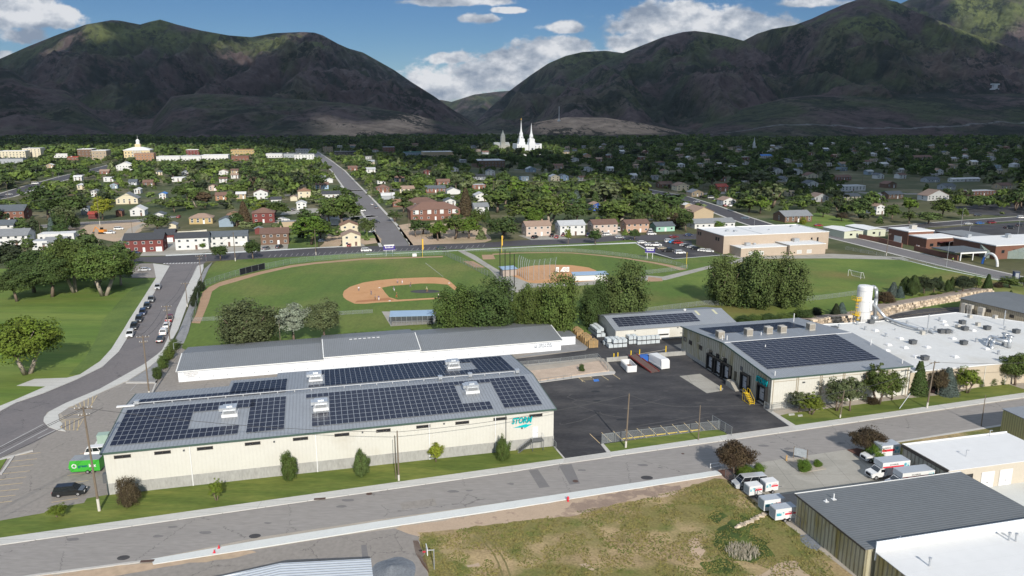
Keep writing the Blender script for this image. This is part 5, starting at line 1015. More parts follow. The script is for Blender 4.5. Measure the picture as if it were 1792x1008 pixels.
HT=[
# first row across the street from the ball fields
(221,284,441,2,'red','dark','g','red two-storey duplex with dark roof at the street corner','red duplex',dict(dep=11,cat='duplex',gar=1,name='duplex')),
(272,304,424,1.3,'red','dark','g','red garage with a big grey door behind the red duplex','red garage',dict(dep=10,cat='garage',gar=2,name='garage')),
(310,364,437,2,'white','dark','g','pale two-storey house with a dark roof beside the red duplex','pale corner house',dict(dep=9)),
(371,432,431,1.7,'white','slate','g','wide white split-level house with slate roof, third along the street','white split-level',dict(gar=1,dep=9)),
(458,505,428,1.9,'brown','brown','g','brown brick house with white panels and two driveways','brown brick house',dict(dep=10,gar=0,chim=1)),
(600,631,431,1.8,'cream','tan','f','cream house with a front gable beside the side street','cream gable house',dict(dep=9)),
(597,627,412,1.8,'cream','terra','f','cream house with a terracotta roof, rear of a pair','terracotta roofed house',dict(dep=9)),
(446,460,410,1,'red','grey','f','small red garden shed with white doors','red garden shed',dict(cat='shed',name='shed',dep=4)),
(719,806,385,2.2,'brick','rust','h','brown brick apartment block with white balconies above the bare lot','apartment block',dict(dep=16,cat='apartments',name='apartment_block',dorm=4)),
(713,767,367,1.6,'brown','brown','h','dark brown roofed house behind the apartment block','dark brown house',dict(dep=13)),
(920,965,413,1.9,'pink','tan','g','pinkish two-storey house, leftmost of the block facing the softball field','leftmost pink duplex',dict(dep=9,chim=1)),
(979,1025,412,1.9,'white','lgrey','g','white two-storey house with a pale metal roof facing the softball field','white duplex',dict(dep=9)),
(1037,1082,410,1.9,'pink','brown','g','pinkish two-storey house with a brown roof right of the white one','brown roofed duplex',dict(dep=9)),
(1094,1137,407,1.7,'peach','brown','g','peach coloured house with two white gables in the street row','peach house',dict(dep=8)),
(1147,1182,405,1,'mint','slate','g','mint green bungalow at the end of the street row','mint bungalow',dict(dep=8)),
(829,857,381,2.4,'white','grey','g','tall white Victorian house with a grey mansard roof','Victorian house',dict(dep=9)),
(1036,1056,369,1.4,'navy','tan','f','small blue and white house among the trees','blue house',dict(dep=8)),
(998,1014,371,1,'pink','rust','g','small pinkish house among the trees left of the blue house','small pink house',dict(dep=7)),
(443,480,390,2,'red','rust','h','square red brick house with a hipped brown roof','red hipped house',dict(dep=11)),
(383,409,397,1.3,'pblue','slate','f','grey blue shed behind the white split-level','grey blue shed',dict(cat='shed',name='shed',dep=8)),
(397,421,388,1.4,'white','terra','h','white house with a terracotta hipped roof behind the grey blue shed','hipped white house',dict(dep=9)),
(333,371,392,1.2,'yellow','tan','h','yellow brick bungalow with a tan roof','yellow bungalow',dict(dep=9)),
(444,470,350,2,'white','brown','f','white gabled house with a brown wing in the trees','brown winged house',dict(dep=9)),
(519,537,367,1.5,'white','white','f','small bright white gable house by the side road','bright white gable house',dict(dep=8)),
(521,545,348,2,'cream','terra','h','cream house with a pointed terracotta roof','pointed roof house',dict(dep=10)),
(508,521,352,1,'cream','tan','f','small cream garage beside the pointed roof house','small cream garage',dict(cat='garage',name='garage',dep=6)),
(474,493,356,1,'white','dark','g','low white building with a dark roof among the hedges','low white building',dict(dep=7)),
(550,571,319,1.4,'white','grey','g','pale house beside the long side street, far one of three','far pale house',dict(dep=9)),
(552,576,331,1.3,'blue','brown','g','pale blue house with a brown roof beside the long side street','pale blue house',dict(dep=9)),
(572,583,320,1,'white','white','f','white garage right of the pale blue house','white side garage',dict(cat='garage',name='garage',dep=7)),
(560,577,387,1.7,'pink','brown','g','small pink house half hidden by the big round tree','half hidden pink house',dict(dep=8)),
(578,593,394,1.2,'white','white','g','white shed right of the half hidden pink house','white yard shed',dict(cat='shed',name='shed',dep=6)),
(487,517,399,1,'tan','grey','flat','long pale garage row with a flat roof behind the brown brick house','pale garage row',dict(cat='garage',name='garage',dep=7)),
(565,602,346,1,'white','dark','g','low white house with a dark roof near the side street corner','low corner house',dict(dep=9)),
(658,683,338,1.5,'brick','rust','h','red brick bungalow right of the long side street','brick bungalow',dict(dep=9)),
(660,675,322,1.8,'white','grey','f','white two-storey house partly behind trees right of the side street','white house in trees',dict(dep=9)),
(700,729,337,1.1,'cream','tan','g','low cream house with a tan roof','low cream house',dict(dep=9)),
(667,692,349,1,'grey','white','g','grey shed with a white roof near the parked cars','white roofed shed',dict(cat='shed',name='shed',dep=8)),
(688,720,362,1,'brick','terra','g','brick bungalow with an orange roof by the side street','orange roofed bungalow',dict(dep=9)),
(609,626,299,1.2,'brick','rust','g','far brick house with a rusty roof beside the street','far rusty house',dict(dep=9)),
(764,789,325,1.3,'brick','rust','g','brick house with white trim, centre of the middle distance','centre brick house',dict(dep=9)),
(745,780,337,1.2,'brick','slate','g','long brick house with a slate roof below the centre brick house','slate roofed brick house',dict(dep=9)),
(781,807,340,1,'white','grey','f','row of white garages in the middle distance','white garages',dict(dep=8,cat='garage',name='garage')),
(778,799,361,1.3,'white','slate','f','white gabled house right of the apartment block','white gabled house',dict(dep=9)),
(831,855,352,1.5,'white','lgrey','f','bright white house above the Victorian house','bright white house',dict(dep=9)),
(825,852,331,1.1,'brick','lgrey','flat','brick building with a pale flat roof beside tall trees','pale flat roofed building',dict(dep=11)),
(963,981,317,1.5,'cream','lgrey','f','cream house with a pale roof beside a street in the trees','cream roadside house',dict(dep=9)),
(980,996,316,1.5,'blue','slate','f','pale blue house right of the cream roadside house','blue roadside house',dict(dep=9)),
(969,987,295,1.2,'peach','rust','g','peach bungalow with bright windows in the dim part of town','peach bungalow',dict(dep=9)),
(852,867,307,1.6,'white','slate','f','white gabled house in the dim middle distance','dim white gable house',dict(dep=9)),
(826,851,315,1.2,'grey','dark','g','dark roofed house left of the dim white gable house','dark roofed house',dict(dep=9)),
(742,755,306,1.3,'red','rust','f','small red gabled house in the cloud shade','small red house',dict(dep=8)),
(1000,1014,283,1.3,'white','dark','f','white house with a dark roof just below the far pines','far white house',dict(dep=9)),
(1020,1035,277,1.6,'peach','slate','f','pink gabled house right of the temple','pink house by the temple',dict(dep=9)),
# left side
(-8,40,386,2,'brick','slate','g','brick apartment house with a cream gable at the left edge','left brick apartments',dict(dep=14,dorm=0,cat='apartments',name='apartment_block')),
(205,240,357,1.3,'cream','grey','F','pale yellow cottage with a steep grey roof beyond the brown field','yellow cottage',dict(dep=11)),
(228,254,378,1.3,'white','white','F','white and grey gabled cottage beside the gravel street','white cottage',dict(dep=10)),
(269,288,384,1,'white','slate','f','white garage with a dark roof right of the white cottage','white back garage',dict(cat='garage',name='garage',dep=8)),
(293,309,403,1,'cream','grey','f','cream garage behind the red garage','cream back garage',dict(cat='garage',name='garage',dep=7)),
(-6,23,411,1.8,'white','slate','g','white two-storey house at the left edge','white left edge house',dict(dep=10)),
(0,46,429,1.6,'white','grey','g','long white workshop with a grey gabled roof at the left','white workshop',dict(cat='workshop',name='workshop',dep=12)),
(57,84,437,1.2,'white','lgrey','flat','small white flat roofed workshop beside the park trees','small white workshop',dict(cat='workshop',name='workshop',dep=8)),
(80,112,436,1,'cream','grey','g','cream workshop annex with a grey roof beside the park trees','cream workshop annex',dict(cat='workshop',name='workshop',dep=10)),
(70,127,421,1,'white','white','flat','long white mobile building with a white roof','long white building',dict(cat='workshop',name='workshop',dep=9)),
(205,234,298,1.9,'white','white','f','large white house beside the boulevard','large white house',dict(dep=11)),
(225,240,325,1.2,'grey','slate','g','grey house with slate roof among trees on the left','slate roofed grey house',dict(dep=9)),
(250,271,326,1.2,'brown','rust','g','brown roofed house left of the tall trees','brown left house',dict(dep=9)),
(235,246,339,1.2,'white','white','f','small white house hidden in trees behind the yellow cottage','small hidden white house',dict(dep=8)),
(279,291,349,1.4,'white','blue','f','white house with a blue roof between trees','blue roofed house',dict(dep=9)),
(300,324,318,1.2,'white','white','flat','white flat roofed building with rooftop boxes','white flat building',dict(cat='building',name='building',dep=12)),
(142,156,376,1.3,'grey','slate','f','grey shed beside the yellow green tree','grey tree shed',dict(cat='shed',name='shed',dep=9)),
(160,170,344,1.5,'white','grey','f','narrow white house in the trees on the left','narrow white house',dict(dep=8)),
(155,170,383,1,'red','red','g','low red building left of the yellow green tree','low red building',dict(cat='shed',name='shed',dep=6)),
(203,214,379,1.2,'brick','dark','f','small brick shed with a dark roof right of the yellow green tree','small brick shed',dict(cat='shed',name='shed',dep=7)),
(377,397,351,1.3,'orange','rust','g','orange brick house among trees','orange brick house',dict(dep=9)),
(350,368,389,1.1,'tan','terra','f','tan garage with a terracotta roof','tan back garage',dict(cat='garage',name='garage',dep=7)),
# right side
(1154,1180,329,1.1,'brown','rust','g','brown bungalow with a rusty roof left of the street bend','brown bungalow',dict(dep=10)),
(1182,1209,334,1.5,'cream','tan','f','cream gable house at the street bend','cream bend house',dict(dep=10)),
(1208,1233,344,1.1,'tan','grey','f','tan garage house in front of the cream bend house','tan garage house',dict(dep=9)),
(1254,1276,335,1.4,'brick','red','g','brick house with a bright red roof','red roofed house',dict(dep=9)),
(1263,1290,360,1.3,'white','tan','f','white gabled house with a tan roof beside the diagonal street','tan roofed house',dict(dep=9)),
(1212,1250,383,1.5,'tan','tan','f','large tan barn-like building with a carport by the diagonal street','tan barn building',dict(dep=14,cat='building',name='building',win=False)),
(1212,1290,399,1,'white','grey','g','long low white building with a grey roof behind the school','long low building',dict(dep=9,cat='building',name='building')),
(1197,1212,367,1.1,'tan','white','f','small pale shed behind the tan barn building','small pale shed',dict(cat='shed',name='shed',dep=7)),
(1370,1424,389,1.3,'brown','grey','g','long brown house with a grey roof and a wide lawn','long brown house',dict(dep=12)),
(1423,1452,353,1.2,'white','tan','f','white house with a tan roof right of the silvery tree','white right house',dict(dep=9)),
(1063,1075,300,1.2,'white','white','g','small white building in the dim town right of the temple','small white building',dict(dep=8)),
(1104,1116,313,1.2,'white','white','g','white house right of centre among dark trees','white centre right house',dict(dep=8)),
(1084,1094,269,1.4,'grey','white','g','far white roofed house right of the temple','far white roofed house',dict(dep=9)),
(1350,1372,305,1.5,'white','dark','f','white house with dark framed gables in the shade','white gabled shade house',dict(dep=9)),
(1389,1406,306,1.4,'white','grey','f','white house with a grey roof in the shade, right of the gabled one','white shade house',dict(dep=9)),
(1410,1434,314,1.4,'cream','brown','f','cream house with a brown roof in the shade','cream shade house',dict(dep=9)),
(1411,1434,328,1.3,'white','slate','f','white house below the cream shade house','white lower house',dict(dep=9)),
(1368,1379,318,1.3,'grey','slate','f','grey gabled house in the shade','grey shade house',dict(dep=8)),
(1375,1386,285,1.4,'white','slate','f','far white gabled house high in the dark trees','far white gabled house',dict(dep=9)),
(1329,1353,277,1.3,'white','blue','g','white house with a blue roof in the dark trees','far blue roofed house',dict(dep=9)),
(1469,1518,334,1.3,'white','lgrey','flat','wide white flat roofed house on the right','wide white house',dict(dep=11)),
(1531,1549,375,1.8,'white','tan','f','white two-storey house beside the wooded bank','white bank house',dict(dep=9)),
(1475,1508,351,1.1,'cream','slate','g','cream bungalow with a slate roof on the right','cream right bungalow',dict(dep=9)),
(1552,1583,348,1.2,'brown','slate','g','brown house with a slate roof on the right','brown right house',dict(dep=9)),
(1619,1664,351,1.3,'white','tan','f','large white house with a tan roof near the parking lots','large right house',dict(dep=10)),
(1697,1747,343,1.2,'brick','white','flat','brick building with a white flat roof above the striped wall','brick flat building',dict(dep=10,cat='building',name='building')),
(1634,1653,307,1.7,'white','tan','f','white two-storey house in the dark trees on the right','white far right house',dict(dep=9)),
(1660,1720,318,.9,'white','white','g','row of white trailers among the dark trees on the right','white trailer',dict(dep=5,cat='trailer',name='trailer')),
(1620,1648,319,1,'grey','slate','g','grey house left of the white trailers','grey trailer side house',dict(dep=9)),
(1593,1635,280,1.4,'stone','brown','g','long low stone house high among the far trees','long stone house',dict(dep=12)),
(1651,1675,332,1.1,'grey','slate','g','slate roofed bungalow under the white trailers','slate bungalow',dict(dep=9)),
(1458,1492,316,1.1,'brick','brown','g','brick bungalow in the shade on the right','shade brick bungalow',dict(dep=9)),
(1549,1571,329,1.2,'brown','rust','f','brown gabled house in the shade on the right','shade brown house',dict(dep=9)),
(1747,1775,331,1.1,'tan','brown','g','tan bungalow near the right edge in the shade','right edge bungalow',dict(dep=9)),
]
for r in HT:
 kw=dict(r[9]);house(*r[:7],r[7],near=r[8],**kw)
# plain commercial blocks
def block(x0,x1,yb,h,wall,roof,label,near,dep=20,st=1,cat='building',name='building',wins=True,ang=None,sign=None):
 a=GRID if ang is None else R(ang);c=G((x0+x1)/2,yb);W_=(G(x1,yb)-G(x0,yb)).length*.93;t=thing(name,label,cat,tuple(c),a)
 w=MB();w.box(-W_/2,W_/2,0,dep,-.3,h);w.build('wall',wm(wall),t);r=MB();r.box(-W_/2+.3,W_/2-.3,.3,dep-.3,h+.003,h+.12);r.build('roof',rm(roof),t)
 r=MB();
 for q in((-W_/2-.1,W_/2+.1,-.1,.3),(-W_/2-.1,W_/2+.1,dep-.3,dep+.1),(-W_/2-.1,-W_/2+.3,.303,dep-.303),(W_/2-.3,W_/2+.1,.303,dep-.303)):r.box(*q,h+.003,h+.6)
 r.build('parapet',rm(roof),t)
 if wins:
  n=max(2,min(12,int(W_/4)))
  for s in range(st):
   for k in range(n):window(t,1.6,1.5,(-W_/2+W_*(k+.5)/n,0,1.0+(h-1)/st*s+.2),0,frame=M_WINW,glass=M_PANE)
 b=MB();b.box(-W_*.25,-W_*.25+2,dep*.4,dep*.4+2,h+.123,h+1.5);b.build('rooftop_unit',M_UNIT,t)
 HOUSES.append(((x0,x1,yb-h*(yb-HORIZON)/CAM_H,yb),near,t,W_,dep));return t
BL=[
(0,45,281,13,'cream','white','cream four-storey hotel block at the far left','far left hotel',20,4),
(42,72,279,15.5,'cream','lgrey','taller end wing of the cream hotel','hotel wing',22,5),
(0,40,286,6,'grey','slate','grey roofed building in front of the cream hotel','hotel front building',16,1),
(95,118,276,5,'white','white','small white shop right of the hotel','small white shop',14,1),
(118,137,280,4,'brick','red','low brick shop beside the stone block','low brick shop',12,1),
(137,162,277,13,'brown','white','brown stone department block with a pale roof','brown stone block',26,3),
(162,187,281,13.5,'stone','white','tan stone block with white roof next to the boulevard','tan stone block',28,3),
(236,270,283,11,'orange','tan','orange brick annex in front of the courthouse','courthouse annex',18,3),
(326,349,272,8.5,'red','white','square red brick block behind the white shops','square red block',18,2),
(274,315,282,6,'white','white','white shop row left part, right of the courthouse','white shop row',22,1),
(316,352,281,6,'white','lgrey','white shop row middle part','white shops middle',22,1),
(353,400,280,6.5,'white','white','white shop row right part','white shops right',24,1),
(404,446,272,9,'yellow','terra','yellow brick downtown block with an arched parapet','yellow brick block',20,2),
(405,436,281,6,'brick','brown','low dark brick block in front of the yellow one','dark brick block',18,1),
(465,495,276,5.5,'white','lgrey','pale shop with a grey roof left of the long street','pale shop',20,1),
(496,520,276,6,'grey','slate','blue grey shop in the shade left of the long street','blue grey shop',20,1),
(515,551,279,7,'white','grey','pale two-storey shop beside the long street','pale street shop',20,2),
(517,540,270,9,'grey','dark','dark hipped roof store beyond the pale street shop','dark roofed store',18,2),
(565,583,266,8,'tan','tan','tan store across the long street in the shade','tan far store',18,2),
(585,625,271,5,'dark','grey','long dark shop row right of the long street','long dark shops',18,1),
(671,692,267,9,'brick','lgrey','brick store with pale gable in the shade','brick far store',20,2),
(707,752,272,5,'pblue','green','long green roofed store in the shade','green roofed store',24,1),
(740,796,274,7,'tan','white','long tan store with a white roof in the shade','long tan store',30,1),
(833,886,293,8,'brown','white','dark brick hall with a white roof left of the temple','dark brick hall',34,2),
]
for b in BL:block(*b[:6],b[6],b[7],dep=b[8],st=b[9])
# ================================================================== courthouse, temple, tabernacle
def courthouse():
 c=G(241,281);t=thing('courthouse','yellow stone courthouse with columns and a domed clock tower','courthouse',tuple(c),GRID);W_=34
 M_ST=mat('yellow_stone',(.58,.47,.28),.85,.06,.3);M_WH=mat('white_cornice',(.66,.66,.64),.7,.05,.5)
 w=MB();w.box(-W_/2,W_/2,0,26,0,14);w.build('wall',M_ST,t)
 r=MB();r.box(-W_/2-.6,W_/2+.6,-.6,26.6,14.003,15.0);r.add([(-W_/2,0,15.003),(W_/2,0,15.003),(W_/2,26,15.003),(-W_/2,26,15.003),(-6,9,18.5),(6,9,18.5),(6,17,18.5),(-6,17,18.5)],[(0,1,5,4),(1,2,6,5),(2,3,7,6),(3,0,4,7),(4,5,6,7)]);r.build('roof',M_WH,t)
 p=MB();p.add([(-6,-1.6,15.1),(6,-1.6,15.1),(0,-1.6,18)],[(0,1,2)]);p.box(-6,6,-1.6,0,14.0,15.1);p.build('pediment',M_WH,t)
 for i in range(6):MB().rod((-5+i*2,-1.1,5),(-5+i*2,-1.1,14),.45,.4,n=10).build('column',M_WH,t)
 for s in range(3):
  for k in range(8):
   if abs(-14.5+k*4.15)>5.5:window(t,1.6,2.2,(-14.5+k*4.15,0,1.6+s*4.1),0,frame=M_WINW,glass=M_PANE)
 d=MB();d.box(-3.6,3.6,9.4,16.6,18.503,22.5);tw=d.build('tower',M_ST,t)
 d=MB();d.lathe([(3.4,22.503),(3.4,23.0),(2.5,23.003),(2.5,26.5),(2.9,26.503),(2.9,26.9),(2.4,27.5),(1.6,28.9),(.5,29.6)],16,0,13);d.build('dome',M_WH,tw,smooth=False)
 MB().rod((0,13,29.6),(0,13,35),.18,.05).build('flagpole',M_WH,tw)
 HOUSES.append(((221,262,240,281),'courthouse',t,W_,26))
courthouse()
def temple():
 c=G(926,273);t=thing('temple','white temple with two tall pointed spires rising over dark trees','temple',tuple(c),R(18));M_T=mat('white_temple_stone',(.60,.61,.62),.7,.03,.2)
 w=MB();W_=36
 w.box(-18,18,0,20,0,17.5);w.build('wall',M_T,t)
 for x in(-18,18):
  b=MB();b.box(x-2.6*(x<0)-1.2*(x>0)-.01,x+1.2*(x<0)+2.6*(x>0),-1.2,21.2,0,19);b.build('corner_wing',M_T,t)
 for x,zb,zt in((-7.5,0,56),(4.0,0,51)):
  y=15 if x<0 else-1
  b=MB();b.box(x-5.2,x+5.2,y-2.5,y+7.9,0,21);b.box(x-4.3,x+4.3,y-1.6,y+7.0,21.003,26.5);tw=b.build('tower',M_T,t)
  s=30 if x<0 else 27.5;b=MB();cy=y+2.7;b.lathe([(3.9,26.503),(3.7,s),(3.0,s+.5),(3.0,s+4.5),(2.3,s+6),(1.7,s+8)],8,x,cy);b.lathe([(1.65,s+8.003),(1.0,s+13),(.12,zt)],8,x,cy);b.build('spire',M_T,tw)
  if x<0:
   b=MB();b.lathe([(.5,zt-.6),(.6,zt),(.45,zt+1.4),(.2,zt+2.6)],8,x,cy);b.build('finial',mat('gold_leaf',(.85,.55,.12),.35,.05,1,metal=.6),tw)
  b=MB();b.box(x-.5,x+.5,cy-3.95,cy-3.6,27.2,29.5);b.build('window',M_GLASS,tw)
 for x in(-18,-13,11,16.5):
  for z in(4,9,13):window(t,1.2,2.4,(x if abs(x)<17 else x*.98,-1.25 if abs(x)>16 else 0,z),0,frame=M_WINW,glass=M_PANE)
 b=MB();b.box(2.6,5.6,-3.6,-3.503,9,12.5);b.build('window',M_PANE,t);HOUSES.append(((903,950,208,274),'temple',t,40,22))
 c=G(880,265);t=thing('tabernacle','pale church tower with a pointed top left of the temple','church',tuple(c),GRID);M_TB=mat('pale_stone',(.60,.58,.50),.8,.06,.3)
 w=MB();w.box(-14,14,2,22,0,11);w.add([(-14,2,11),(14,2,11),(14,22,11),(-14,22,11),(-14,12,16),(14,12,16)],[(0,1,5,4),(1,2,5),(2,3,4,5),(3,0,4)]);w.build('nave',M_TB,t)
 w=MB();w.box(-4,4,-3,2,0,17);w.lathe([(4.4,17.003),(4.4,25),(3.6,29),(1.2,33.5),(.15,38)],8,0,-.5);tw=w.build('tower',M_TB,t)
 for x in(-10,-7,7,10):window(t,1.4,4,(x,2,3.5),0,frame=M_WINW,glass=M_PANE)
 HOUSES.append(((868,893,225,266),'church tower',t,28,22))
 c=G(1319,262);t=thing('church','small white church steeple far off in the dark trees','church',tuple(c),GRID);w=MB();w.box(-6,6,0,16,0,6);w.add([(-6,0,6),(6,0,6),(0,0,9),(-6,16,6),(6,16,6),(0,16,9)],[(0,1,2),(1,4,5,2),(4,3,5),(3,0,2,5)]);w.build('nave',wm('white'),t)
 w=MB();w.box(-1.8,1.8,-2,1.6,0,12);w.lathe([(2.0,12.003),(.9,17),(.1,24)],8,0,-.2);w.build('steeple',wm('white'),t);HOUSES.append(((1314,1325,245,263),'steeple',t,12,16))
temple()
# ================================================================== school, portables and the brick complex at the right
def school():
 o=G(1265,444.5);t=thing('school','large tan block gymnasium with white flat roofs beyond the ball fields','school',tuple(o),R(14));MT=M_TANB
 w=MB();w.box(0,54,0,25.5,-.2,8.0);w.build('wall',MT,t);w=MB();w.quad((-.03,0,-.2),(-.03,25.5,-.2),(-.03,25.5,8.0),(-.03,0,8.0));w.build('side_wall',mat('brown_block_wall',(.30,.20,.15),.85,.06,.4,ribs=('z',.6,.01,.12)),t)
 for nm,(a,b,c,d,h)in(('wing',(3.2,25.8,-9.6,-.003,3.9)),('wing',(26.2,44.5,-11.2,-.003,4.6))):
  w=MB();w.box(a,b,c,d,-.2,h);k=w.build(nm,MT,t);r=MB();r.box(a+.3,b-.3,c+.3,d-.1,h-.1,h+.05);r.build('roof',M_MEMB2,k);r=MB()
  for q in((a-.1,b+.1,c-.1,c+.3),(a-.1,a+.3,c+.303,d),(b-.3,b+.1,c+.303,d)):r.box(*q,h+.003,h+.25)
  r.build('parapet',M_WTRIM,k)
  for x in(a+5,a+10):window(k,2.4,1.6,(x,c,.8),0,frame=M_WINW,glass=mat('pale_door_panel',(.5,.5,.48),.6,.05))
 r=MB();r.box(.3,53.7,.3,25.2,7.9,8.05);r.build('roof',M_MEMB2,t);r=MB()
 for q in((-.1,54.1,-.1,.3),(-.1,54.1,25.2,25.6),(-.1,.3,.303,25.197),(53.7,54.1,.303,25.197),(20,20.5,.303,25.197)):r.box(*q,8.053,8.3)
 r.build('parapet',M_WTRIM,t)
 for y,in((4.5,),(6.6,),(21.5,),(23.6,)):window(t,1.5,1.6,(-.03,y,5.2),R(-90),mull=1)
 for x in(45,48.2):window(t,.9,2.2,(x,0,3.6),0)
 for x,y,z,s in((8,12,8,1.5),(11,10,8,1.5),(46,18,8,1.4),(9,-4,4,2.2),(34,-3,4.6,2.6),(14,-2,4,1.2),(52,20,8,1),(24,18,8,.8),(30,12,8,.8)):
  b=MB();b.box(x,x+s,y,y+s*.8,z+.05,z+s*.6);b.build('rooftop_unit',M_GALV,t)
 HOUSES.append(((1208,1458,392,448),'school',t,54,26))
school()
def brick_complex():
 o=G(1551,420);M_B=M_BRICK
 def bl(label,a,b,c,d,h,base=o,wall=None,roof=None,near='',name='brick_building',cat='school building'):
  p=base+Vector((a*math.cos(R(14))-c*math.sin(R(14)),a*math.sin(R(14))+c*math.cos(R(14)),0));t=thing(name,label,cat,tuple(p),R(14));W_,D=b-a,d-c
  w=MB();w.box(0,W_,0,D,-.2,h);w.build('wall',wall or M_B,t);r=MB();r.box(-.25,W_+.25,-.25,D+.25,h+.003,h+.4);r.build('roof',roof or M_MEMB2,t);return t
 t=bl('tall dark brick school block with a white flat roof',-.9,13.5,-15.2,-2,6.2)
 b=MB();b.box(7,10,6,8,6.6,8.4);b.build('rooftop_unit',M_UNIT,t);
 b=MB();b.box(-.08,-.003,4,9,.1,3.4);b.build('garage_door',M_WTRIM,t)
 t=bl('lower brick school block with a bright white roof edge',-.5,18,-26.5,-15.4,4.6);b=MB();b.box(6,14,-1.5,-.1,2.8,3.1);b.build('awning',mat('maroon_awning',(.10,.03,.035),.6,.05),t)
 for x in(3,7,12):window(t,2,1.4,(x,0,1.0))
 t=bl('large brick school hall with a white roof near the right edge',7.5,50,-56.6,-33.6,5.8)
 for x,y in((5,20),(22,15),(24,17),(40,8)):b=MB();b.box(x,x+1.8,y,y+1.6,6.2,7.8);b.build('rooftop_unit',M_GALV,t)
 for x in(4,10,16):window(t,1.6,1.4,(x,0,2.6))
 t=bl('dark red barn-shaped school workshop between the white roofs',18,33,-30,-12,5.2,wall=wm('red'),roof=rm('grey'),name='workshop',cat='workshop')
 # portables
 for k,(x,y)in enumerate(((1470,416),(1510,413))):
  p=G(x,y);t=thing('portable_classroom',('pale green portable classroom, left of the two','pale green portable classroom, right of the two')[k],'classroom',tuple(p),R(14),'portable classrooms behind the school');w=MB();w.box(0,11,-3,14,0,3.6);w.build('wall',mat('pale_green_siding',(.50,.52,.40),.7,.04),t);r=MB();roof_slab(r,[(-.3,-3.3,3.65),(5.5,-3.3,4.2),(5.5,14.3,4.2),(-.3,14.3,3.65)]);roof_slab(r,[(5.503,-3.3,4.2),(11.3,-3.3,3.65),(11.3,14.3,3.65),(5.503,14.3,4.2)]);r.build('roof',M_MEMB2,t);window(t,1.5,1.0,(4,-3,1.4));w=MB();w.box(7,8,-3.07,-3.003,.3,2.4);w.build('door',M_DGREY,t)
 for pts,lab in(([(1503,417),(1540,424),(1578,434)],'low brick yard wall beside the portable classrooms'),([(1600,438),(1645,449),(1676,456)],'low brick yard wall beside the side street')):
  P=[G(*q)for q in pts];t=thing('yard_wall',lab,'wall',tuple(P[0]),0)
  for i in range(len(P)-1):
   d=(P[i+1]-P[i]).normalized();n=Vector((-d.y,d.x,0))*.3;m=MB();m.prism([(P[i]-P[0]-n)[:2],(P[i+1]-P[0]-n)[:2],(P[i+1]-P[0]+n)[:2],(P[i]-P[0]+n)[:2]],0,2.2);m.build('wall_panel',M_B,t)
   # canopy
 p=G(1676,456);t=thing('canopy','grey roofed open canopy with white beams at the brick complex','canopy',tuple(p),R(14));r=MB();r.box(-3,14,-1,12,3.6,4.0);r.build('roof',rm('slate'),t);r=MB();r.box(0,13.5,-1.1,-.9,3.0,3.6);r.build('beam',M_WTRIM,t)
 for x in(.2,6.5,13):MB().box(x,x+.4,-1,-.6,0,3.0).build('post',M_WTRIM,t)
 # greenhouse
 p=G(1722,452);t=thing('greenhouse','long glass greenhouse with a green frame at the right edge','greenhouse',tuple(p),R(-8));L_,D,h,rh=22,9,3.2,2.2
 MG=mat('greenhouse_glass',(.28,.34,.31),.2,.2,.4,spec=.6,alpha=.75);gl=MB();gl.quad((0,0,.1),(L_,0,.1),(L_,0,h),(0,0,h));gl.quad((0,D,.1),(0,D,h),(L_,D,h),(L_,D,.1));gl.add([(0,0,.1),(0,D,.1),(0,D,h),(0,D/2,h+rh),(0,0,h)],[(0,4,3,2,1)]);gl.add([(L_,0,.1),(L_,D,.1),(L_,D,h),(L_,D/2,h+rh),(L_,0,h)],[(0,1,2,3,4)]);gl.build('glass_wall',MG,t)
 gl=MB();gl.quad((0,0,h),(L_,0,h),(L_,D/2,h+rh),(0,D/2,h+rh));gl.quad((0,D/2,h+rh),(L_,D/2,h+rh),(L_,D,h),(0,D,h));gl.build('glass_roof',MG,t)
 f=MB();MF=mat('green_grey_frame',(.22,.28,.26),.5,.05)
 for i in range(12):
  x=L_*i/11;f.box(x-.05,x+.05,-.06,-.003,0,h);roof_slab(f,[(x-.05,0,h+.06),(x+.05,0,h+.06),(x+.05,D/2,h+rh+.06),(x-.05,D/2,h+rh+.06)],.05)
 f.box(0,L_,-.1,-.003,h-.06,h+.06);f.box(0,L_,D/2-.06,D/2+.06,h+rh,h+rh+.1);f.build('frame',MF,t);w=MB();w.box(L_+.02,L_+.1,3,5,.1,2.6);w.box(16,18,-.12,-.063,.1,2.5);w.build('door',M_WTRIM,t)
 # inflatable arch
 a,b=G(1719,462),G(1745,467.5);t=thing('arch','white inflatable arch with a blue left foot on the pavement','arch',tuple((a+b)/2),math.atan2((b-a).y,(b-a).x));r_=(b-a).length/2;m=MB();prev=None
 for i in range(19):
  th=math.pi*i/18;q=Vector((-math.cos(th)*r_,0,math.sin(th)*r_*1.35+.2))
  if prev is not None:m.rod(prev,q,.5,n=10,mi=1 if i<5 else 0)
  prev=q
 m.build('arch_tube',[M_WHITEP,M_BLUE],t)
 HOUSES.append(((1467,1792,398,470),'brick complex',t,20,20))
brick_complex()
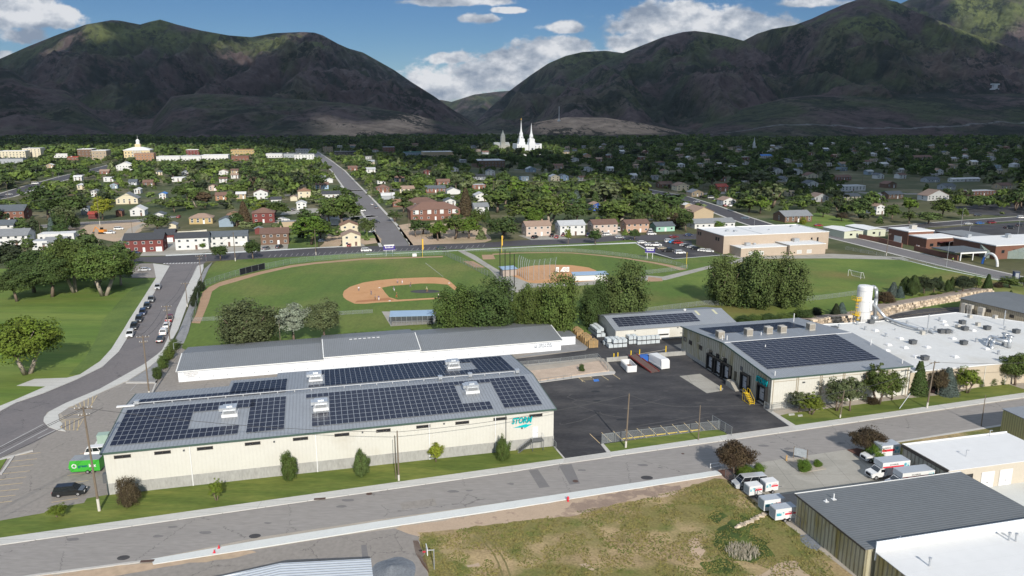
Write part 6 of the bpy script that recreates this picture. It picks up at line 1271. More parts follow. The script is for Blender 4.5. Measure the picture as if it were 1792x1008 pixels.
# smaller houses half seen between the trees, all over the town
def fillers():
 r3=np.random.RandomState(11);L_=[];named=list(HOUSES)
 for row,(yy,w0)in enumerate(((256,8),(263,9),(272,10),(281,11),(291,12),(303,13),(316,14),(331,16),(347,17))):
  for x in range(10,1790,36 if row<5 else 46):
   x+=r3.uniform(-14,14);y=yy+r3.uniform(-4,4);w=w0*r3.uniform(.8,1.35);k=r3.rand()
   if(x<560 and y<288)or(430<x<560 and y>284)or(x<130 and y>300)or(870<x<990 and y<282)or(x>1540 and y>340)or(860<x<1150 and y>325)or k<.22:continue
   if any(a-6<x+w/2 and x-w/2<b+6 and c-3<y and y-9<d+7 for(a,b,c,d),*_ in HOUSES):continue
   p=G(x,y)
   if any(min(((p-a)-(b-a)*max(0,min(1,(p-a).dot(b-a)/(b-a).length_squared))).length for a,b in zip(ln[:-1],ln[1:]))<wd/2+9 for ln,wd in STREETS):continue
   L_.append((x,y,w,['white','white','cream','grey','tan','brick','pblue','pink','white'][r3.randint(9)],['slate','grey','brown','lgrey','tan','rust','white'][r3.randint(7)],['g','f','g','h','flat'][r3.randint(5)]))
 RN=dict(g='gabled',f='front gabled',h='hipped',flat='flat roofed');CN_=dict(pblue='blue grey',lgrey='pale',slate='dark grey');bk={}
 for q in L_:
  nb=min(named,key=lambda n:((n[0][0]+n[0][1])/2-q[0])**2+(2.5*(n[0][3]-q[1]))**2);rel='left of' if q[0]<nb[0][0]else('right of' if q[0]>nb[0][1]else('beyond' if q[1]<nb[0][3]else 'before'))
  bk.setdefault((q[3],q[4],q[5],rel,nb[1]),[]).append(q)
 for(wl,rf,rt,rel,nb),qs in bk.items():
  for i,q in enumerate(sorted(qs,key=lambda q:-q[1])):
   house(q[0]-q[2]/2,q[0]+q[2]/2,q[1],1.2 if q[2]<14 else 1.3,wl,rf,rt,'%ssmall %s %s house with %s roof %s the %s'%('' if len(qs)==1 else('nearest ','second nearest ','third nearest ','fourth nearest ')[min(i,3)],CN_.get(wl,wl),RN[rt],CN_.get(rf,rf),rel,nb),dep=min(9,q[2]/(q[1]-205)*50),near='%s %s house %s the %s'%(CN_.get(wl,wl),RN[rt],rel,nb)if False else nb)
fillers()
# ================================================================== trees
def leaf_mat(name,trans=0.0):
 m=bpy.data.materials.new(name);m.use_nodes=True;nt=m.node_tree;b=nt.nodes['Principled BSDF'];lk=nt.links;b.inputs['Roughness'].default_value=.75;b.inputs['Specular IOR Level'].default_value=.2
 oi=nt.nodes.new('ShaderNodeObjectInfo');ge=nt.nodes.new('ShaderNodeNewGeometry');tc=nt.nodes.new('ShaderNodeTexCoord');nz=nt.nodes.new('ShaderNodeTexNoise');lk.new(tc.outputs['Object'],nz.inputs[0]);nz.inputs['Scale'].default_value=.55;nz.inputs['Detail'].default_value=2
 f=nmath(nt,'ADD',nmath(nt,'MULTIPLY',ge.outputs['Random Per Island'],.55),nmath(nt,'MULTIPLY',nz.outputs[0],1.3));f=nmath(nt,'ADD',f,.08)
 hs=nt.nodes.new('ShaderNodeHueSaturation');lk.new(oi.outputs['Color'],hs.inputs['Color']);lk.new(f,hs.inputs['Value']);lk.new(nmath(nt,'ADD',.475,nmath(nt,'MULTIPLY',nz.outputs[0],.05)),hs.inputs['Hue'])
 lk.new(hs.outputs[0],b.inputs['Base Color']);return m
M_LEAF=leaf_mat('foliage');M_BARK=mat('bark',(.16,.12,.09),.95,.3,1.5,stretch=(3,3,.6));M_BARKL=mat('pale_bark',(.33,.28,.22),.95,.25,1.5,stretch=(3,3,.6))
def mesh_np(name,V,F,m,smooth=False):
 me=bpy.data.meshes.new(name);me.vertices.add(len(V));me.vertices.foreach_set('co',np.asarray(V,np.float32).ravel());k=F.shape[1]
 me.loops.add(F.size);me.loops.foreach_set('vertex_index',F.ravel().astype(np.int32));me.polygons.add(len(F));me.polygons.foreach_set('loop_start',np.arange(0,F.size,k));me.polygons.foreach_set('loop_total',np.full(len(F),k));me.update();me.validate()
 if m:me.materials.append(m)
 return me
def leaves(C,Nn,size,rs,aspect=1.0):
 """quads at C facing roughly Nn"""
 n=len(C);nn=Nn+rs.normal(size=(n,3))*.55;nn/=np.linalg.norm(nn,axis=1,keepdims=True)+1e-9
 a=np.cross(nn,rs.normal(size=(n,3)));a/=np.linalg.norm(a,axis=1,keepdims=True)+1e-9;b=np.cross(nn,a)
 s=(size*(.6+.8*rs.rand(n)))[:,None];a=a*s*.5*aspect;b=b*s*.5
 j=lambda:(1+.5*(rs.rand(n,1)-.5))
 V=np.stack([C-a*j()-b*.3,C+b*j()*-1+a*.25,C+a*j()+b*.3,C+b*j()-a*.25],1).reshape(-1,3);F=np.arange(4*n).reshape(-1,4);return V,F
def crown_pts(kind,ncl,nl,rs):
 """leaf centres and directions for a nominal tree 10 m high with a crown about 8 m wide"""
 C,Nn=[],[]
 if kind=='conifer' or kind=='column':
  n=ncl*nl;z=rs.rand(n)**(.9 if kind=='conifer' else .8);z=z if kind=='column' else z
  th=rs.rand(n)*2*np.pi
  if kind=='conifer':
   H_=9.4*(1-np.sqrt(1-z*.985));lay=.78+.34*np.abs(((H_*1.15+.5*np.sin(th*3+H_))%1)-.5)*2;r=(9.7-H_)*.36*lay*(.80+.25*rs.rand(n))+.1
   zz=.5+H_-r*.22
  else:
   H_=z;prof=np.sin(np.pi*np.clip(.06+.94*H_,0,1)**.75)**.6;r=3.4*prof*(.72+.30*rs.rand(n))*(1+.16*np.sin(th*3+H_*9)+.12*np.sin(th*5-H_*13));zz=1.1+8.9*H_
  P=np.stack([r*np.cos(th),r*np.sin(th),zz],1);D=np.stack([np.cos(th),np.sin(th),np.full(n,.55)],1);return P,D
 for i in range(ncl):
  u=rs.normal(size=3);u/=np.linalg.norm(u)
  if kind=='round':c=np.array([0,0,5.9]);R3=np.array([3.3,3.3,3.3]);rr=.45+.55*rs.rand()**.5;cr=.85+.75*rs.rand()
  elif kind=='wide':c=np.array([0,0,5.7]);R3=np.array([3.6,3.6,3.3]);rr=.5+.5*rs.rand()**.5;cr=.7+.9*rs.rand()
  elif kind=='loose':c=np.array([0,0,5.8]);R3=np.array([3.5,3.5,3.6]);rr=.4+.65*rs.rand()**.6;cr=.5+.6*rs.rand()
  elif kind=='willow':c=np.array([0,0,4.9]);R3=np.array([3.5,3.5,4.6]);rr=.5+.5*rs.rand()**.4;cr=.7+.7*rs.rand()
  elif kind=='shrub':c=np.array([0,0,3.6]);R3=np.array([3.2,3.2,4.6]);rr=.5+.5*rs.rand()**.5;cr=.9+.9*rs.rand()
  else:c=np.array([0,0,5.8]);R3=np.array([3.2,3.2,3.4]);rr=rs.rand()**.5;cr=.9
  if u[2]<-.55 and kind not in('shrub','willow'):u[2]=-.2
  lobe=1+.24*math.sin(3*math.atan2(u[1],u[0])+2.1*u[2]+rs.rand())+.16*math.sin(7*u[2]+4*u[0])
  p=c+u*R3*rr*lobe
  if kind=='shrub' and p[2]<.6:p[2]=.6+rs.rand()
  d=rs.normal(size=(nl,3));d/=np.linalg.norm(d,axis=1,keepdims=True);d[:,2]=np.where(rs.rand(nl)<.6,np.abs(d[:,2]),d[:,2])
  q=p+d*cr*np.array([1,1,.75])*(.55+.5*rs.rand(nl,1))
  if kind=='willow':q[:,2]-=rs.rand(nl)*1.6
  C.append(q);Nn.append(d*.8+u*.6)
 return np.concatenate(C),np.concatenate(Nn)
def trunk_mesh(kind,rs,multi=1,bark=None):
 m=MB()
 if kind=='conifer':m.rod((0,0,0),(0,0,8.5),.22,.03,7)
 elif kind=='shrub':
  for k in range(4):a=k*1.6;m.rod((.1*math.cos(a),.1*math.sin(a),0),(1.2*math.cos(a),1.2*math.sin(a),3),.12,.05,5)
 elif kind=='column':m.rod((0,0,0),(0,0,7),.2,.05,7)
 else:
  for k in range(multi):
   a=2.1*k+rs.rand();b=(0,0,0)if multi==1 else(.35*math.cos(a),.35*math.sin(a),0);f=(.3*math.cos(a),.3*math.sin(a),3.2)if multi==1 else(1.5*math.cos(a),1.5*math.sin(a),3.4)
   m.rod(b,f,.36 if multi==1 else .33,.24,8)
   for j in range(4):
    t=a+j*1.57+rs.rand()*.6;e=(f[0]+1.7*math.cos(t),f[1]+1.7*math.sin(t),5.4+rs.rand()*1.4);m.rod((f[0],f[1],f[2]-.1),e,.17,.09,6)
    m.rod(e,(e[0]+.8*math.cos(t+.5),e[1]+.8*math.sin(t+.5),e[2]+1.5),.09,.03,5)
 return m.mesh('trunk',bark or M_BARK,True)
LOD={'hi':(190,95,.27),'mid':(80,40,.52),'lo':(34,18,.95)}
CROWN={};TRUNK={}
def crown_mesh(kind,lod,v):
 k=(kind,lod,v)
 if k not in CROWN:
  rs=np.random.RandomState(hash((kind,lod))%1000 if False else(sum(map(ord,kind+lod))+v*31));n,l,s=LOD[lod]
  if kind in('conifer','column'):s*=.8
  if kind=='loose':l=int(l*.62)
  C,D=crown_pts(kind,n,l,rs);V,F=leaves(C,D,s,rs);CROWN[k]=mesh_np('crown',V,F,M_LEAF)
  if kind not in TRUNK or True:TRUNK[(kind,v)]=TRUNK.get((kind,v))or trunk_mesh(kind,rs,1 if v%2 else(2 if kind in('wide','willow','loose')else 1),M_BARKL if kind=='wide' else None)
 return CROWN[k]
COLS=dict(green=(.074,.106,.024),deep=(.048,.076,.021),dark=(.030,.042,.019),olive=(.072,.102,.030),yellow=(.19,.21,.022),lime=(.115,.155,.02),silver=(.20,.225,.165),bluegreen=(.085,.115,.10),maroon=(.055,.040,.022),purple=(.05,.028,.028),grey=(.088,.106,.045),rust=(.075,.055,.03),bright=(.08,.13,.018))
NTREE=0;TREES=[]
SHAPEW=dict(round='rounded',wide='spreading',loose='loose',willow='billowing',conifer='pointed',column='narrow',shrub='bushy')
def tree(px,py,top,wpx,col,kind,label,lod=None,v=None,cat=None,group=None,pos=None,hw=None,name=None,rz=None):
 global NTREE
 NTREE+=1;v=v if v is not None else NTREE%3
 if pos is None:
  p=G(px,py);s=(py-HORIZON)/CAM_H
  lo_,hi_=0,80
  for _ in range(30): # height whose top is seen at that pixel row
   mid=(lo_+hi_)/2;c,s_=math.cos(PITCH),math.sin(PITCH);z=mid-CAM_H;yy=p.y*c-z*s_;zz=p.y*s_+z*c
   if 504-FPX*zz/yy>top:lo_=mid
   else:hi_=mid
  h=lo_;dist=p.length;w=wpx/FPX*math.hypot(p.y,CAM_H)
 else:p=Vector(pos);h,w=hw
 if lod is None:lod='hi' if p.y<260 else('mid' if p.y<470 else 'lo')
 nm=name or dict(conifer='conifer',shrub='shrub').get(kind,'tree')
 t=thing(nm,label,cat or nm,(p.x,p.y,0),RNG.rand()*6.28 if rz is None else rz,group);cw={'column':6.8,'conifer':6.9,'shrub':8.6,'wide':8.8,'round':8.2,'loose':8.4,'willow':8.6}[kind]
 t.scale=(w/cw,w/cw,h/10.0)
 c=link('crown',crown_mesh(kind,lod,v),t);k=COLS[col];f=.88+.24*RNG.rand();c.color=(k[0]*f*(.93+.14*RNG.rand()),k[1]*f,k[2]*f,1)
 if h>3 or kind!='shrub':link('trunk',TRUNK[(kind,v)],t)
 TREES.append((p,w,h,t));return t
T=tree
# trees behind the storage building, along the ball fields
T(435,604,527,108,'grey','willow','big grey green tree behind the left end of the storage building',v=0)
T(515,601,530,58,'silver','loose','silvery leaved tree between two grey green trees',v=1)
T(567,601,530,62,'grey','round','grey green tree right of the silvery tree')
T(800,583,499,80,'green','willow','large deep green tree just right of the first dugout',v=1);T(860,584,490,92,'deep','willow','very large green tree left of the tall net poles',v=0)
T(924,582,499,58,'green','willow','green tree right of the tall net poles',v=1);T(975,586,484,78,'green','willow','tall green tree in the middle of the row behind the storage building',v=0)
T(1037,572,494,54,'deep','willow','green tree left of the pale topped big one',v=1);T(1092,562,462,88,'olive','willow','tall olive green tree behind the tank shed',v=0)
T(1268,533,450,72,'olive','willow','left one of the three big grey green trees before the school',v=0);T(1318,537,442,84,'olive','willow','middle one of the three big grey green trees before the school',v=1);T(1378,536,447,74,'olive','willow','right one of the three big grey green trees before the school',v=2)
# park trees at the left
T(48,655,556,112,'lime','wide','broad yellow green tree alone on the park grass',v=0)
T(30,528,471,62,'deep','round','dark round tree at the left edge of the park grove');T(92,520,452,76,'deep','round','dark tree second from the left in the park grove')
T(182,518,428,96,'green','wide','big cottonwood with forked pale trunk at the right of the park grove',v=2);T(132,512,420,84,'green','wide','tall green cottonwood in the middle of the park grove',v=0);T(150,486,408,84,'olive','wide','tall olive cottonwood behind the forked one',v=2)
T(212,500,445,52,'green','wide','green tree at the right end of the park grove');T(80,492,438,70,'green','round','green tree behind the dark ones in the park grove');T(20,488,424,70,'dark','round','dark brownish tree at the left edge behind the grove');T(205,470,424,50,'olive','round','olive tree at the back right of the park grove');T(110,476,416,60,'green','wide','green tree at the back of the park grove')
T(170,500,432,70,'green','wide','dense green cottonwood crown in the centre of the park grove');T(60,512,440,74,'deep','round','dense dark crown between the two dark trees of the park grove');T(232,466,437,22,'green','loose','small light tree in front of the red duplex')
# frontage of the foreground street
T(1285,832,774,64,'maroon','round','dark red leaved tree left of the rental yard',v=1);T(1516,790,750,62,'maroon','round','dark red leaved tree right of the rental yard',v=2)
T(506,841,791,27,'green','willow','narrow green tree, left of the two upright trees on the lawn',v=0);T(633,833,789,28,'olive','willow','narrow dark tree, second upright tree on the lawn',v=1);T(763,809,776,28,'yellow','loose','small sparse pale tree on the lawn',v=1);T(880,806,763,26,'green','willow','narrow bright green tree below the teal sign',v=2)
T(226,885,836,36,'rust','willow','brownish green bushy tree at the left end of the long building',v=0,cat='tree',name='tree');T(380,877,841,24,'lime','loose','small yellow green sapling on the lawn',v=0);T(102,906,884,30,'lime','loose','small bright sapling near the power pole',v=2)
T(1418,726,690,44,'lime','loose','small yellow green tree nearest the dock building corner',v=0);T(1398,722,684,34,'grey','loose','thin silvery tree at the dock building corner',v=1)
T(1463,719,664,44,'grey','loose','grey purple leaved tree, left of a pair, before the cream wall',v=2);T(1487,720,660,44,'grey','loose','grey purple leaved tree, right of a pair, before the cream wall',v=1)
T(1537,707,642,58,'green','loose','tall green street tree before the cream wall',v=0);T(1561,700,652,40,'green','loose','smaller green tree right of the tall street tree',v=1)
T(1605,690,623,36,'deep','conifer','dark spruce at the corner of the white factory',v=0);T(1656,690,636,40,'bluegreen','conifer','fat blue spruce before the factory wall',v=1);T(1641,692,650,30,'rust','round','small rusty green tree left of the blue spruce',v=0)
T(1692,688,645,38,'lime','loose','small yellow green tree right of the blue spruce',v=2);T(1776,675,619,54,'green','round','green tree at the right edge before the factory',v=1)
T(1527,707,694,22,'maroon','shrub','low dark red shrub under the tall street tree',cat='shrub');T(1632,688,677,14,'purple','shrub','low purple shrub left of the blue spruce')
for i,x in enumerate((1712,1733,1750)):T(x,676-i*2,660-i*2,20,('deep','green','deep')[i],'shrub',('rounded shrub left of three at the factory wall','rounded green shrub, middle of three at the factory wall','rounded shrub right of three at the factory wall')[i])
T(1303,836,812,34,'bright','shrub','bright green shrub under the left dark red tree');T(1328,829,810,22,'bright','shrub','small bright shrub behind the grey van');T(1532,806,778,36,'bright','shrub','bright green shrub beside the rental trucks, left');T(1548,797,776,30,'bright','shrub','bright green shrub beside the rental trucks, right')
T(1407,824,803,26,'bright','shrub','larger bright green shrub on the sign island');T(1430,816,804,16,'bright','shrub','smaller bright green shrub on the sign island')
T(1018,651,636,11,'deep','shrub','small round shrub on the gravel slope')
T(276,663,640,18,'deep','shrub','hedge bush at the lower end of the hedge by the storage units');T(286,645,619,20,'green','shrub','hedge bush, second from the lower end of the hedge');T(296,628,605,22,'green','shrub','hedge bush, third in the hedge by the storage units');T(305,612,592,22,'olive','shrub','hedge bush at the top of the hedge by the storage units')
for i,(x,y,tp)in enumerate(((352,510,489),(345,522,500),(340,537,512))):T(x,y,tp,13,'dark','shrub','dark hedge bush, %s of the three by the outfield fence'%('farthest','middle','nearest')[i])
for i,x in enumerate(range(600,740,20)):T(x,596-(x-600)*.055,583-(x-600)*.06,26,'deep' if i%2 else 'green','shrub','low hedge bush, number %s from the left behind the storage roof'%('one','two','three','four','five','six','seven')[i],group='hedge behind the storage building')
for i,x in enumerate((475,)):T(x,604,588,30,'deep','shrub','low bush between the grey green trees')
# slope beside the white silo and the row along the stone wall
for i,(x,y,w,c)in enumerate(((1300,566,30,'deep'),(1320,565,32,'green'),(1345,563,34,'deep'),(1372,562,34,'green'),(1405,556,40,'deep'),(1428,552,22,'dark'))):T(x,y,y-15,w,c,'shrub','clipped juniper mound, %s from the left behind the dock building'%('first','second','third','fourth','fifth','sixth')[i],group='juniper mounds')
T(1462,552,528,20,'dark','conifer','dark blue conifer left of the silo');T(1472,551,526,22,'bluegreen','conifer','blue green spruce just left of the silo',v=1)
ROW=[(1562,519,490,24,'bluegreen','conifer','blue spruce, first in the row above the stone wall'),(1574,521,498,18,'bluegreen','conifer','smaller blue spruce, second in the row above the stone wall'),(1548,530,508,34,'rust','shrub','reddish brown shrub left of the blue spruces'),(1583,516,484,18,'deep','column','upright juniper behind the smaller blue spruce'),(1597,519,481,20,'deep','column','tall upright juniper in the row above the stone wall'),(1617,514,485,32,'dark','round','dark rounded tree in the row, left of a pair'),(1634,512,486,28,'dark','round','dark rounded tree in the row, right of a pair'),(1643,510,483,9,'deep','column','thin juniper right of the dark pair'),(1657,513,489,10,'deep','column','thin juniper, second right of the dark pair'),(1664,511,484,9,'deep','column','thin juniper, third right of the dark pair'),(1685,512,483,36,'dark','round','widest dark tree in the row above the stone wall'),(1707,509,484,20,'green','round','green tree right of the widest dark tree'),(1727,510,475,20,'deep','conifer','tall dark conifer near the right end of the row'),(1747,503,493,20,'maroon','shrub','dark red shrub at the right end of the row'),(1767,504,485,34,'green','round','green tree above the parking entrance'),(1790,503,484,20,'green','round','green tree at the right edge above the parking entrance'),(1768,521,506,12,'deep','conifer','small dark conifer beside the grey roof')]
for r in ROW:T(*r)
for i,(x,y)in enumerate(((1530,539),(1541,532),(1553,534),(1612,518),(1633,517),(1644,516),(1699,511),(1674,514))):T(x,y,y-5,9,'lime' if i%2 else 'deep','shrub','tiny round shrub on the planting bed, number %s from the left'%('one','two','three','four','five','six','seven','eight')[i],group='tiny shrubs above the stone wall')
# hand placed trees of the middle distance
MIDT=[(386,455,429,28,'deep','round','round dark tree at the street corner, left one'),(443,454,421,30,'deep','round','round dark tree beside the street, right one'),
(545,428,378,72,'bright','round','big bright green tree right of the brown brick house'),(600,398,338,62,'green','round','large round green tree beside the side street'),(577,392,350,40,'green','round','green tree left of the large round one'),(492,412,383,16,'deep','conifer','small conifer behind the brown brick house'),
(428,395,346,30,'rust','conifer','tall rusty brown conifer left of the red hipped house'),(414,397,372,24,'deep','round','dark tree below the rusty conifer'),(480,380,352,60,'green','round','wide green tree above the red hipped house'),(458,378,350,34,'lime','round','light green tree left of the wide green one'),
(180,385,346,38,'yellow','round','bright yellow green tree beside the brown field'),(85,385,325,62,'deep','round','huge dark tree left of the yellow green tree'),(125,384,340,54,'deep','round','dark tree just left of the yellow green tree'),(38,408,386,30,'olive','round','olive tree beside the white workshop'),(134,400,378,14,'deep','column','pointed green shrub tree in the brown lot'),(107,415,391,26,'deep','round','round green tree above the long white building'),(50,448,414,26,'olive','loose','thin olive tree by the workshop'),(275,405,375,50,'olive','round','wide olive brown tree behind the red garage'),(355,436,424,14,'bright','round','small bright tree before the pale corner house'),
(740,410,387,42,'deep','round','dark tree at the left of the bare lot'),(811,408,386,28,'deep','round','dark round bush tree at the right of the bare lot'),(880,420,380,58,'deep','round','big dark tree left of the pinkish houses'),(835,398,366,30,'green','round','green tree beside the Victorian house'),(815,378,322,32,'rust','conifer','tall rusty conifer left of the Victorian house'),(852,388,358,16,'deep','conifer','conifer right of the Victorian house'),
(1042,428,401,24,'deep','round','round dark tree before the brown roofed duplex'),(994,429,399,14,'lime','loose','thin light green tree before the white duplex'),(1110,420,401,20,'deep','round','round dark tree before the peach house'),
(870,372,332,60,'green','round','green tree mass above the Victorian house'),(920,392,348,70,'green','wide','broad green tree behind the leftmost pink duplex'),(960,394,340,74,'green','wide','broad green tree behind the white duplex'),(1010,393,352,50,'deep','round','dark green tree before the blue house'),(900,352,312,60,'bright','round','bright green tree in the centre'),(935,350,310,40,'grey','loose','grey green tree in the centre'),(1080,392,342,76,'green','wide','broad green tree behind the brown roofed duplex'),(1130,392,338,70,'deep','wide','broad dark tree behind the peach house'),(1108,372,318,60,'green','round','tall green tree upper part of the wood'),(1060,360,318,56,'grey','round','grey green tree in the wood'),(1070,400,372,30,'green','round','green tree right of the blue house'),
(1176,372,338,50,'deep','round','dark round tree left of the street bend'),(1200,405,368,30,'deep','round','dark tree left of the long low building'),(1258,404,387,20,'bright','round','bright bush tree before the long low building'),(1310,372,344,50,'green','round','green tree beside the diagonal street'),(1350,364,322,56,'grey','loose','silvery green tree right of the diagonal street'),(1330,374,340,40,'bright','round','bright green tree beside the silvery one'),(1405,368,345,34,'deep','round','dark tree above the long brown house'),(1405,392,378,14,'yellow','shrub','yellow green bush before the long brown house'),
(1185,330,300,46,'green','round','green tree above the street bend'),(1245,330,288,50,'deep','round','tall dark tree above the red roofed house'),(1285,326,290,60,'green','round','green tree right of the red roofed house'),(1325,330,296,56,'grey','round','grey green tree in the upper right middle'),
(1505,382,345,44,'deep','round','dark tree beside the white bank house, left'),(1525,372,335,36,'green','round','green tree above the white bank house'),(1560,384,358,30,'green','round','green tree right of the white bank house'),(1590,376,345,30,'bright','round','bright tree on the wooded bank'),(1648,380,348,40,'green','round','green tree before the parking lots'),(1590,392,368,30,'olive','loose','olive tree at the foot of the wooded bank'),(1625,392,370,40,'olive','round','olive tree on the bank before the parking lots'),(1684,384,364,20,'green','round','small green tree at the left of the lower parking'),(1473,387,372,26,'maroon','round','dark red tree on the lawn right of the long brown house'),(1440,380,360,26,'deep','round','dark tree right of the long brown house'),
(560,333,305,24,'deep','round','dark tree above the pale blue house'),(706,372,345,36,'olive','round','olive tree left of the apartment block'),(715,360,330,30,'green','round','green tree behind the apartment block'),(690,388,368,26,'olive','loose','pale olive tree beside the side street'),(672,330,298,38,'green','round','green tree right of the side street'),(700,322,290,44,'deep','round','deep green tree right of the side street, farther'),(640,300,280,24,'deep','round','dark tree right of the far side street'),(573,300,287,20,'green','round','round green tree left of the far side street')]
for r in MIDT:T(*r)
HAND=len(TREES)
# ---- the town's other trees: about as dense as in the photograph, off the streets, not hiding what stands in the open
def proj(x,y,z):
 c,s=math.cos(PITCH),math.sin(PITCH);z-=CAM_H;yy=y*c-z*s;zz=y*s+z*c;return 896+FPX*x/yy,504-FPX*zz/yy
def seg_d(p,a,b):
 ab=b-a;t=max(0,min(1,(p-a).dot(ab)/ab.length_squared));return(p-a-ab*t).length
PROT=[(h[0][0]-1,h[0][1]+1,h[0][2]+2,h[0][3])for h in HOUSES]+[(560,582,262,300),(575,612,290,325),(604,650,320,375),(640,716,370,432),(696,850,392,425),(130,250,388,410),(1240,1330,352,395),(1170,1250,336,352),(1600,1792,360,372),(1600,1792,385,420),(60,190,290,318),(160,215,280,300),(1345,1500,382,402),(220,420,438,450),(460,1210,414,440),(0,40,330,348),(40,80,320,333)]
PROT_A=np.array([(a,b,c,d)for a,b,c,d in PROT],float)
HP=[(h[2].location,math.hypot(h[3],h[4])/2+2.5,h[4])for h in HOUSES]
def hides(p,w,h):
 x,yb=proj(p.x,p.y,0);x2,yt=proj(p.x,p.y,h);hw=w/2*FPX/p.y*.85;a=(x-hw,x+hw,yt,yb)
 ox=np.minimum(a[1],PROT_A[:,1])-np.maximum(a[0],PROT_A[:,0]);oy=np.minimum(a[3],PROT_A[:,3])-np.maximum(a[2],PROT_A[:,2])
 ar=np.clip(ox,0,None)*np.clip(oy,0,None);tot=(PROT_A[:,1]-PROT_A[:,0])*(PROT_A[:,3]-PROT_A[:,2])
 lim=np.where(np.arange(len(PROT_A))<len(HOUSES),np.where((PROT_A[:,3]<292)&(PROT_A[:,1]<960),.08,.15),.012)
 return bool(((ar/tot>lim)&(yb>PROT_A[:,3]-1)).any()or((ar/tot>.7)).any()and False)
cand=[];rs=np.random.RandomState(3)
y=352.0
while y<2150:
 step=10.3 if y<700 else(12.5 if y<1100 else 15);xm=y*.74
 x=-xm
 while x<xm:
  p=Vector((x+rs.uniform(-.45,.45)*step,y+rs.uniform(-.45,.45)*step,0));x+=step
  dens=fbm(np.array([p.x/90]),np.array([p.y/90]),3)[0]
  if dens<.40 and y<1000:continue
  px,py=proj(p.x,p.y,0)
  if p.y<480 and(px>1205 or px<-60):
   if not(px>1480 and p.y>420):continue
  if py>424 and px<1200:continue
  if 1440<px and 392<py:continue
  if any(min(seg_d(p,a,b)for a,b in zip(ln[:-1],ln[1:]))<w/2+3.2 for ln,w in STREETS):continue
  if any((p-Vector((q.x,q.y,0))-Vector((-.25*d/2,.97*d/2,0))).length<r+1.0 for q,r,d in HP):continue
  if any((p-t[0]).length<(t[1]/2+2.5)for t in TREES[:HAND]if abs(t[0].y-p.y)<30):continue
  h=rs.uniform(5,12)+rs.choice([0,0,2,5])if y<1100 else rs.uniform(9,18);w=h*rs.uniform(.7,1.2)
  for k in range(4):
   if not hides(p,w,h):break
   h*=.68;w*=.78
  else:continue
  if h<2.4:continue
  cand.append((p.y,p,w,h,px,py))
 y+=step
cand.sort(key=lambda c:-(c[3]*c[2])/(c[0]**2));NIND=max(0,296-HAND);ind=cand[:NIND];rest=cand[NIND:]
CN=dict(green='green',deep='deep green',dark='dark',olive='olive',grey='grey green',bright='bright green',rust='brownish',bluegreen='blue green',lime='light green')
ORD=['nearest','second nearest','third nearest','fourth nearest','fifth nearest','sixth nearest','seventh nearest','eighth nearest','ninth nearest','tenth nearest']
buck={}
for c in ind:
 _,p,w,h,px,py=c;k=rs.choice(['green','deep','green','deep','olive','grey','dark','bright','rust']);kd=rs.choice(['round','round','round','wide','loose','willow','conifer'])
 if kd=='conifer':k=rs.choice(['deep','dark','bluegreen']);w*=.6
 best=min(HOUSES,key=lambda q:((q[0][0]+q[0][1])/2-px)**2+(2.5*(q[0][3]-py))**2)
 r=best[0];mx=(r[0]+r[1])/2;rel='left of' if px<r[0]else('right of' if px>r[1]else('before' if py>r[3]else 'behind'))
 size='tall' if h>10 else('small' if h<6 else 'middling');buck.setdefault((size,k,kd,rel,best[1]),[]).append((((mx-px)**2+(r[3]-py)**2),p,w,h))
for(size,k,kd,rel,near),L_ in buck.items():
 L_.sort(key=lambda q:q[0])
 for i,(_,p,w,h)in enumerate(L_):
  lab='%s %s %s tree %s the %s'%(size,CN[k],SHAPEW[kd],rel,near)if len(L_)==1 else '%s %s %s %s tree %s the %s'%(ORD[min(i,9)],size,CN[k],SHAPEW[kd],rel,near)
  T(0,0,0,0,k,kd,lab,pos=p,hw=(h,w),cat='tree',group='trees of the town')
# beyond those: one wooded mass
def woodland():
 V,F,C=[],[],[];o=0;protos=[]
 for v in range(6):
  r2=np.random.RandomState(50+v);c,d=crown_pts('round' if v<4 else 'conifer',13,13,r2);a,f=leaves(c,d,1.7,r2);protos.append((a,f))
 for _,p,w,h,px,py in rest:
  v=rs.randint(0,6)if py<262 else rs.randint(0,5);a,f=protos[v];an=rs.rand()*6.28;ca,sa=math.cos(an),math.sin(an);sx=w/8.2*(.8 if v>3 else 1)
  q=np.stack([(a[:,0]*ca-a[:,1]*sa)*sx+p.x,(a[:,0]*sa+a[:,1]*ca)*sx+p.y,a[:,2]*h/10],1);V.append(q);F.append(f+o);o+=len(q)
  k=COLS[rs.choice(['green','deep','deep','dark','olive','green','grey'])];b=1.0+.6*rs.rand();C.append(np.tile([k[0]*b,k[1]*b,k[2]*b,1],(len(q),1)))
 V=np.concatenate(V);F=np.concatenate(F);C=np.concatenate(C);me=mesh_np('distant_trees',V,F,None);at=me.color_attributes.new('leaf','FLOAT_COLOR','POINT');at.data.foreach_set('color',C.ravel().astype(np.float32))
 m=bpy.data.materials.new('distant_foliage');m.use_nodes=True;nt=m.node_tree;b=nt.nodes['Principled BSDF'];b.inputs['Roughness'].default_value=.8;b.inputs['Specular IOR Level'].default_value=.15
 a=nt.nodes.new('ShaderNodeAttribute');a.attribute_name='leaf';ge=nt.nodes.new('ShaderNodeNewGeometry');hs=nt.nodes.new('ShaderNodeHueSaturation');nt.links.new(a.outputs[0],hs.inputs['Color']);nt.links.new(nmath(nt,'ADD',.6,nmath(nt,'MULTIPLY',ge.outputs['Random Per Island'],.8)),hs.inputs['Value']);nt.links.new(hs.outputs[0],b.inputs['Base Color']);me.materials.append(m)
 o=bpy.data.objects.new('distant_trees',me);COL.objects.link(o);o['label']='mass of dark trees covering the far side of the town';o['category']='trees';o['kind']='stuff'
woodland()
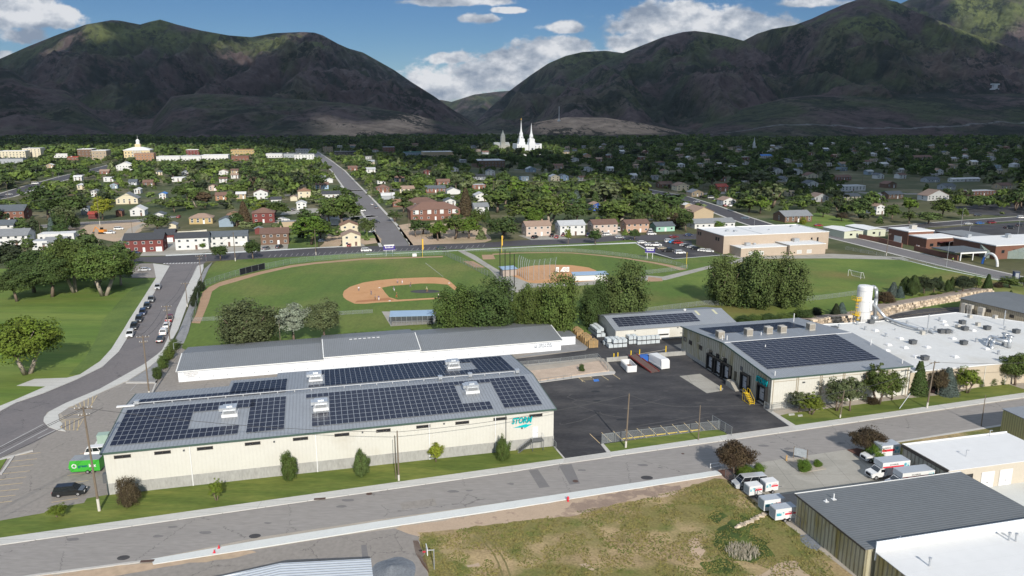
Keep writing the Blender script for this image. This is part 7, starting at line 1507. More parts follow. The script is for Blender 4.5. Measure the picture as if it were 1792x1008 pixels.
print('TREES',len(TREES),'rest',len(rest),'hand',HAND)
# ================================================================== vehicles
M_PAINT=mat('car_paint',(.5,.5,.5),.3,.02,1,objcol=True,spec=.5,coat=.5);M_CGL=mat('car_glass',(.012,.015,.018),.08,0,spec=.7)
M_HEAD=mat('headlight_glass',(.7,.7,.68),.2,0);M_TAIL=mat('tail_light',(.35,.02,.02),.3,0);M_RIM=mat('wheel_rim',(.45,.45,.46),.3,0,metal=.6);M_STR=mat('red_stripe',(.60,.03,.05),.5,.02,1)
def wheel(t,x,y,r=.34,w=.24):
 k=('wh',r)
 if k not in CACHE:
  CACHE[k]=MB().rod((0,-w/2,0),(0,w/2,0),r,n=16).mesh('tyre',M_RUBBER);CACHE[k+('r',)]=MB().rod((0,-w/2-.01,0),(0,w/2+.01,0),r*.6,n=12).mesh('rim',M_RIM)
 a=link('wheel',CACHE[k],t,(x,y,r));link('rim',CACHE[k+('r',)],a);return a
def sides(mb,prof,w0,mi=0,top=None):
 """profile (x, z, half width) swept across the car"""
 n=len(prof);mb.add([(x,-w,z)for x,z,w in prof]+[(x,w,z)for x,z,w in prof],[tuple(range(n)),tuple(range(n,2*n))[::-1]]+[(i,n+i,n+(i+1)%n,(i+1)%n)for i in range(n)],mi)
VEH={}
def proto(kind):
 if kind in VEH:return VEH[kind]
 L,W,Hb,cab,Hr,nose=dict(sedan=(4.7,.9,.88,(-2.0,-1.1,.75,1.75),1.42,.68),suv=(4.8,.95,1.02,(-2.25,-1.95,.65,1.5),1.75,.85),pickup=(5.7,.98,1.08,(-.55,-.3,1.05,1.75),1.85,.95),van=(5.6,1.0,1.15,(-2.7,-2.6,1.35,2.1),2.1,.95))[kind]
 t=bpy.data.objects.new(kind,None);COL.objects.link(t);h=L/2;r=.34 if kind!='pickup' else .4
 b=MB();sides(b,[(-h,.35,W*.96),(-h-.02,Hb*.72,W*.96),(-h+.08,Hb,W*.93),(cab[3],Hb,W*.93),(h-.25,nose+.04,W*.88),(h,nose-.12,W*.86),(h+.02,.38,W*.9),(h-.2,.26,W*.95),(-h+.2,.26,W*.95)],W);b.build('body',M_PAINT,t)
 if kind=='pickup':c=MB();c.box(-h+.15,cab[0]-.1,-W+.14,W-.14,Hb-.02,Hb+.012);c.build('bed',M_RUBBER,t)
 g=MB();sides(g,[(cab[0],Hb-.02,W*.92),(cab[1],Hr-.06,W*.76),(cab[2],Hr-.06,W*.76),(cab[3],Hb-.02,W*.90)],W);g.build('windows',M_CGL,t)
 g=MB();a,bb=cab[1],cab[2];sides(g,[(a-.06,Hr-.08,W*.78),(a+.05,Hr,W*.70),(bb-.05,Hr,W*.70),(bb+.06,Hr-.08,W*.78)],W)
 for f in((.0,.34,.66,1.0)if kind in('suv','van','sedan')else(0,.5,1.0)):
  for s in(-1,1):
   x0=cab[0]+(cab[3]-cab[0])*f;x1=cab[1]+(cab[2]-cab[1])*f;g.rod((x0,s*W*.925,Hb-.03),(x1,s*W*.775,Hr-.06),.045,n=4)
 g.build('roof',M_PAINT,t)
 for s in(-1,1):
  MB().box(h-.16,h+.035,s*W*.62-.2,s*W*.62+.2,nose-.26,nose-.08).build('headlight',M_HEAD,t);MB().box(-h-.04,-h+.05,s*W*.72-.13,s*W*.72+.13,Hb*.65,Hb*.92).build('tail_light',M_TAIL,t)
  for x in(h-.95,-h+.95):wheel(t,x,s*(W-.12),r)
 MB().box(h-.1,h+.04,-W*.38,W*.38,.42,nose-.2).build('grille',M_RUBBER,t);MB().box(-h-.05,-h+.03,-.26,.26,.5,.66).build('number_plate',M_WHITEP,t)
 bpy.context.view_layer.update();VEH[kind]=(t,subtree(t),[True]);return VEH[kind]
CC=dict(white=(.72,.72,.71),silver=(.42,.43,.44),grey=(.16,.17,.18),black=(.012,.013,.015),dark=(.03,.034,.04),red=(.30,.02,.02),blue=(.03,.11,.33),navy=(.02,.035,.09),tan=(.36,.31,.23),sky=(.03,.32,.68),dkred=(.16,.015,.02),dgreen=(.03,.05,.03),bluegrey=(.16,.21,.26))
def car(kind,px,py,hd,col,label,group=None,z=.03):
 t,tr,first=proto(kind);p=G(px,py,z)
 if first[0]:
  first[0]=False;r=t;r.location=p;r.rotation_euler=(0,0,R(hd));r['label']=label;r['category']=dict(sedan='car',suv='car',pickup='pickup',van='van')[kind]
  if group:r['group']=group
  r.name=dict(sedan='parked_car',suv='parked_car',pickup='pickup_truck',van='van')[kind];THINGS.append(r)
  for c in r.children:c.color=(*CC[col],1)if c.name.startswith(('body','roof'))else c.color
  VEH[kind]=(t,tr,first);return r
 r=dup(t,p,R(hd),label,group,dict(sedan='car',suv='car',pickup='pickup',van='van')[kind],tree=tr)
 for c in r.children:
  if c.name.startswith(('body','roof')):c.color=(*CC[col],1)
 if not group and 'group' in r:del r['group']
 return r
V_=107;cg='cars parked along the park street'
car('suv',123,865,12,'black','black sport utility car alone in the west parking lot');car('suv',176,795,14,'white','white car half hidden behind the green trailer',z=.03)
for k,x,y,c,l in(('suv',228,588,'white','white car, nearest of the row on the park side'),('suv',235,575,'black','black car, second of the row on the park side'),('suv',243.5,562,'dark','dark car, third of the row on the park side'),('suv',250,550,'navy','dark blue car, fourth of the row on the park side'),('suv',257.5,539,'dark','dark car, fifth of the row on the park side'),('pickup',265,527,'grey','dark grey pickup, sixth of the row on the park side'),('pickup',276.5,505,'silver','silver pickup parked apart at the far end of the row')):car(k,x,y,180+V_+3,c,l,cg)
for k,x,y,c,l in(('pickup',297,561,'dkred','red pickup, farthest of the four by the ball field kerb'),('sedan',292.5,572,'white','white sedan, second farthest by the ball field kerb'),('suv',287,584,'white','white car, second nearest by the ball field kerb'),('sedan',281,597,'black','black sedan, nearest by the ball field kerb')):car(k,x,y,V_,c,l,cg)
car('sedan',253,474,20,'silver','silver sedan alone in the corner parking by the grove',z=.15)
sg='cars in the school parking lot'
for i,(k,x,y,h,c)in enumerate((('sedan',1123,426,20,'white'),('sedan',1136,430,14,'white'),('pickup',1147,430.5,10,'white'),('sedan',1158,436,14,'tan'),('pickup',1169,440,12,'black'),('suv',1190,444,14,'white'),('suv',1171,424,14,'white'),('sedan',1178,425,14,'sky'),('suv',1186,426.5,14,'red'),('sedan',1198,431,-20,'silver'),('sedan',1205,432.5,-20,'black'),('sedan',1211,434.5,-20,'silver'),('sedan',1218,436.5,-20,'black'),('sedan',1230,440,-20,'white'),('sedan',1240,441,-20,'white'))):
 car(k,x,y,h,c,('white sedan at the left corner of the school lot','white sedan second from the left edge of the school lot','white pickup near the purple sign in the school lot','tan sedan in the left row of the school lot','black pickup in the left row of the school lot','white wagon nearest the kerb in the school lot','white car left of the bright blue one','bright blue car in the back of the school lot','red car right of the bright blue one','silver car, first of the row by the school wall','black car, second of the row by the school wall','silver car, third of the row by the school wall','black car, fourth of the row by the school wall','white car, last but one by the school wall','white car, last by the school wall')[i],sg,z=.15)
for k,x,y,h,c,l in(('suv',641,440,14,'white','white wagon driving on the street behind the outfield'),('sedan',772,436,14,'dgreen','dark green sedan on the street left of the path'),('sedan',1179,416,14,'dkred','dark red sedan on the street beyond the school lot'),('suv',1140,411,14,'white','white wagon before the peach house'),('sedan',1205,413,14,'navy','dark car at the end of the street row'),('sedan',1084,417,14,'silver','silver car on the street before the brown roofed duplex'),('sedan',1097,420,14,'black','black car under the round tree on the street'),
('suv',466,437,80,'grey','grey car on the left driveway of the brown brick house'),('suv',489,434,80,'dark','dark car on the right driveway of the brown brick house'),('sedan',651,359,105,'silver','silver car parked on the long side street'),('sedan',658,364.5,105,'dark','dark car parked on the long side street'),('pickup',632,370,14,'white','white pickup under the large round tree'),('pickup',638,391,14,'white','white pickup on the dirt yard, left of the black one'),('pickup',656,390,14,'black','black pickup at the kerb of the long side street'),('pickup',647,407,14,'white','white pickup behind the cream gable house'),('sedan',564,423,60,'bluegrey','pale blue car in the drive below the big bright tree'),
('sedan',612,431,90,'red','small red car before the cream gable house'),('suv',936,417,60,'black','black car before the leftmost pink duplex'),('suv',966,414,80,'black','black car between the pink and white duplexes'),('sedan',974,416.5,80,'red','orange red car between the pink and white duplexes'),('sedan',986,413,80,'dkred','dark red car beside the white duplex'),('suv',1029,413,80,'navy','dark blue car beside the brown roofed duplex'),('suv',1062,412,30,'white','white car beside the brown roofed duplex'),
('sedan',1219,354,140,'silver','silver car driving on the diagonal street'),('sedan',1304,383,145,'bluegrey','blue grey car driving on the diagonal street'),('suv',1229,346,20,'black','black car parked near the diagonal street'),('van',1244,347,14,'white','white van parked near the diagonal street'),('sedan',1254,350,14,'silver','silver car right of the white van'),('sedan',1268,361,90,'red','red car before the tan roofed house'),('suv',1277,361,90,'white','white car before the tan roofed house'),
('sedan',1694,393,5,'silver','silver car on the lower parking lane, left of three'),('sedan',1714,392,5,'blue','blue car on the lower parking lane, middle of three'),('suv',1735,391,5,'dkred','dark red car on the lower parking lane, right of three'),('pickup',1766,400,5,'black','black pickup in the lower parking, left of a pair'),('suv',1784,396,30,'dark','dark car in the lower parking, right of a pair'),('sedan',1771,415,5,'white','white car at the brick complex lot, left'),('sedan',1786,415,5,'silver','silver car at the brick complex lot, right'),('suv',1787,382,5,'white','white car at the right edge of the upper parking'),('sedan',1711,378,5,'dark','dark car in the upper parking'),
('suv',208,402,14,'white','white car on the brown lot'),('pickup',192,409,5,'white','white pickup in front of the orange digger'),('sedan',313,381,100,'red','red car on the side street behind the garages'),('van',62,322,14,'white','white van beside the boulevard'),('sedan',16,341,45,'silver','silver car on the boulevard'),('sedan',3,346,45,'dark','dark car on the boulevard at the left edge'),('van',502,368,85,'silver','silver camper parked beside the bright white gable house'),('suv',513,369,85,'grey','grey car beside the silver camper'),('sedan',494,384,14,'silver','silver car, left of a row by the red hipped house'),('sedan',500,386,14,'white','white car, right of a row by the red hipped house'),
('suv',1630,430,14,'white','white car in the brick complex yard'),('sedan',1612,432,14,'silver','silver car in the brick complex yard'),('sedan',235,444,40,'navy','dark car beside the red duplex'),('sedan',563,272,105,'silver','silver car far up the long street'),('sedan',597,328,285,'white','white car parked by the pale blue house'),('sedan',1500,401,5,'bluegrey','blue grey car on the street behind the portables'),('sedan',1432,396,10,'red','small red car behind the school'),('van',1083,404,80,'white','white camper van between two duplexes'),('van',1138,407,80,'white','white camper van left of the mint bungalow')):
 car(k,x,y,h,c,l)
a=thing('van','grey passenger van beside the two white trailers','van',(0,0,0));bpy.data.objects.remove(a);THINGS.pop()
car('van',1311,851,190,'silver','silver passenger van under the left dark red tree')
# box trucks and trailers of the rental yard, the green trailer
M_DECAL=mat('teal_picture_decal',(.05,.35,.45),.5,.4,2,col2=(.5,.6,.6),thr=(.45,.55))
def box_truck(px,py,hd,label,over=True,L=4.8):
 p=G(px,py,.04);t=thing('box_truck',label,'truck',tuple(p),R(hd),'rental trucks');W=1.15
 c=MB();sides(c,[(L/2-.1,.5,W*.86),(L/2-.1,2.0,W*.84),(L/2+.9,2.0,W*.8),(L/2+1.5,1.35,W*.86),(L/2+2.5,1.15,W*.8),(L/2+2.6,.45,W*.82)],W);c.build('cab',M_WHITEP,t)
 g=MB();g.quad((L/2+.94,-.8,1.95),(L/2+.94,.8,1.95),(L/2+1.54,.88,1.40),(L/2+1.54,-.88,1.40))
 for s in(-1,1):g.box(L/2+.25,L/2+.95,s*W*.86-.02,s*W*.86+.02,1.35,1.85)
 g.build('windows',M_CGL,t);MB().box(L/2+2.55,L/2+2.65,-.6,.6,.6,1.0).build('grille',M_RUBBER,t)
 for s in(-1,1):MB().box(L/2+2.5,L/2+2.64,s*.75-.13,s*.75+.13,.75,1.0).build('headlight',M_HEAD,t);wheel(t,L/2+1.75,s*.85,.4);wheel(t,-L/2+1.0,s*.9,.4)
 b=MB();b.box(-L/2,L/2-.15,-W,W,.75,3.1)
 if over:b.box(L/2-.15,L/2+.9,-W,W,2.15,3.1)
 bx=b.build('cargo_box',M_WHITEP,t);b=MB();b.box(-L/2+.05,L/2+(.85 if over else-.2),-W+.05,W-.05,3.103,3.14);b.build('box_roof',mat('pale_grey_roof',(.36,.39,.43),.5,.05,1),bx)
 for s in(-1,1):
  b=MB();b.box(-L/2+1.2,L/2+(.85 if over else-.2),s*(W+.012)-.01,s*(W+.012)+.01,2.0 if not over else 2.17,2.42);b.build('stripe',M_STR,bx);text_part('U-HAUL',.4,M_RUBBER,bx,(.9,s*(W+.03),2.56),0 if s<0 else R(180),width=1.7,depth=.01)
  b=MB();b.box(-L/2+.15,-L/2+1.15,s*(W+.012)-.01,s*(W+.012)+.01,1.6,2.8);b.build('picture',M_DECAL,bx)
 return t
box_truck(1549,803,192,'smaller white rental truck beside the bright green shrub',False,3.9);box_truck(1562,832,192,'middle rental truck with a box over its cab',True,4.4);box_truck(1600,850,192,'rental truck nearest the dark grey roof, mostly hidden behind it',True,5.2)
def trailer(px,py,hd,label,L=2.35,H=1.65,W=.85,axles=1,grey=False):
 p=G(px,py,.05);t=thing('cargo_trailer',label,'trailer',tuple(p),R(hd),'small rental trailers');b=MB();b.box(-L/2,L/2,-W,W,.45,H+.3);bx=b.build('cargo_box',M_WHITEP,t);MB().box(-L/2+.04,L/2-.04,-W+.04,W-.04,H+.303,H+.34).build('box_roof',mat('pale_grey_roof',(.36,.39,.43))if grey else M_WHITEP,bx)
 for s in(-1,1):
  MB().box(-L*.05,L/2-.1,s*(W+.012)-.01,s*(W+.012)+.01,1.15,1.42).build('stripe',M_STR,bx);MB().box(-L/2+.15,-L*.1,s*(W+.012)-.01,s*(W+.012)+.01,1.1,1.65).build('picture',M_DECAL,bx);text_part('U-HAUL',.2,M_STR,bx,(L*.2,s*(W+.03),1.52),0 if s<0 else R(180),width=.8,depth=.01)
  for k in range(axles):wheel(t,-.2+k*.8 if axles>1 else .1,s*(W+.1),.3,.2)
 MB().rod((L/2,0,.5),(L/2+1.2,0,.5),.05).build('hitch',M_DGREY,t);MB().box(-L/2-.03,-L/2-.003,-W+.1,W-.1,.55,H+.15).build('rear_door',mat('scuffed_grey_door',(.33,.36,.38),.6,.35,1.5),t)
trailer(1317,866,14,'small white trailer, left of the front two beside the van');trailer(1345,859,14,'small white trailer, right of the front two beside the van');trailer(1349,892,14,'longer grey roofed trailer, left of the rear two',3.6,1.9,grey=True,axles=2);trailer(1369,908,14,'longer grey roofed trailer nearest the ribbed olive wall',3.6,1.9,grey=True,axles=2)
def green_trailer():
 p=G(155,824,.03);t=thing('green_trailer','bright green enclosed trailer with white lettering in the west parking','trailer',tuple(p),R(8));M_GR=mat('bright_green_panel',(.05,.36,.04),.4,.03,1);L,W,H=4.7,1.1,2.5
 b=MB();sides(b,[(-L/2,.45,W),(-L/2-.35,1.3,W),(-L/2,H,W),(L/2,H,W),(L/2,.45,W)],W);bx=b.build('box',M_GR,t);b=MB();b.box(-L/2,L/2+.02,-W-.02,W+.02,H+.003,H+.06);b.build('box_roof',mat('grey_trailer_roof',(.25,.27,.29),.6),bx)
 text_part('green',.72,M_DTEAL,bx,(-.35,-W-.03,1.25),width=1.55,depth=.01,bold=.02);text_part('box',.78,M_WHITEP,bx,(1.2,-W-.03,1.25),width=1.15,depth=.01,bold=.03)
 b=MB();b.rod((-1.75,-W-.03,1.5),(-1.75,-W-.005,1.5),.42,n=16);b.build('emblem',M_WHITEP,bx);b=MB();b.rod((-1.75,-W-.045,1.5),(-1.75,-W-.031,1.5),.25,n=6);b.build('emblem_hexagon',M_GR,bx)
 for s in(-1,1):wheel(t,.3,s*(W-.05),.33);wheel(t,1.1,s*(W-.05),.33)
 MB().rod((-L/2,0,.5),(-L/2-1.2,0,.5),.06).build('hitch',M_DGREY,t)
green_trailer()
def generator():
 p=G(183,776);t=thing('transformer_box','pale green transformer cabinet on a concrete pad at the west wall','transformer',tuple(p),GRID);MG=mat('pale_green_cabinet',(.30,.40,.34),.5,.05,1)
 MB().box(-1.6,1.4,-1.2,1.2,0,.18).build('pad',M_CONC2,t);MB().box(-1.0,.9,-.8,.8,.18,1.9).build('cabinet',MG,t);MB().box(-1.05,.95,-.85,.85,1.903,2.0).build('lid',MG,t);MB().box(-.9,-.1,-.85,-.803,.3,1.8).build('door',MG,t)
generator()
# ================================================================== poles and wires
POLES={}
def pole(px,py,top,arms,label,key=None,lean=0,pale=True,name='power_pole',r=.16,tx=False):
 p=G(px,py,.1);lo,hi=0,40
 for _ in range(25):
  m=(lo+hi)/2
  if proj(p.x,p.y,m)[1]>top:lo=m
  else:hi=m
 h=lo;t=thing(name,label,'utility pole' if name=='power_pole' else 'lamp post',tuple(p),GRID if arms!='v' else R(104));tipx=lean*h
 MB().rod((0,0,-.2),(tipx,0,h),r,r*.62,8).build('pole',M_WOODP if name=='power_pole' else M_GALV,t)
 if pale and name=='power_pole':MB().rod((0,0,-.1),(tipx*.12,0,h*.12),r+.02,r+.015,8).build('base_sleeve',mat('pale_pole_wrap',(.55,.52,.46),.8,.1,2),t)
 n={'':0,'v':1}.get(arms,arms if isinstance(arms,int)else 0)
 for k in range(n):
  z=h-.35-k*1.1;w=1.25 if k==0 else .8;a=MB().box(tipx-w,tipx+w,-.07,.07,z-.07,z+.07).build('crossarm',M_WOODP,t)
  for q in(-.95,-.45,.45,.95):MB().rod((tipx+q*w,0,z+.07),(tipx+q*w,0,z+.3),.05,.03,6).build('insulator',M_WTRIM,a)
 if tx:MB().rod((tipx+.4,0,h*.55),(tipx+.4,0,h*.55+1.0),.28,n=10).build('transformer',M_GALV,t)
 if name=='lamp_post':MB().rod((0,0,h),(1.6,0,h+.25),.05,n=6).build('lamp_arm',M_GALV,t);MB().box(1.4,2.1,-.12,.12,h+.2,h+.3).build('lamp_head',M_DGREY,t)
 if key:POLES[key]=t.location+Vector((tipx*math.cos(t.rotation_euler.z),tipx*math.sin(t.rotation_euler.z),h-.2))
 return t
pole(174,894,712,2,'tall weathered power pole at the left end of the front lawn','A',lean=-.02,r=.2);pole(262,697,588,2,'tall power pole with two crossarms behind the west end of the long building','B',r=.18)
pole(698,841,755,0,'plain wooden pole with a pale base on the front lawn','C');pole(693,838,763,0,'thin pole just left of the plain wooden pole',r=.07,pale=False)
pole(1095,783,690,0,'leaning wooden pole, left of two in the fenced verge','D',lean=.03,r=.18);pole(1222,770,710,0,'slimmer wooden pole, right of two in the fenced verge','E',pale=False,r=.12)
pole(1470,731,684,0,'slanting wooden pole among the small frontage trees','F',lean=.06,r=.13);pole(1622,714,633,1,'wooden power pole with one crossarm before the white factory','G',lean=.05,r=.17);pole(1717,745,692,0,'thin dark pole beside the street at the right','H',pale=False,r=.1)
pole(298,602,535,2,'power pole at the ball field corner of the park street','I');pole(328,536,495,1,'power pole by the hedge of the outfield','J');pole(353,497,447,2,'power pole at the street corner by the crosswalk','K');pole(412,457,407,0,'tall pole beside the white split-level house','L',r=.2)
pole(553,446,402,0,'pole beside the street before the big bright tree','M');pole(739,441,399,1,'pole with a crossarm before the bare lot','N');pole(491,604,560,0,'thin pole between the silvery tree and the grey green tree',pale=False,r=.1)
pole(864,364,315,0,'tall pole left of the wood in the middle distance','P');pole(1041,358,312,0,'tall pole in the wood of the middle distance','Q');pole(1551,447,409,1,'power pole by the brick complex','S');pole(1347,322,290,0,'thin tall pole above the silvery tree','U');pole(175,394,334,0,'tall pole by the yellow green tree','O')
for x,y,tp,l in((686,351,322,'pole beside the side street, far right kerb'),(650,350,320,'crossarm pole beside the side street'),(437,360,328,'pole left of the brown winged house'),(1508,330,291,'power pole with crossarms in the shade at the right'),(1231,332,288,'thin pole above the tan garage house'),(1138,312,284,'thin pole above the street bend'),(16,358,320,'pole beside the boulevard at the left edge'),(72,416,387,'pole by the long white building'),(599,306,284,'pole at the far side street'),(716,400,372,'pole in the bare lot'),(1309,306,282,'thin pole in the dark trees'),(232,412,386,'pole in the brown lot'),(1102,345,318,'thin pole left of the street bend')):pole(x,y,tp,1 if 'crossarm' in l else 0,l,pale=False,r=.13)
for x,y,tp,l in((1656,467,424,'grey lamp post at the brick complex kerb'),(1682,396,366,'tall grey lamp post at the left of the lower parking'),(1781,411,378,'tall grey lamp post at the right of the lower parking'),(1696,410,396,'low lamp post behind the brick hall'),(1320,394,383,'low lamp post at the diagonal street'),(305,618,601,'curved lamp by the storage building'),(64,316,298,'lamp post on the boulevard'),(103,312,303,'second lamp post on the boulevard')):pole(x,y,tp,0,l,name='lamp_post',r=.09,pale=False)
def wire(seq,label,r=.035,n=12,sag=.9,offs=(0,)):
 mb=MB();o=seq[0]
 for d in offs:
  for a,b in zip(seq[:-1],seq[1:]):
   prev=a+Vector((d,0,0))
   for i in range(1,n+1):q=a.lerp(b,i/n)+Vector((d,0,-sag*4*(i/n)*(1-i/n)));mb.rod(prev-o,q-o,r,n=4,cap=False);prev=q
 t=mb.build('power_line',mat('dark_cable',(.07,.07,.07),.7),None,tuple(o));tag(t,label,'cable')
Q=POLES;wire([Q['A'],Q['C']],'thin wires from the tall left pole to the plain wooden pole',offs=(0,),sag=.9);wire([Q['A'],Vector((-96,20,15))],'thin wires dropping from the tall left pole over the street',offs=(0,.5,3))
wire([Q['C'],Q['D'],Q['E']],'thin wire along the foreground poles past the dark yard');wire([Q['E'],Q['F'],Q['G'],G(1900,700)+Vector((0,0,10))],'thin wire along the poles before the dock building')
wire([Q['B'],Q['I'],Q['J'],Q['K']],'wires along the poles of the park street',offs=(-.8,.8));wire([Q['K'],Q['L'],Q['M'],Q['N']],'wire along the street north of the ball fields')
wire([G(-60,395)+Vector((0,0,11)),Q['O'],G(437,390)+Vector((0,0,11)),Q['P'],Q['Q'],G(1290,350)+Vector((0,0,11)),Q['U'],G(1850,350)+Vector((0,0,16))],'long pale power line crossing the whole town',r=.09,offs=(0,),sag=1.5)
# ================================================================== fences
fence('chain_link_fence',[(334,566),(342,549),(349,512),(360,501),(384,492),(412,483.5),(456,472.5),(509,462),(551,457),(635,450.4),(700,448),(774,446)],2.3,'green meshed outfield fence curving round the baseball field',m=M_LINKG,z=.12,spacing=3.5)
t=fence('windscreen',[(420,482),(441,476.5),(464,471)],2.6,'black windscreen hung on the curving outfield fence',cat='banner',m=mat('black_windscreen',(.012,.014,.018),.8,.05),z=.12)
fence('chain_link_fence',[(776,446),(820,466),(858,486),(895,514),(897,536)],2.3,'long fence along the first base side, right of the baseball field',z=.12);fence('chain_link_fence',[(336,563),(430,558),(583,552),(652,548)],1.2,'low fence behind the left foul line near the big grey green tree',z=.12)
fence('chain_link_fence',[(815,440),(905,440),(1001,440.6),(1050,444.6),(1095,449.5),(1141,456.5),(1175,462),(1203,470),(1175,475),(1130,480)],1.6,'fence arching round the softball outfield',z=.12,spacing=3.5);fence('chain_link_fence',[(1118,549),(1176,541),(1232,534.5),(1296,535)],1.6,'low fence behind the tank shed roof',z=.12);fence('chain_link_fence',[(1412,527),(1456,522),(1515,514)],1.6,'low fence left of the white silo',z=.12)
fence('chain_link_fence',[(1053,777),(1100,770),(1165,763),(1245,753),(1259,752)],1.9,'chain-link fence on the verge below the dark yard',z=.05,spacing=2.6);fence('gate',[(1246,742),(1280,763)],1.9,'open chain-link gate at the yard entrance',cat='gate',z=.05,spacing=2.2);fence('gate',[(1053,777),(1073,774)],2.0,'braced swing gate panel at the left end of the verge fence',cat='gate',z=.06,spacing=1.3)
fence('chain_link_fence',[(1337,715),(1350,721),(1352,719.5),(1415,711)],1.6,'short fence at the dock building corner',z=.14);fence('chain_link_fence',[(1269,836),(1300,857),(1350,892),(1400,925)],1.7,'fence between the dry lot and the rental yard',z=.06,mpost=M_DGREY,spacing=2.8)
fence('chain_link_fence',[(910,785),(943,780.5),(965,778),(973,787)],1.5,'small fenced enclosure below the teal sign',z=.13,spacing=1.6);fence('chain_link_fence',[(905,642),(980,635),(1046,627),(1063,649)],1.3,'fence on top of the gravel slope',z=.35);fence('chain_link_fence',[(1480,437),(1592,458),(1700,480),(1792,498)],1.6,'fence between the soccer field and the side street',z=.12,spacing=4)
fence('vinyl_fence',[(292,412),(330,411),(362,408)],1.9,'long cream vinyl fence behind the pale corner house',m=mat('cream_vinyl',(.62,.58,.48),.7,.04),z=0,mpost=M_WTRIM);fence('railing',[(918,672),(1000,662)],.9,'low metal railing along the gravel slope walk',cat='railing',z=.15,panel=False,spacing=2);fence('rail_fence',[(1243,819),(1262,816)],.8,'short white rail fence left of the dark red tree',z=.1,panel=False,mpost=M_WTRIM,post_r=.09,spacing=1.5)
# ================================================================== ball field furniture
def dugout(px0,px1,yb,D,h,wall,label,front=True):
 a=G(px0,yb,.12);b=G(px1,yb-2,.12);L_=(b-a).length;t=thing('dugout',label,'dugout',tuple(a),math.atan2((b-a).y,(b-a).x));MRB=mat('pale_blue_metal_roof',(.26,.36,.48),.5,.05,.5)
 w=MB();w.box(0,L_,D-.15,D,0,h-.3);w.box(0,.15,0,D-.153,0,h-.2);w.box(L_-.15,L_,0,D-.153,0,h-.2);w.build('wall',wall,t);r=MB();roof_slab(r,[(-.3,-.5,h-.25),(L_+.3,-.5,h-.25),(L_+.3,D+.4,h+.25),(-.3,D+.4,h+.25)]);r.build('roof',MRB,t)
 if front:
  for i in range(9):MB().rod((L_*i/8,-.3,0),(L_*i/8,-.3,h-.3),.05,n=6).build('post',M_GALV,t)
  f=MB();f.quad((0,-.3,0),(L_,-.3,0),(L_,-.3,h-.4),(0,-.3,h-.4));f.build('mesh_panel',M_LINK,t)
 else:w=MB();w.box(.1,L_-.1,0,.12,0,h-.4);w.build('front_wall',wall,t)
 MB().box(.5,L_-.5,D*.55,D*.55+.4,.4,.47).build('bench',M_GALV,t)
dugout(684,758,569,4.0,3.0,mat('dark_blue_grey_wall',(.08,.10,.13),.8),'long blue roofed dugout with a mesh front, behind the storage roof');dugout(880,904,484,3.5,3.0,mat('block_wall',(.36,.30,.26),.9,.08),'small blue roofed dugout between the two fields',False);dugout(1004,1063,492,3.0,2.6,mat('white_block_wall',(.62,.62,.60),.9,.05),'long pale dugout with a blue roof on the softball field',False)
t=thing('backstop','tall silver backstop curving behind the softball home plate','backstop',tuple(G(921,489,.13)));o=t.location.copy();bp=[G(x,y,.13)-o for x,y in((907,482),(911,484),(914,486),(918,488),(921,490),(925,491),(934,491),(943,490),(952,489),(962,488),(972,486))];f=MB()
for i,q in enumerate(bp):
 m=MB();m.rod(q,q+Vector((0,0,6.2)),.09,n=6);m.rod(q+Vector((0,0,6.2)),q+Vector((.5,2.2,7.6)),.06,n=6);m.build('post',M_GALV,t)
 if i:
  p_=bp[i-1];f.quad(p_,q,q+Vector((0,0,6.2)),p_+Vector((0,0,6.2)));f.quad(p_+Vector((0,0,6.2)),q+Vector((0,0,6.2)),q+Vector((.5,2.2,7.6)),p_+Vector((.5,2.2,7.6)))
f.build('mesh_panel',mat('thin_net',(.33,.35,.36),.5,0,alpha=.07),t)
for i,(x,y,tp)in enumerate(((875,486,435),(884,492,437),(892.5,497,440),(900,503,444))):
 p=G(x,y,.13);h=(y-tp)*CAM_H/(y-HORIZON)*1.03;t=thing('net_pole','tall black net pole, %s of four between the ball fields'%('leftmost','second from the left','third from the left','rightmost')[i],'net pole',tuple(p),0,'black net poles');MB().rod((0,0,0),(0,0,h),.17,.13,8).build('pole',M_RUBBER,t);MB().box(-.4,.4,-.4,.4,0,.12).build('footing',M_CONC3,t)
t=thing('batting_cage','tall meshed batting cage left of the deep green trees','batting cage',tuple(G(880,520,.13)));o=t.location.copy();f=MB();pts=[(868,498),(874,506),(881,516),(889,528),(896,540),(898,520),(892,505)]
for i,q in enumerate(pts):
 q=G(*q,.13)-o;MB().rod(q,q+Vector((0,0,4.5)),.08,n=6).build('post',M_GALV,t)
 if i:f.quad(pr,q,q+Vector((0,0,4.5)),pr+Vector((0,0,4.5)))
 pr=q
f.build('mesh_panel',M_LINK,t)
for x,y,tp,l in((739.5,450,418,'yellow foul pole, leftmost, by the bare lot'),(878,442,412,'yellow foul pole, middle one, by the path'),(1201,469,441,'thin yellow foul pole at the right end of the softball fence')):
 p=G(x,y,.12);h=(y-tp)*CAM_H/(y-HORIZON)*1.02;t=thing('foul_pole',l,'foul pole',tuple(p),GRID);MB().rod((0,0,0),(0,0,h),.085,n=8).build('pole',M_YELB,t)
 if x<1000:MB().box(.1,.5,-.04,.04,h*.42,h).build('screen',mat('orange_yellow_panel',(.72,.42,.06),.5),t)
M_PUR=mat('purple_sign_panel',(.05,.035,.22),.5,.03,1)
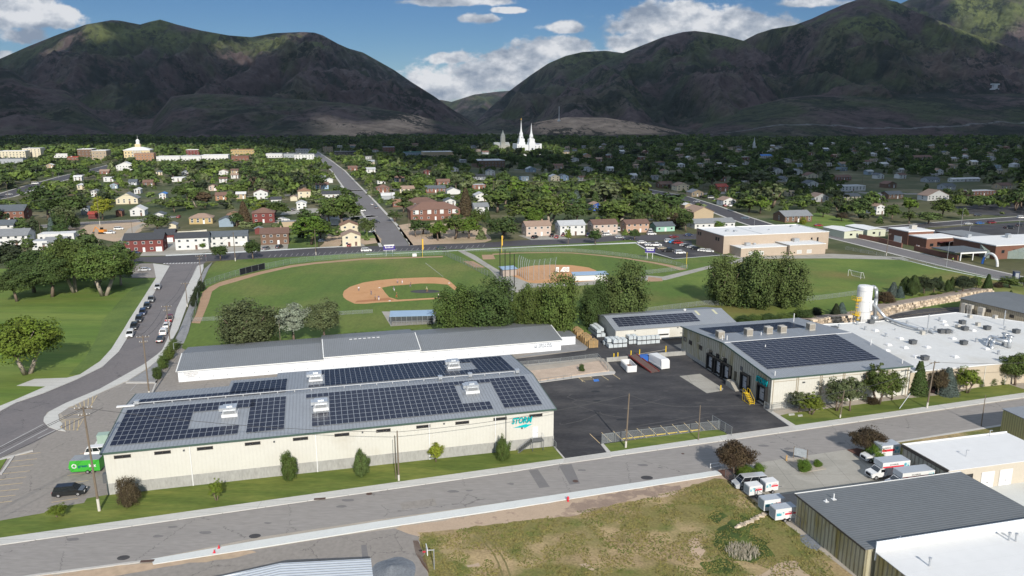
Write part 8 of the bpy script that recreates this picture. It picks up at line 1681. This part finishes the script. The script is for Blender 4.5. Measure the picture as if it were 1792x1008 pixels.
for x0,x1,y,tp,l,a in((676,687,448,426.5,'purple scoreboard on two white posts behind the outfield',15),(1132.5,1141.5,452.5,430,'purple scoreboard on two posts beside the school parking',-12)):
 p=G(x0,y,.12);q=G(x1,y,.12);t=thing('scoreboard',l,'scoreboard',tuple(p),R(a));w=(q-p).length;s=CAM_H/(y-HORIZON)
 for k in(0,w):MB().rod((k,0,0),(k,0,2.8),.12,n=8).build('post',M_WTRIM,t)
 b=MB();b.box(-w*.42,w*1.42,-.12,.12,2.6,4.4);sb=b.build('panel',M_PUR,t);b=MB();b.box(-w*.3,w*1.3,-.1,.1,4.403,5.0);b.build('top_panel',M_WTRIM,sb);b=MB();b.box(-w*.48,w*1.48,-.15,-.125,2.5,2.62);b.build('trim',M_WTRIM,sb)
 for i,k in enumerate((.05,.2,.34,.47,.6,.75,.9)):b=MB();b.box(-w*.2+w*1.5*k*.9,-w*.2+w*1.5*k*.9+.32,-.16,-.123,3.5,3.95+.25*(i%3==0));b.build('mark',M_WTRIM,sb)
t=thing('field_sign','row of white square panels with digits on the softball backstop','sign',tuple(G(973,478,.13)),R(4))
for k,s in enumerate('0 00'):
 if s==' ':b=MB();b.add([(1.6,0,.6),(2.7,0,.6),(2.7,0,2.3)],[(0,1,2)]);b.build('white_triangle',M_WTRIM,t)
 else:b=MB();x=k*1.35;b.box(x,x+1.15,-.05,.05,.5,2.4);pn=b.build('panel',M_WTRIM,t);text_part('0',1.4,M_DGREY,pn,(x+.57,-.07,.95),depth=.01)
p=G(725.5,450,.12);b=MB();b.box(-.9,.9,-.1,.1,.3,1.6);t=thing('notice_board','small white board on the outfield fence near the foul pole','sign',tuple(p),GRID);b.build('panel',M_WTRIM,t);MB().box(-.8,-.7,-.05,.05,0,.3).build('leg',M_GALV,t);MB().box(.7,.8,-.05,.05,0,.3).build('leg',M_GALV,t)
for x,y,l in((664,503.5,'second base'),(786,495.5,'first base'),(682,526.5,'third base')):p=G(x,y,.14);tag(MB().box(-.3,.3,-.3,.3,0,.09).build('base',M_WTRIM,None,tuple(p)),'white bag at %s of the baseball infield'%l,'base')
a,b_=G(1484,483,.13),G(1506,488,.13);t=thing('soccer_goal','white soccer goal standing on the soccer field','goal',tuple(a),math.atan2((b_-a).y,(b_-a).x));w=(b_-a).length;f=MB()
for q in(((0,0,0),(0,0,2.4)),((w,0,0),(w,0,2.4)),((0,0,2.4),(w,0,2.4)),((0,0,2.4),(0,1.0,2.3)),((w,0,2.4),(w,1.0,2.3)),((0,1.0,2.3),(0,2.2,0)),((w,1.0,2.3),(w,2.2,0)),((0,2.2,0),(w,2.2,0))):f.rod(q[0],q[1],.07,n=6)
f.build('frame',M_WHITEP,t);f=MB();f.quad((0,1,2.3),(w,1,2.3),(w,2.2,0),(0,2.2,0));f.build('net',mat('white_net',(.7,.7,.7),.8,0,alpha=.2),t)
# ================================================================== people
def figure(pose):
 """one continuous skinned body; clothes are grown on the same joints"""
 lean,stride,arm,crouch=dict(stand=(0,.12,.25,0),ready=(.35,.28,.5,.22),walk=(.08,.35,.4,0),throw=(.15,.4,1.2,.05))[pose];hz=.95-crouch*.5
 J={'pel':(0,0,hz),'spi':(0,-lean*.3,hz+.28),'che':(0,-lean*.55,hz+.48),'nek':(0,-lean*.7,hz+.60),'hd0':(0,-lean*.78,hz+.70),'hd1':(0,-lean*.8,hz+.83)}
 E_=[('pel','spi'),('spi','che'),('che','nek'),('nek','hd0'),('hd0','hd1')];Rr=dict(pel=.15,spi=.13,che=.155,nek=.06,hd0=.085,hd1=.095)
 for s,n in((-1,'l'),(1,'r')):
  J['sh'+n]=(s*.19,-lean*.55,hz+.50);J['el'+n]=(s*(.27+.1*arm),-lean*.55-.12*arm,hz+.24+.1*arm*(s>0));J['wr'+n]=(s*(.26+.12*arm),-lean*.55-.34*arm-.03,hz+.02+.3*arm*(s>0));J['ha'+n]=(s*(.26+.12*arm),-lean*.55-.40*arm-.04,hz-.07+.32*arm*(s>0))
  J['hp'+n]=(s*.10,0,hz-.06);J['kn'+n]=(s*(.12+.1*crouch),-stride*.4*s-crouch*.35,hz*.52);J['an'+n]=(s*(.13+.15*crouch),-stride*s*.6,.09);J['to'+n]=(s*(.14+.15*crouch),-stride*s*.6-.17,.045)
  E_+=[('che','sh'+n),('sh'+n,'el'+n),('el'+n,'wr'+n),('wr'+n,'ha'+n),('pel','hp'+n),('hp'+n,'kn'+n),('kn'+n,'an'+n),('an'+n,'to'+n)]
  for k,r in(('sh',.075),('el',.05),('wr',.035),('ha',.04),('hp',.095),('kn',.065),('an',.045),('to',.04)):Rr[k+n]=r
 def grow(names,edges,f,nm,m):
  me=bpy.data.meshes.new(nm);me.from_pydata([J[k]for k in names],[(names.index(a),names.index(b))for a,b in edges],[]);o=bpy.data.objects.new(nm,me);COL.objects.link(o);md=o.modifiers.new('s','SKIN');md.use_smooth_shade=True
  for i,k in enumerate(names):me.skin_vertices[0].data[i].radius=(Rr[k]*f,)*2
  me.skin_vertices[0].data[0].use_root=True;o.modifiers.new('d','SUBSURF').levels=1;bpy.context.view_layer.update();r=bpy.data.meshes.new_from_object(o.evaluated_get(bpy.context.evaluated_depsgraph_get()));bpy.data.objects.remove(o);r.materials.clear();r.materials.append(m);r.name=nm;return r
 ns=list(J);body=grow(ns,E_,1,'body',mat('skin',(.45,.27,.19),.6,.03));MC=mat('cloth',(.5,.5,.5),.9,.08,8,objcol=True)
 tor=['pel','spi','che','shl','shr','ell','elr'];shirt=grow(tor,[e for e in E_ if e[0]in tor and e[1]in tor],1.16,'shirt',MC);leg=['pel','hpl','hpr','knl','knr','anl','anr'];tr=grow(leg,[e for e in E_ if e[0]in leg and e[1]in leg],1.2,'trousers',MC)
 h=Vector(J['hd1']);cap=MB();cap.lathe([(.115,0),(.118,.03),(.09,.10),(.02,.13)],12,h.x,h.y);cap.v=[(x,y,z+h.z-.01)for x,y,z in cap.v];cap.box(h.x-.08,h.x+.08,h.y-.2,h.y-.1,h.z-.01,h.z+.01);cp=cap.mesh('cap',MC)
 shoe=MB();
 return body,shirt,tr,cp
FIG={k:figure(k)for k in('stand','ready','walk','throw')}
def person(px,py,pose,rot,shirt,trou,cap,label):
 t=thing('person',label,'person',tuple(G(px,py,.135)),R(rot),None);b,s,l,c=FIG[pose];link('body',b,t);link('shirt',s,t).color=(*shirt,1);link('trousers',l,t).color=(*trou,1);link('cap',c,t).color=(*cap,1)
w_,k_,n_,g_,p_,o_=(.7,.7,.7),(.02,.02,.025),(.04,.06,.2),(.2,.2,.22),(.5,.28,.3),(.5,.16,.05)
for a in((628,509.5,'stand',20,w_,g_,k_,'player in white standing alone deep on the clay'),(696,496,'ready',0,p_,g_,k_,'player in pale red on the far edge of the clay, left of two'),(704,496.5,'stand',40,p_,w_,k_,'player in white trousers on the far edge of the clay, right of two'),(718,502.5,'ready',60,k_,g_,n_,'dark shirted player crouching where clay meets infield grass'),(690,509.5,'ready',-30,n_,w_,n_,'player in dark blue on the infield grass'),(694,521,'walk',90,k_,o_,o_,'player in orange and black walking on the infield grass'),(650,516.5,'walk',-60,n_,g_,n_,'player in blue walking on the clay'),(657,525.5,'stand',120,g_,(.2,.12,.07),k_,'player in brown, left of the two near third base'),(663,526,'stand',200,n_,w_,k_,'player in blue and white, right of the two near third base'),(747.7,511,'throw',-90,(.62,.6,.35),(.3,.17,.08),w_,'pitcher in a cream shirt standing on the dark mound'),(767.5,522,'stand',-90,w_,k_,k_,'person in a white shirt behind the small backstop fence')):person(*a)
person(1667,458,'walk',100,(.45,.75,.03),k_,(.3,.3,.3),'person in a yellow safety vest on the pavement by the brick complex')
# ================================================================== yard goods
M_TANK=mat('translucent_white_tank',(.55,.60,.62),.5,.08,1);tm=MB();tm.box(-.56,.56,-.46,.46,.18,1.05);tm.box(-.15,.15,-.15,.15,1.053,1.12);tm=tm.mesh('tank',M_TANK);cm=MB()
for z in(.2,.5,.8,1.08):
 for q in(((-.6,-.5),(.6,-.5)),((.6,-.5),(.6,.5)),((.6,.5),(-.6,.5)),((-.6,.5),(-.6,-.5))):cm.rod((*q[0],z),(*q[1],z),.018,n=4,cap=False)
for x in(-.6,-.2,.2,.6):
 for y in(-.5,.5):cm.rod((x,y,.15),(x,y,1.08),.018,n=4,cap=False)
cm=cm.mesh('cage',M_GALV);pm_=MB()
for y in(-.45,0,.45):pm_.box(-.6,.6,y-.06,y+.06,0,.13)
pm_.box(-.6,.6,-.5,.5,.13,.16);pm_=pm_.mesh('pallet',M_DGREY)
ON=('first','second','third','fourth','fifth','sixth','seventh','eighth')
def totes(px,py,nx,ny,nz,place,skip=()):
 o=G(px,py,.04);a=R(14)
 for k in range(nz):
  for j in range(ny):
   for i in range(nx):
    if(i,j,k)in skip:continue
    x,y=i*1.32,j*1.25;t=thing('caged_tank','%s caged tank, %s from left, %s row %s'%(('bottom','upper','top')[k],ON[i],('front','second','third','fourth','fifth','sixth')[j],place),'tank',(o.x+x*math.cos(a)-y*math.sin(a),o.y+x*math.sin(a)+y*math.cos(a),.04+k*1.2),a,'caged white plastic tanks');link('tank',tm,t);link('cage',cm,t);link('pallet',pm_,t)
totes(1068,609,4,3,2,'of the big shed-corner stack',((0,0,1),(3,2,1)));totes(1103,602,2,2,2,'of the small stack near the door');totes(1118,603,5,1,2,'of the stack before the door')
totes(1047,590,2,6,2,'of the stack beside the end wall',((1,0,1),(0,5,1)));totes(1059,603,1,1,1,'standing alone left of the big stack')
cr=MB();cr.box(-.55,.55,-.5,.5,0,.95);cr=cr.mesh('crate_box',mat('crate_boards',(.36,.245,.12),.85,.25,1.5,ribs=('z',.24,.03,.5)));cs=MB()
for x in(-.55,.55):
 for y in(-.5,.5):cs.box(x-.06,x+.06,y-.06,y+.06,0,.97)
cs=cs.mesh('corner_battens',M_PALET)
for i in range(10):
 p=G(1001+i*3.6,584+i*2.65,.04)
 for j in range(2):
  for k in range(2 if(i+j)%4 else 1):
   t=thing('crate','%s wooden crate, %s from the far end, %s row of the line'%(('bottom','upper')[k],('first','second','third','fourth','fifth','sixth','seventh','eighth','ninth','nearest')[i],('left','right')[j]),'crate',(p.x+j*1.25,p.y+j*.3,.045+k),R(14+3*math.sin(i*7+k)));t['group']='wooden crates in a line';link('crate_box',cr,t);link('corner_battens',cs,t)
def yard():
 t=thing('dumpster','white open roll-off dumpster with ribbed sides by the loading wall','dumpster',tuple(G(1100,646,.04)),R(100));b=MB();L,W,H=5.2,1.15,1.7
 b.box(-L/2,L/2,-W,-W+.1,.2,H);b.box(-L/2,L/2,W-.1,W,.2,H);b.box(-L/2,-L/2+.1,-W+.1,W-.1,.2,H);b.box(L/2-.1,L/2,-W+.1,W-.1,.2,H);b.box(-L/2,L/2,-W,W,.1,.2);b.build('body',M_WHITEP,t)
 for s in(-1,1):
  for i in range(8):x=-L/2+.3+i*(L-.6)/7;MB().box(x-.05,x+.05,s*(W+.05)-.05,s*(W+.05)+.05,.2,H).build('rib',M_WHITEP,t)
 MB().box(-1.5,1.0,-.8,.8,.2,.9).build('rubbish',mat('rusty_scrap',(.2,.1,.07),.9,.5,3),t)
 t=thing('loading_ramp','long dark red steel ramp sloping down to the yard','ramp',tuple(G(1126,641,.04)),R(-66));b=MB();roof_slab(b,[(-5,-1.1,1.5),(5,-1.1,.15),(5,1.1,.15),(-5,1.1,1.5)],.12);b.build('deck',mat('rusty_deck',(.11,.07,.06),.8,.3,2),t)
 for s in(-1.2,1.1):b=MB();roof_slab(b,[(-5,s,1.75),(5,s,.35),(5,s+.12,.35),(-5,s+.12,1.75)],.35);b.build('side_rail',M_REDR,t)
 MB().box(-4.6,-4.3,-1,1,0,1.3).build('leg',M_REDR,t)
 t=thing('blue_container','small blue steel bin behind the dark red ramp','container',tuple(G(1127,632,.04)),R(14));b=MB();b.box(-1.3,1.3,-1,1,.1,1.5);b.build('body',M_BLUE,t)
 for x in(-.9,0,.9):MB().box(x-.06,x+.06,-1.06,-1.003,.1,1.5).build('rib',M_BLUE,t)
 t=thing('compactor','white rounded compactor container beside the ramp','container',tuple(G(1153,640,.04)),R(-70));b=MB();sides(b,[(-3,.2,1.15),(-3,2.2,1.15),(-2.7,2.5,1.0),(2.6,2.5,1.0),(3,2.1,1.15),(3.1,.2,1.15)],1);b.build('body',M_WHITEP,t);MB().box(-4.0,-3.003,-.9,.9,.1,1.7).build('ram_unit',M_DGREY,t)
 for s in(-1,1):MB().box(-2.8,2.8,s*1.2-.04,s*1.2+.04,.5,.65).build('side_rail',M_WHITEP,t)
 t=thing('loading_wall','low concrete loading wall at the end of the upper lane','wall',tuple(G(1061,633,.03)),R(14));MB().box(0,11,-.3,0,0,1.1).build('wall_panel',M_PLINTH,t);MB().box(11.003,24.5,.2,.5,0,1.1).build('wall_panel',M_PLINTH,t)
 for i,(x,y)in enumerate(((1074,631),(1081,629.5),(1104,626),(1119,624),(1165,617.5),(1261,683))):
  t=thing('bollard',('yellow bollard, leftmost on the loading wall','yellow bollard, second on the loading wall','yellow bollard behind the white dumpster','yellow bollard behind the ramp','yellow bollard at the right end of the loading wall','yellow bollard beside the dock stairs')[i],'bollard',tuple(G(x,y,.04)),0,'yellow bollards');MB().rod((0,0,0),(0,0,1.9 if i<5 else 1.2),.13,n=10).build('post',M_YEL,t);MB().box(-.25,.25,-.25,.25,0,.06).build('footing',M_CONC3,t)
 t=thing('rolling_stairs','yellow rolling stairs between two dock doors','stairs',tuple(G(1309,704,.04)),R(14));f=MB()
 for i in range(6):f.box(-.5,.5,-1.6+i*.35,-1.3+i*.35,.25+i*.25,.3+i*.25)
 f.box(-.5,.5,.45,1.4,1.72,1.78);f.build('treads',M_YEL,t);f=MB()
 for s in(-.52,.52):f.rod((s,-1.6,.3),(s,.5,1.75),.05);f.rod((s,-1.6,1.1),(s,.5,2.7),.04);f.rod((s,.5,2.7),(s,1.4,2.7),.04);f.rod((s,.5,0),(s,.5,2.7),.05);f.rod((s,1.4,0),(s,1.4,2.7),.05);f.rod((s,-1.6,0),(s,-1.6,1.1),.05);f.rod((s,-1.6,.1),(s,1.4,.1),.05)
 f.build('frame',M_YEL,t)
 t=thing('yard_sign','small framed sign between wooden posts on the planting island','sign',tuple(G(1400,804,.12)),R(-35));b=MB();b.box(-1.1,1.1,-.08,.08,.6,2.0);b.build('panel',mat('faded_grey_sign',(.35,.38,.40),.6,.4,3),t);MB().box(-1.2,-1.1,-.1,.1,0,2.2).build('post',M_WOODP,t);MB().box(1.1,1.2,-.1,.1,0,2.2).build('post',M_WOODP,t)
 for x,y,l in((1376,806,'left'),(1406,800,'right')):tag(MB().rod((0,0,0),(0,0,1.0),.16,n=8).build('wooden_post',M_PALET,None,tuple(G(x,y,.1))),'short wooden post at the %s of the sign island'%l,'post')
 # basketball hoop, hydrant, cones, leaning post, pile of gravel, rods, edging stones, cat-tails
 t=thing('basketball_hoop','grey basketball hoop at the edge of the dry lot','hoop',tuple(G(760,996,.05)),R(14));MB().rod((0,0,0),(0,0,3.0),.07).build('pole',M_GALV,t);MB().rod((0,0,2.9),(-.9,0,3.0),.05).build('arm',M_GALV,t);MB().box(-1.0,-.9,-.7,.7,2.6,3.6).build('backboard',M_WHITEP,t);MB().lathe([(.22,2.8),(.24,2.83)],12,-1.3,0).build('rim',M_STR,t)
 t=thing('hydrant','red fire hydrant beside the new pavement','hydrant',tuple(G(994,877,.03)),0);MB().lathe([(.2,0),(.2,.08),(.13,.1),(.13,.6),(.18,.62),(.16,.75),(.05,.85)],12).build('body',M_STR,t)
 for s in(-1,1):MB().rod((s*.12,0,.45),(s*.24,0,.45),.07).build('nozzle',M_STR,t)
 for x,y,l in((375,967,'lower left'),(383,959,'upper right')):t=thing('traffic_cone','small red cone, %s of two on the pavement'%l,'cone',tuple(G(x,y,.15)));MB().lathe([(.14,.03),(.03,.5)],10).build('cone',M_STR,t);MB().box(-.18,.18,-.18,.18,0,.03).build('foot',M_STR,t)
 tag(MB().rod((0,0,0),(2.1,.4,3.2),.08,n=6).build('leaning_post',M_GALV,None,tuple(G(1574,715,.1))),'pale post leaning over the lawn before the factory','post')
 def mound(name,px,py,rx,ry,h,m,label,cat,kind=None,n=34):
  o=G(px,py,.03);vs,fs=[],[]
  for j in range(9):
   for i in range(n):a=2*math.pi*i/n;k=j/8*(1+.13*mnoise.noise(Vector((math.cos(a)*1.5,math.sin(a)*1.5,rx))));vs.append((k*rx*math.cos(a),k*ry*math.sin(a),h*(1-j/8)**1.25+.12*h*mnoise.noise(Vector((k*3*math.cos(a),k*3*math.sin(a),2)))*(j<8)))
  for j in range(8):
   for i in range(n):fs.append((j*n+i,(j+1)*n+i,(j+1)*n+(i+1)%n,j*n+(i+1)%n))
  m_=MB();m_.add(vs,fs);q=m_.build(name,m,None,tuple(o),smooth=True);tag(q,label,cat)
  if kind:q['kind']=kind
 mound('gravel_pile',686,1004,3.2,4.0,1.3,mat('blue_grey_gravel',(.17,.185,.205),.95,.35,3,fine=10,bump=.05),'pile of blue grey gravel beside the corrugated shed','gravel pile')
 mound('gravel_mound',1418,948,1.5,2.6,.18,mat('blue_grey_gravel',(.2,.2,.2)),'low patch of blue grey gravel beside the olive wall','gravel')
 t=thing('steel_rods','bundle of rusty steel rods lying at the edge of the paving','rods',tuple(G(735,965,.06)));o=t.location.copy()
 for i in range(7):a_=G(723+i*1.3,946,.08);b_=G(741+i*1.6,990+i*2,.08);mid=(a_+b_)/2+Vector((-.3+.08*i,0,.0));q=MB();q.rod(a_-o,mid-o,.035,n=5);q.rod(mid-o,b_-o,.035,n=5);q.build('rod',mat('rusty_rod',(.12,.07,.05),.9),t)
 rs2=np.random.RandomState(5);t=thing('stone_edging','line of pale rubble stones across the dry lot','stones',tuple(G(1290,921,.05)));o=t.location.copy();m=MB()
 for i in range(60):q=G(1288+52*i/60+rs2.uniform(-2,2),922-(i/60)**1.3*23+rs2.uniform(-2,2),.05)-o;s=rs2.uniform(.12,.3);m.add([(q.x+s*a*rs2.uniform(.7,1),q.y+s*b*rs2.uniform(.7,1),max(-.05,s*c*.8))for a,b,c in((-1,-1,-1),(1,-1,-1),(1,1,-1),(-1,1,-1),(-1,-1,1),(1,-1,1),(1,1,1),(-1,1,1))],[(0,3,2,1),(4,5,6,7),(0,1,5,4),(1,2,6,5),(2,3,7,6),(3,0,4,7)])
 m.build('stones',stone_mat(),t)
 # tufts of dry and green grass on the vacant lot
 pa=[G(*q)for q in((731,935),(900,915),(1100,880),(1262,840),(1395,930),(1500,1012),(760,1012))];pxy=np.array([(p.x,p.y)for p in pa]);tv,tf=[],[];nt_=0
 lo_,hi_=pxy.min(0),pxy.max(0)
 while nt_<15000:
  x,y=rs2.uniform(lo_[0],hi_[0]),rs2.uniform(lo_[1],hi_[1]);ins=False
  for i in range(len(pxy)):
   x1,y1=pxy[i];x2,y2=pxy[i-1]
   if(y1>y)!=(y2>y)and x<(x2-x1)*(y-y1)/(y2-y1)+x1:ins=not ins
  if not ins or fbm(np.array([x/3.]),np.array([y/3.]),3)[0]<.42:continue
  a=rs2.rand()*3.14;w2=rs2.uniform(.05,.16);hh=rs2.uniform(.04,.14);dx_,dy_=w2*math.cos(a),w2*math.sin(a);tv+=[(x-dx_,y-dy_,.05),(x+dx_,y+dy_,.05),(x+dx_*.8,y+dy_*.8+hh*.5,.05+hh),(x-dx_*.8,y-dy_*.8+hh*.5,.05+hh)];nt_+=1
 mt=mat('grass_tuft',(.19,.165,.055),.95,.4,.4,col2=(.085,.10,.025),thr=(.45,.6));q=link('grass_tufts',mesh_np('grass_tufts',np.array(tv),np.arange(len(tv)).reshape(-1,4),mt));tag(q,'rough tufts of dry and green grass over the vacant lot','grass');q['kind']='stuff'
 m=MB();o=G(1300,968,.05)
 for i in range(300):a=rs2.rand()*6.28;r_=2.0*math.sqrt(rs2.rand());q=Vector((r_*math.cos(a)*1.2,r_*math.sin(a),0));h=rs2.uniform(.4,1.0);d=Vector((rs2.normal()*.15,rs2.normal()*.15,h));w_=.03;m.add([q+Vector((-w_,0,0)),q+Vector((w_,0,0)),q+d+Vector((w_*.6,0,0)),q+d+Vector((-w_*.6,0,0))],[(0,1,2,3)])
 q=m.build('reeds',mat('dry_reeds',(.30,.27,.22),.9,.25,2),None,tuple(o));tag(q,'clump of dry pale reeds in the green hollow of the dry lot','reeds');q['kind']='stuff'
def stone_mat():
 if 'boulder_stone' in MATS:return MATS['boulder_stone']
 m=mat('boulder_stone',(.50,.41,.31),.9,.2,1.2);nt=m.node_tree;b=nt.nodes['Principled BSDF'];ge=nt.nodes.new('ShaderNodeNewGeometry');src=b.inputs['Base Color'].links[0].from_socket;hs=nt.nodes.new('ShaderNodeHueSaturation');nt.links.new(src,hs.inputs['Color']);nt.links.new(nmath(nt,'ADD',.55,nmath(nt,'MULTIPLY',ge.outputs['Random Per Island'],.8)),hs.inputs['Value']);nt.links.new(hs.outputs[0],b.inputs['Base Color']);return m
yard()
# boulder wall and raised bed below the soccer field
def boulder_wall():
 rs2=np.random.RandomState(8);ln=[G(x,y)for x,y in((1425,572),(1456,567),(1500,563),(1540,556),(1568,546),(1600,540),(1640,533),(1680,526),(1712,520),(1740,515))];t=thing('boulder_wall','long retaining wall of pale boulders behind the factory parking','wall',tuple(ln[0]));o=ln[0];m=MB()
 for i in range(len(ln)-1):
  a,b=ln[i],ln[i+1];d=(b-a).normalized();nrm=Vector((-d.y,d.x,0));n=int((b-a).length/.85)
  for k in range(n):
   for lv in range(3):
    c=a.lerp(b,(k+rs2.uniform(0,1))/n)-o+nrm*(lv*.55+rs2.uniform(-.1,.1));s=rs2.uniform(.38,.62);z=.25+lv*.62
    ph=[(sx*s*rs2.uniform(.75,1.1),sy*s*rs2.uniform(.7,1),sz*s*rs2.uniform(.55,.85))for sx,sy,sz in((-1,-1,-1),(1,-1,-1),(1,1,-1),(-1,1,-1),(-1,-1,1),(1,-1,1),(1,1,1),(-1,1,1))]
    an=rs2.uniform(-.3,.3)+math.atan2(d.y,d.x);ca,sa=math.cos(an),math.sin(an);m.add([(c.x+x*ca-y*sa,c.y+x*sa+y*ca,z+zz)for x,y,zz in ph],[(0,3,2,1),(4,5,6,7),(0,1,5,4),(1,2,6,5),(2,3,7,6),(3,0,4,7)])
 m.build('boulders',stone_mat(),t)
 up=[p+Vector((-.25,1.0,0))for p in ln];bk=[p+Vector((-1.5,9.5,0))for p in ln];s=MB();n=len(ln);s.add([(p.x,p.y,1.75)for p in up]+[(p.x,p.y,.16)for p in bk],[(i,i+1,n+i+1,n+i)for i in range(n-1)]);struct(s.build('planting_bank',mat('bank_gravel',(.34,.27,.22),.95,.2,.5,fine=5)))
 sheet('factory_parking',[(1420,580),(1500,566),(1540,559),(1568,549),(1600,543),(1680,529),(1740,518),(1800,508),(1800,560),(1675,548),(1600,556),(1456,580)],M_DARK,.05);park_lines('stall_line',(1560,556),(1680,534),(22,2.0),12,M_YELL,.056)
boulder_wall()
# digger in the brown lot, street sign, green bins, small utility things
t=thing('digger','orange excavator standing in the brown lot','excavator',tuple(G(180,409)),R(170));OR=mat('orange_machine_paint',(.60,.22,.03),.5,.1,1);MB().box(-1.6,1.4,-1.2,1.2,1.0,2.2).build('body',OR,t);MB().box(.3,1.4,-1.2,-.1,2.203,3.2).build('cab',M_CGL,t);b=MB();b.rod((1.3,.4,1.8),(3.6,.4,3.6),.22,n=6);b.rod((3.6,.4,3.6),(5.2,.4,1.0),.18,n=6);b.build('boom',OR,t);MB().box(4.8,5.6,0,.9,.3,1.0).build('bucket',M_DGREY,t)
for s in(-1.2,.8):MB().box(-1.7,1.7,s-.1,s+.5,0,.8).build('track',M_RUBBER,t)
t=thing('stop_sign','red street sign at the corner by the crosswalk','sign',tuple(G(361,457,.1)),R(-75));MB().rod((0,0,0),(0,0,2.8),.04).build('pole',M_GALV,t);m=MB();m.rod((0,-.06,2.3),(0,-.03,2.3),.42,n=8);m.build('plate',M_STR,t)
t=thing('portable_toilet','dark blue portable toilet beside the side street','toilet',tuple(G(1777,489,.05)),R(-10));MB().box(-.9,.9,-.9,.9,0,3.0).build('cabin',mat('dark_blue_plastic',(.03,.05,.10),.5),t);MB().box(-.6,.6,-.95,-.903,.2,2.6).build('door',M_GALV,t);MB().box(-1,1,-1,1,3.003,3.2).build('roof',M_DGREY,t)
t=thing('monument_tower','thin white tower on the hill to the right of the temple','mast',(0,0,0));pz=G(978,236);MB().rod((0,0,0),(0,0,42),.8,.5,8).build('mast',M_WTRIM,t);MB().box(-4,4,-3,3,0,4).build('base_building',M_WTRIM,t);u_=UV(978,225);t.location=(u_[0]*2240,2240,mtn_z(u_[0]*2240,2240)-1)
# painted letter on the mountain side
t=thing('hillside_letter','large white block letter on the bare slope at the right','letter',(0,0,0));u_=UV(1736,152);y_=2400
while CAM_H+u_[1]*y_>mtn_z(u_[0]*y_,y_)and y_<5000:y_+=8
s_=y_/FPX;m=MB();m.box(-6*s_,6*s_,-10,4,3*s_,5*s_);m.box(-3*s_,3*s_,-10,4,-3*s_,3*s_);m.box(-6*s_,6*s_,-10,4,-5*s_,-3*s_);m.build('letter_shape',mat('white_painted_rock',(.55,.57,.6),.9,.1,.1),t);t.location=(u_[0]*y_,y_-14,CAM_H+u_[1]*y_)
# tyre marks and stains in the dark yard and on the street
M_SCUFF=mat('scuffed_asphalt',(.078,.075,.074),.9,.3,.8);M_OIL=mat('oil_stain',(.018,.018,.019),.6,.3,2)
for pts in([(1010,700),(1040,720),(1090,730),(1150,722),(1200,700)],[(1000,690),(1050,706),(1110,710),(1180,690),(1230,668)],[(980,740),(1020,735),(1060,715),(1080,690)],[(1120,745),(1180,735),(1260,720),(1320,722)],[(1110,752),(1180,741),(1262,727),(1330,730)]):line_sheet('tyre_mark',smooth_pts(pts,4)[:-8],.35,M_SCUFF,.033)
r4=np.random.RandomState(21)
for i in range(34):
 if i<16:x,y=r4.uniform(1000,1320),r4.uniform(672,745);
 else:x=r4.uniform(60,1500);y=954-x*.1415+r4.uniform(6,34);
 if i<16 and(y>745-abs(x-1160)*.12 or y<660+abs(x-1120)*.15):continue
 p=G(x,y,.03);a=r4.rand()*3;s_=r4.uniform(.25,.8);sheet('stain',rough_pts([p+Vector((s_*math.cos(t)*1.5,s_*math.sin(t)*.7,0))for t in[k*math.pi/5 for k in range(10)]],.4,.12,1.5),M_OIL if i%3==0 and i<16 else(M_SCUFF if i<16 else M_PATCH),.0352+i*.0003,world=True)
# ================================================================== the air
def haze():
 mb=MB();mb.box(-10500,10500,-300,10200,-6,1500);m=bpy.data.materials.new('haze');m.use_nodes=True;nt=m.node_tree;nt.nodes.clear()
 o=nt.nodes.new('ShaderNodeOutputMaterial');v=nt.nodes.new('ShaderNodeVolumePrincipled');v.inputs['Color'].default_value=(.72,.82,.95,1);v.inputs['Density'].default_value=1.7e-5;v.inputs['Anisotropy'].default_value=.3
 nt.links.new(v.outputs[0],o.inputs['Volume']);h=mb.build('haze',m);h['kind']='stuff';h['label']='thin haze in the air'
haze()
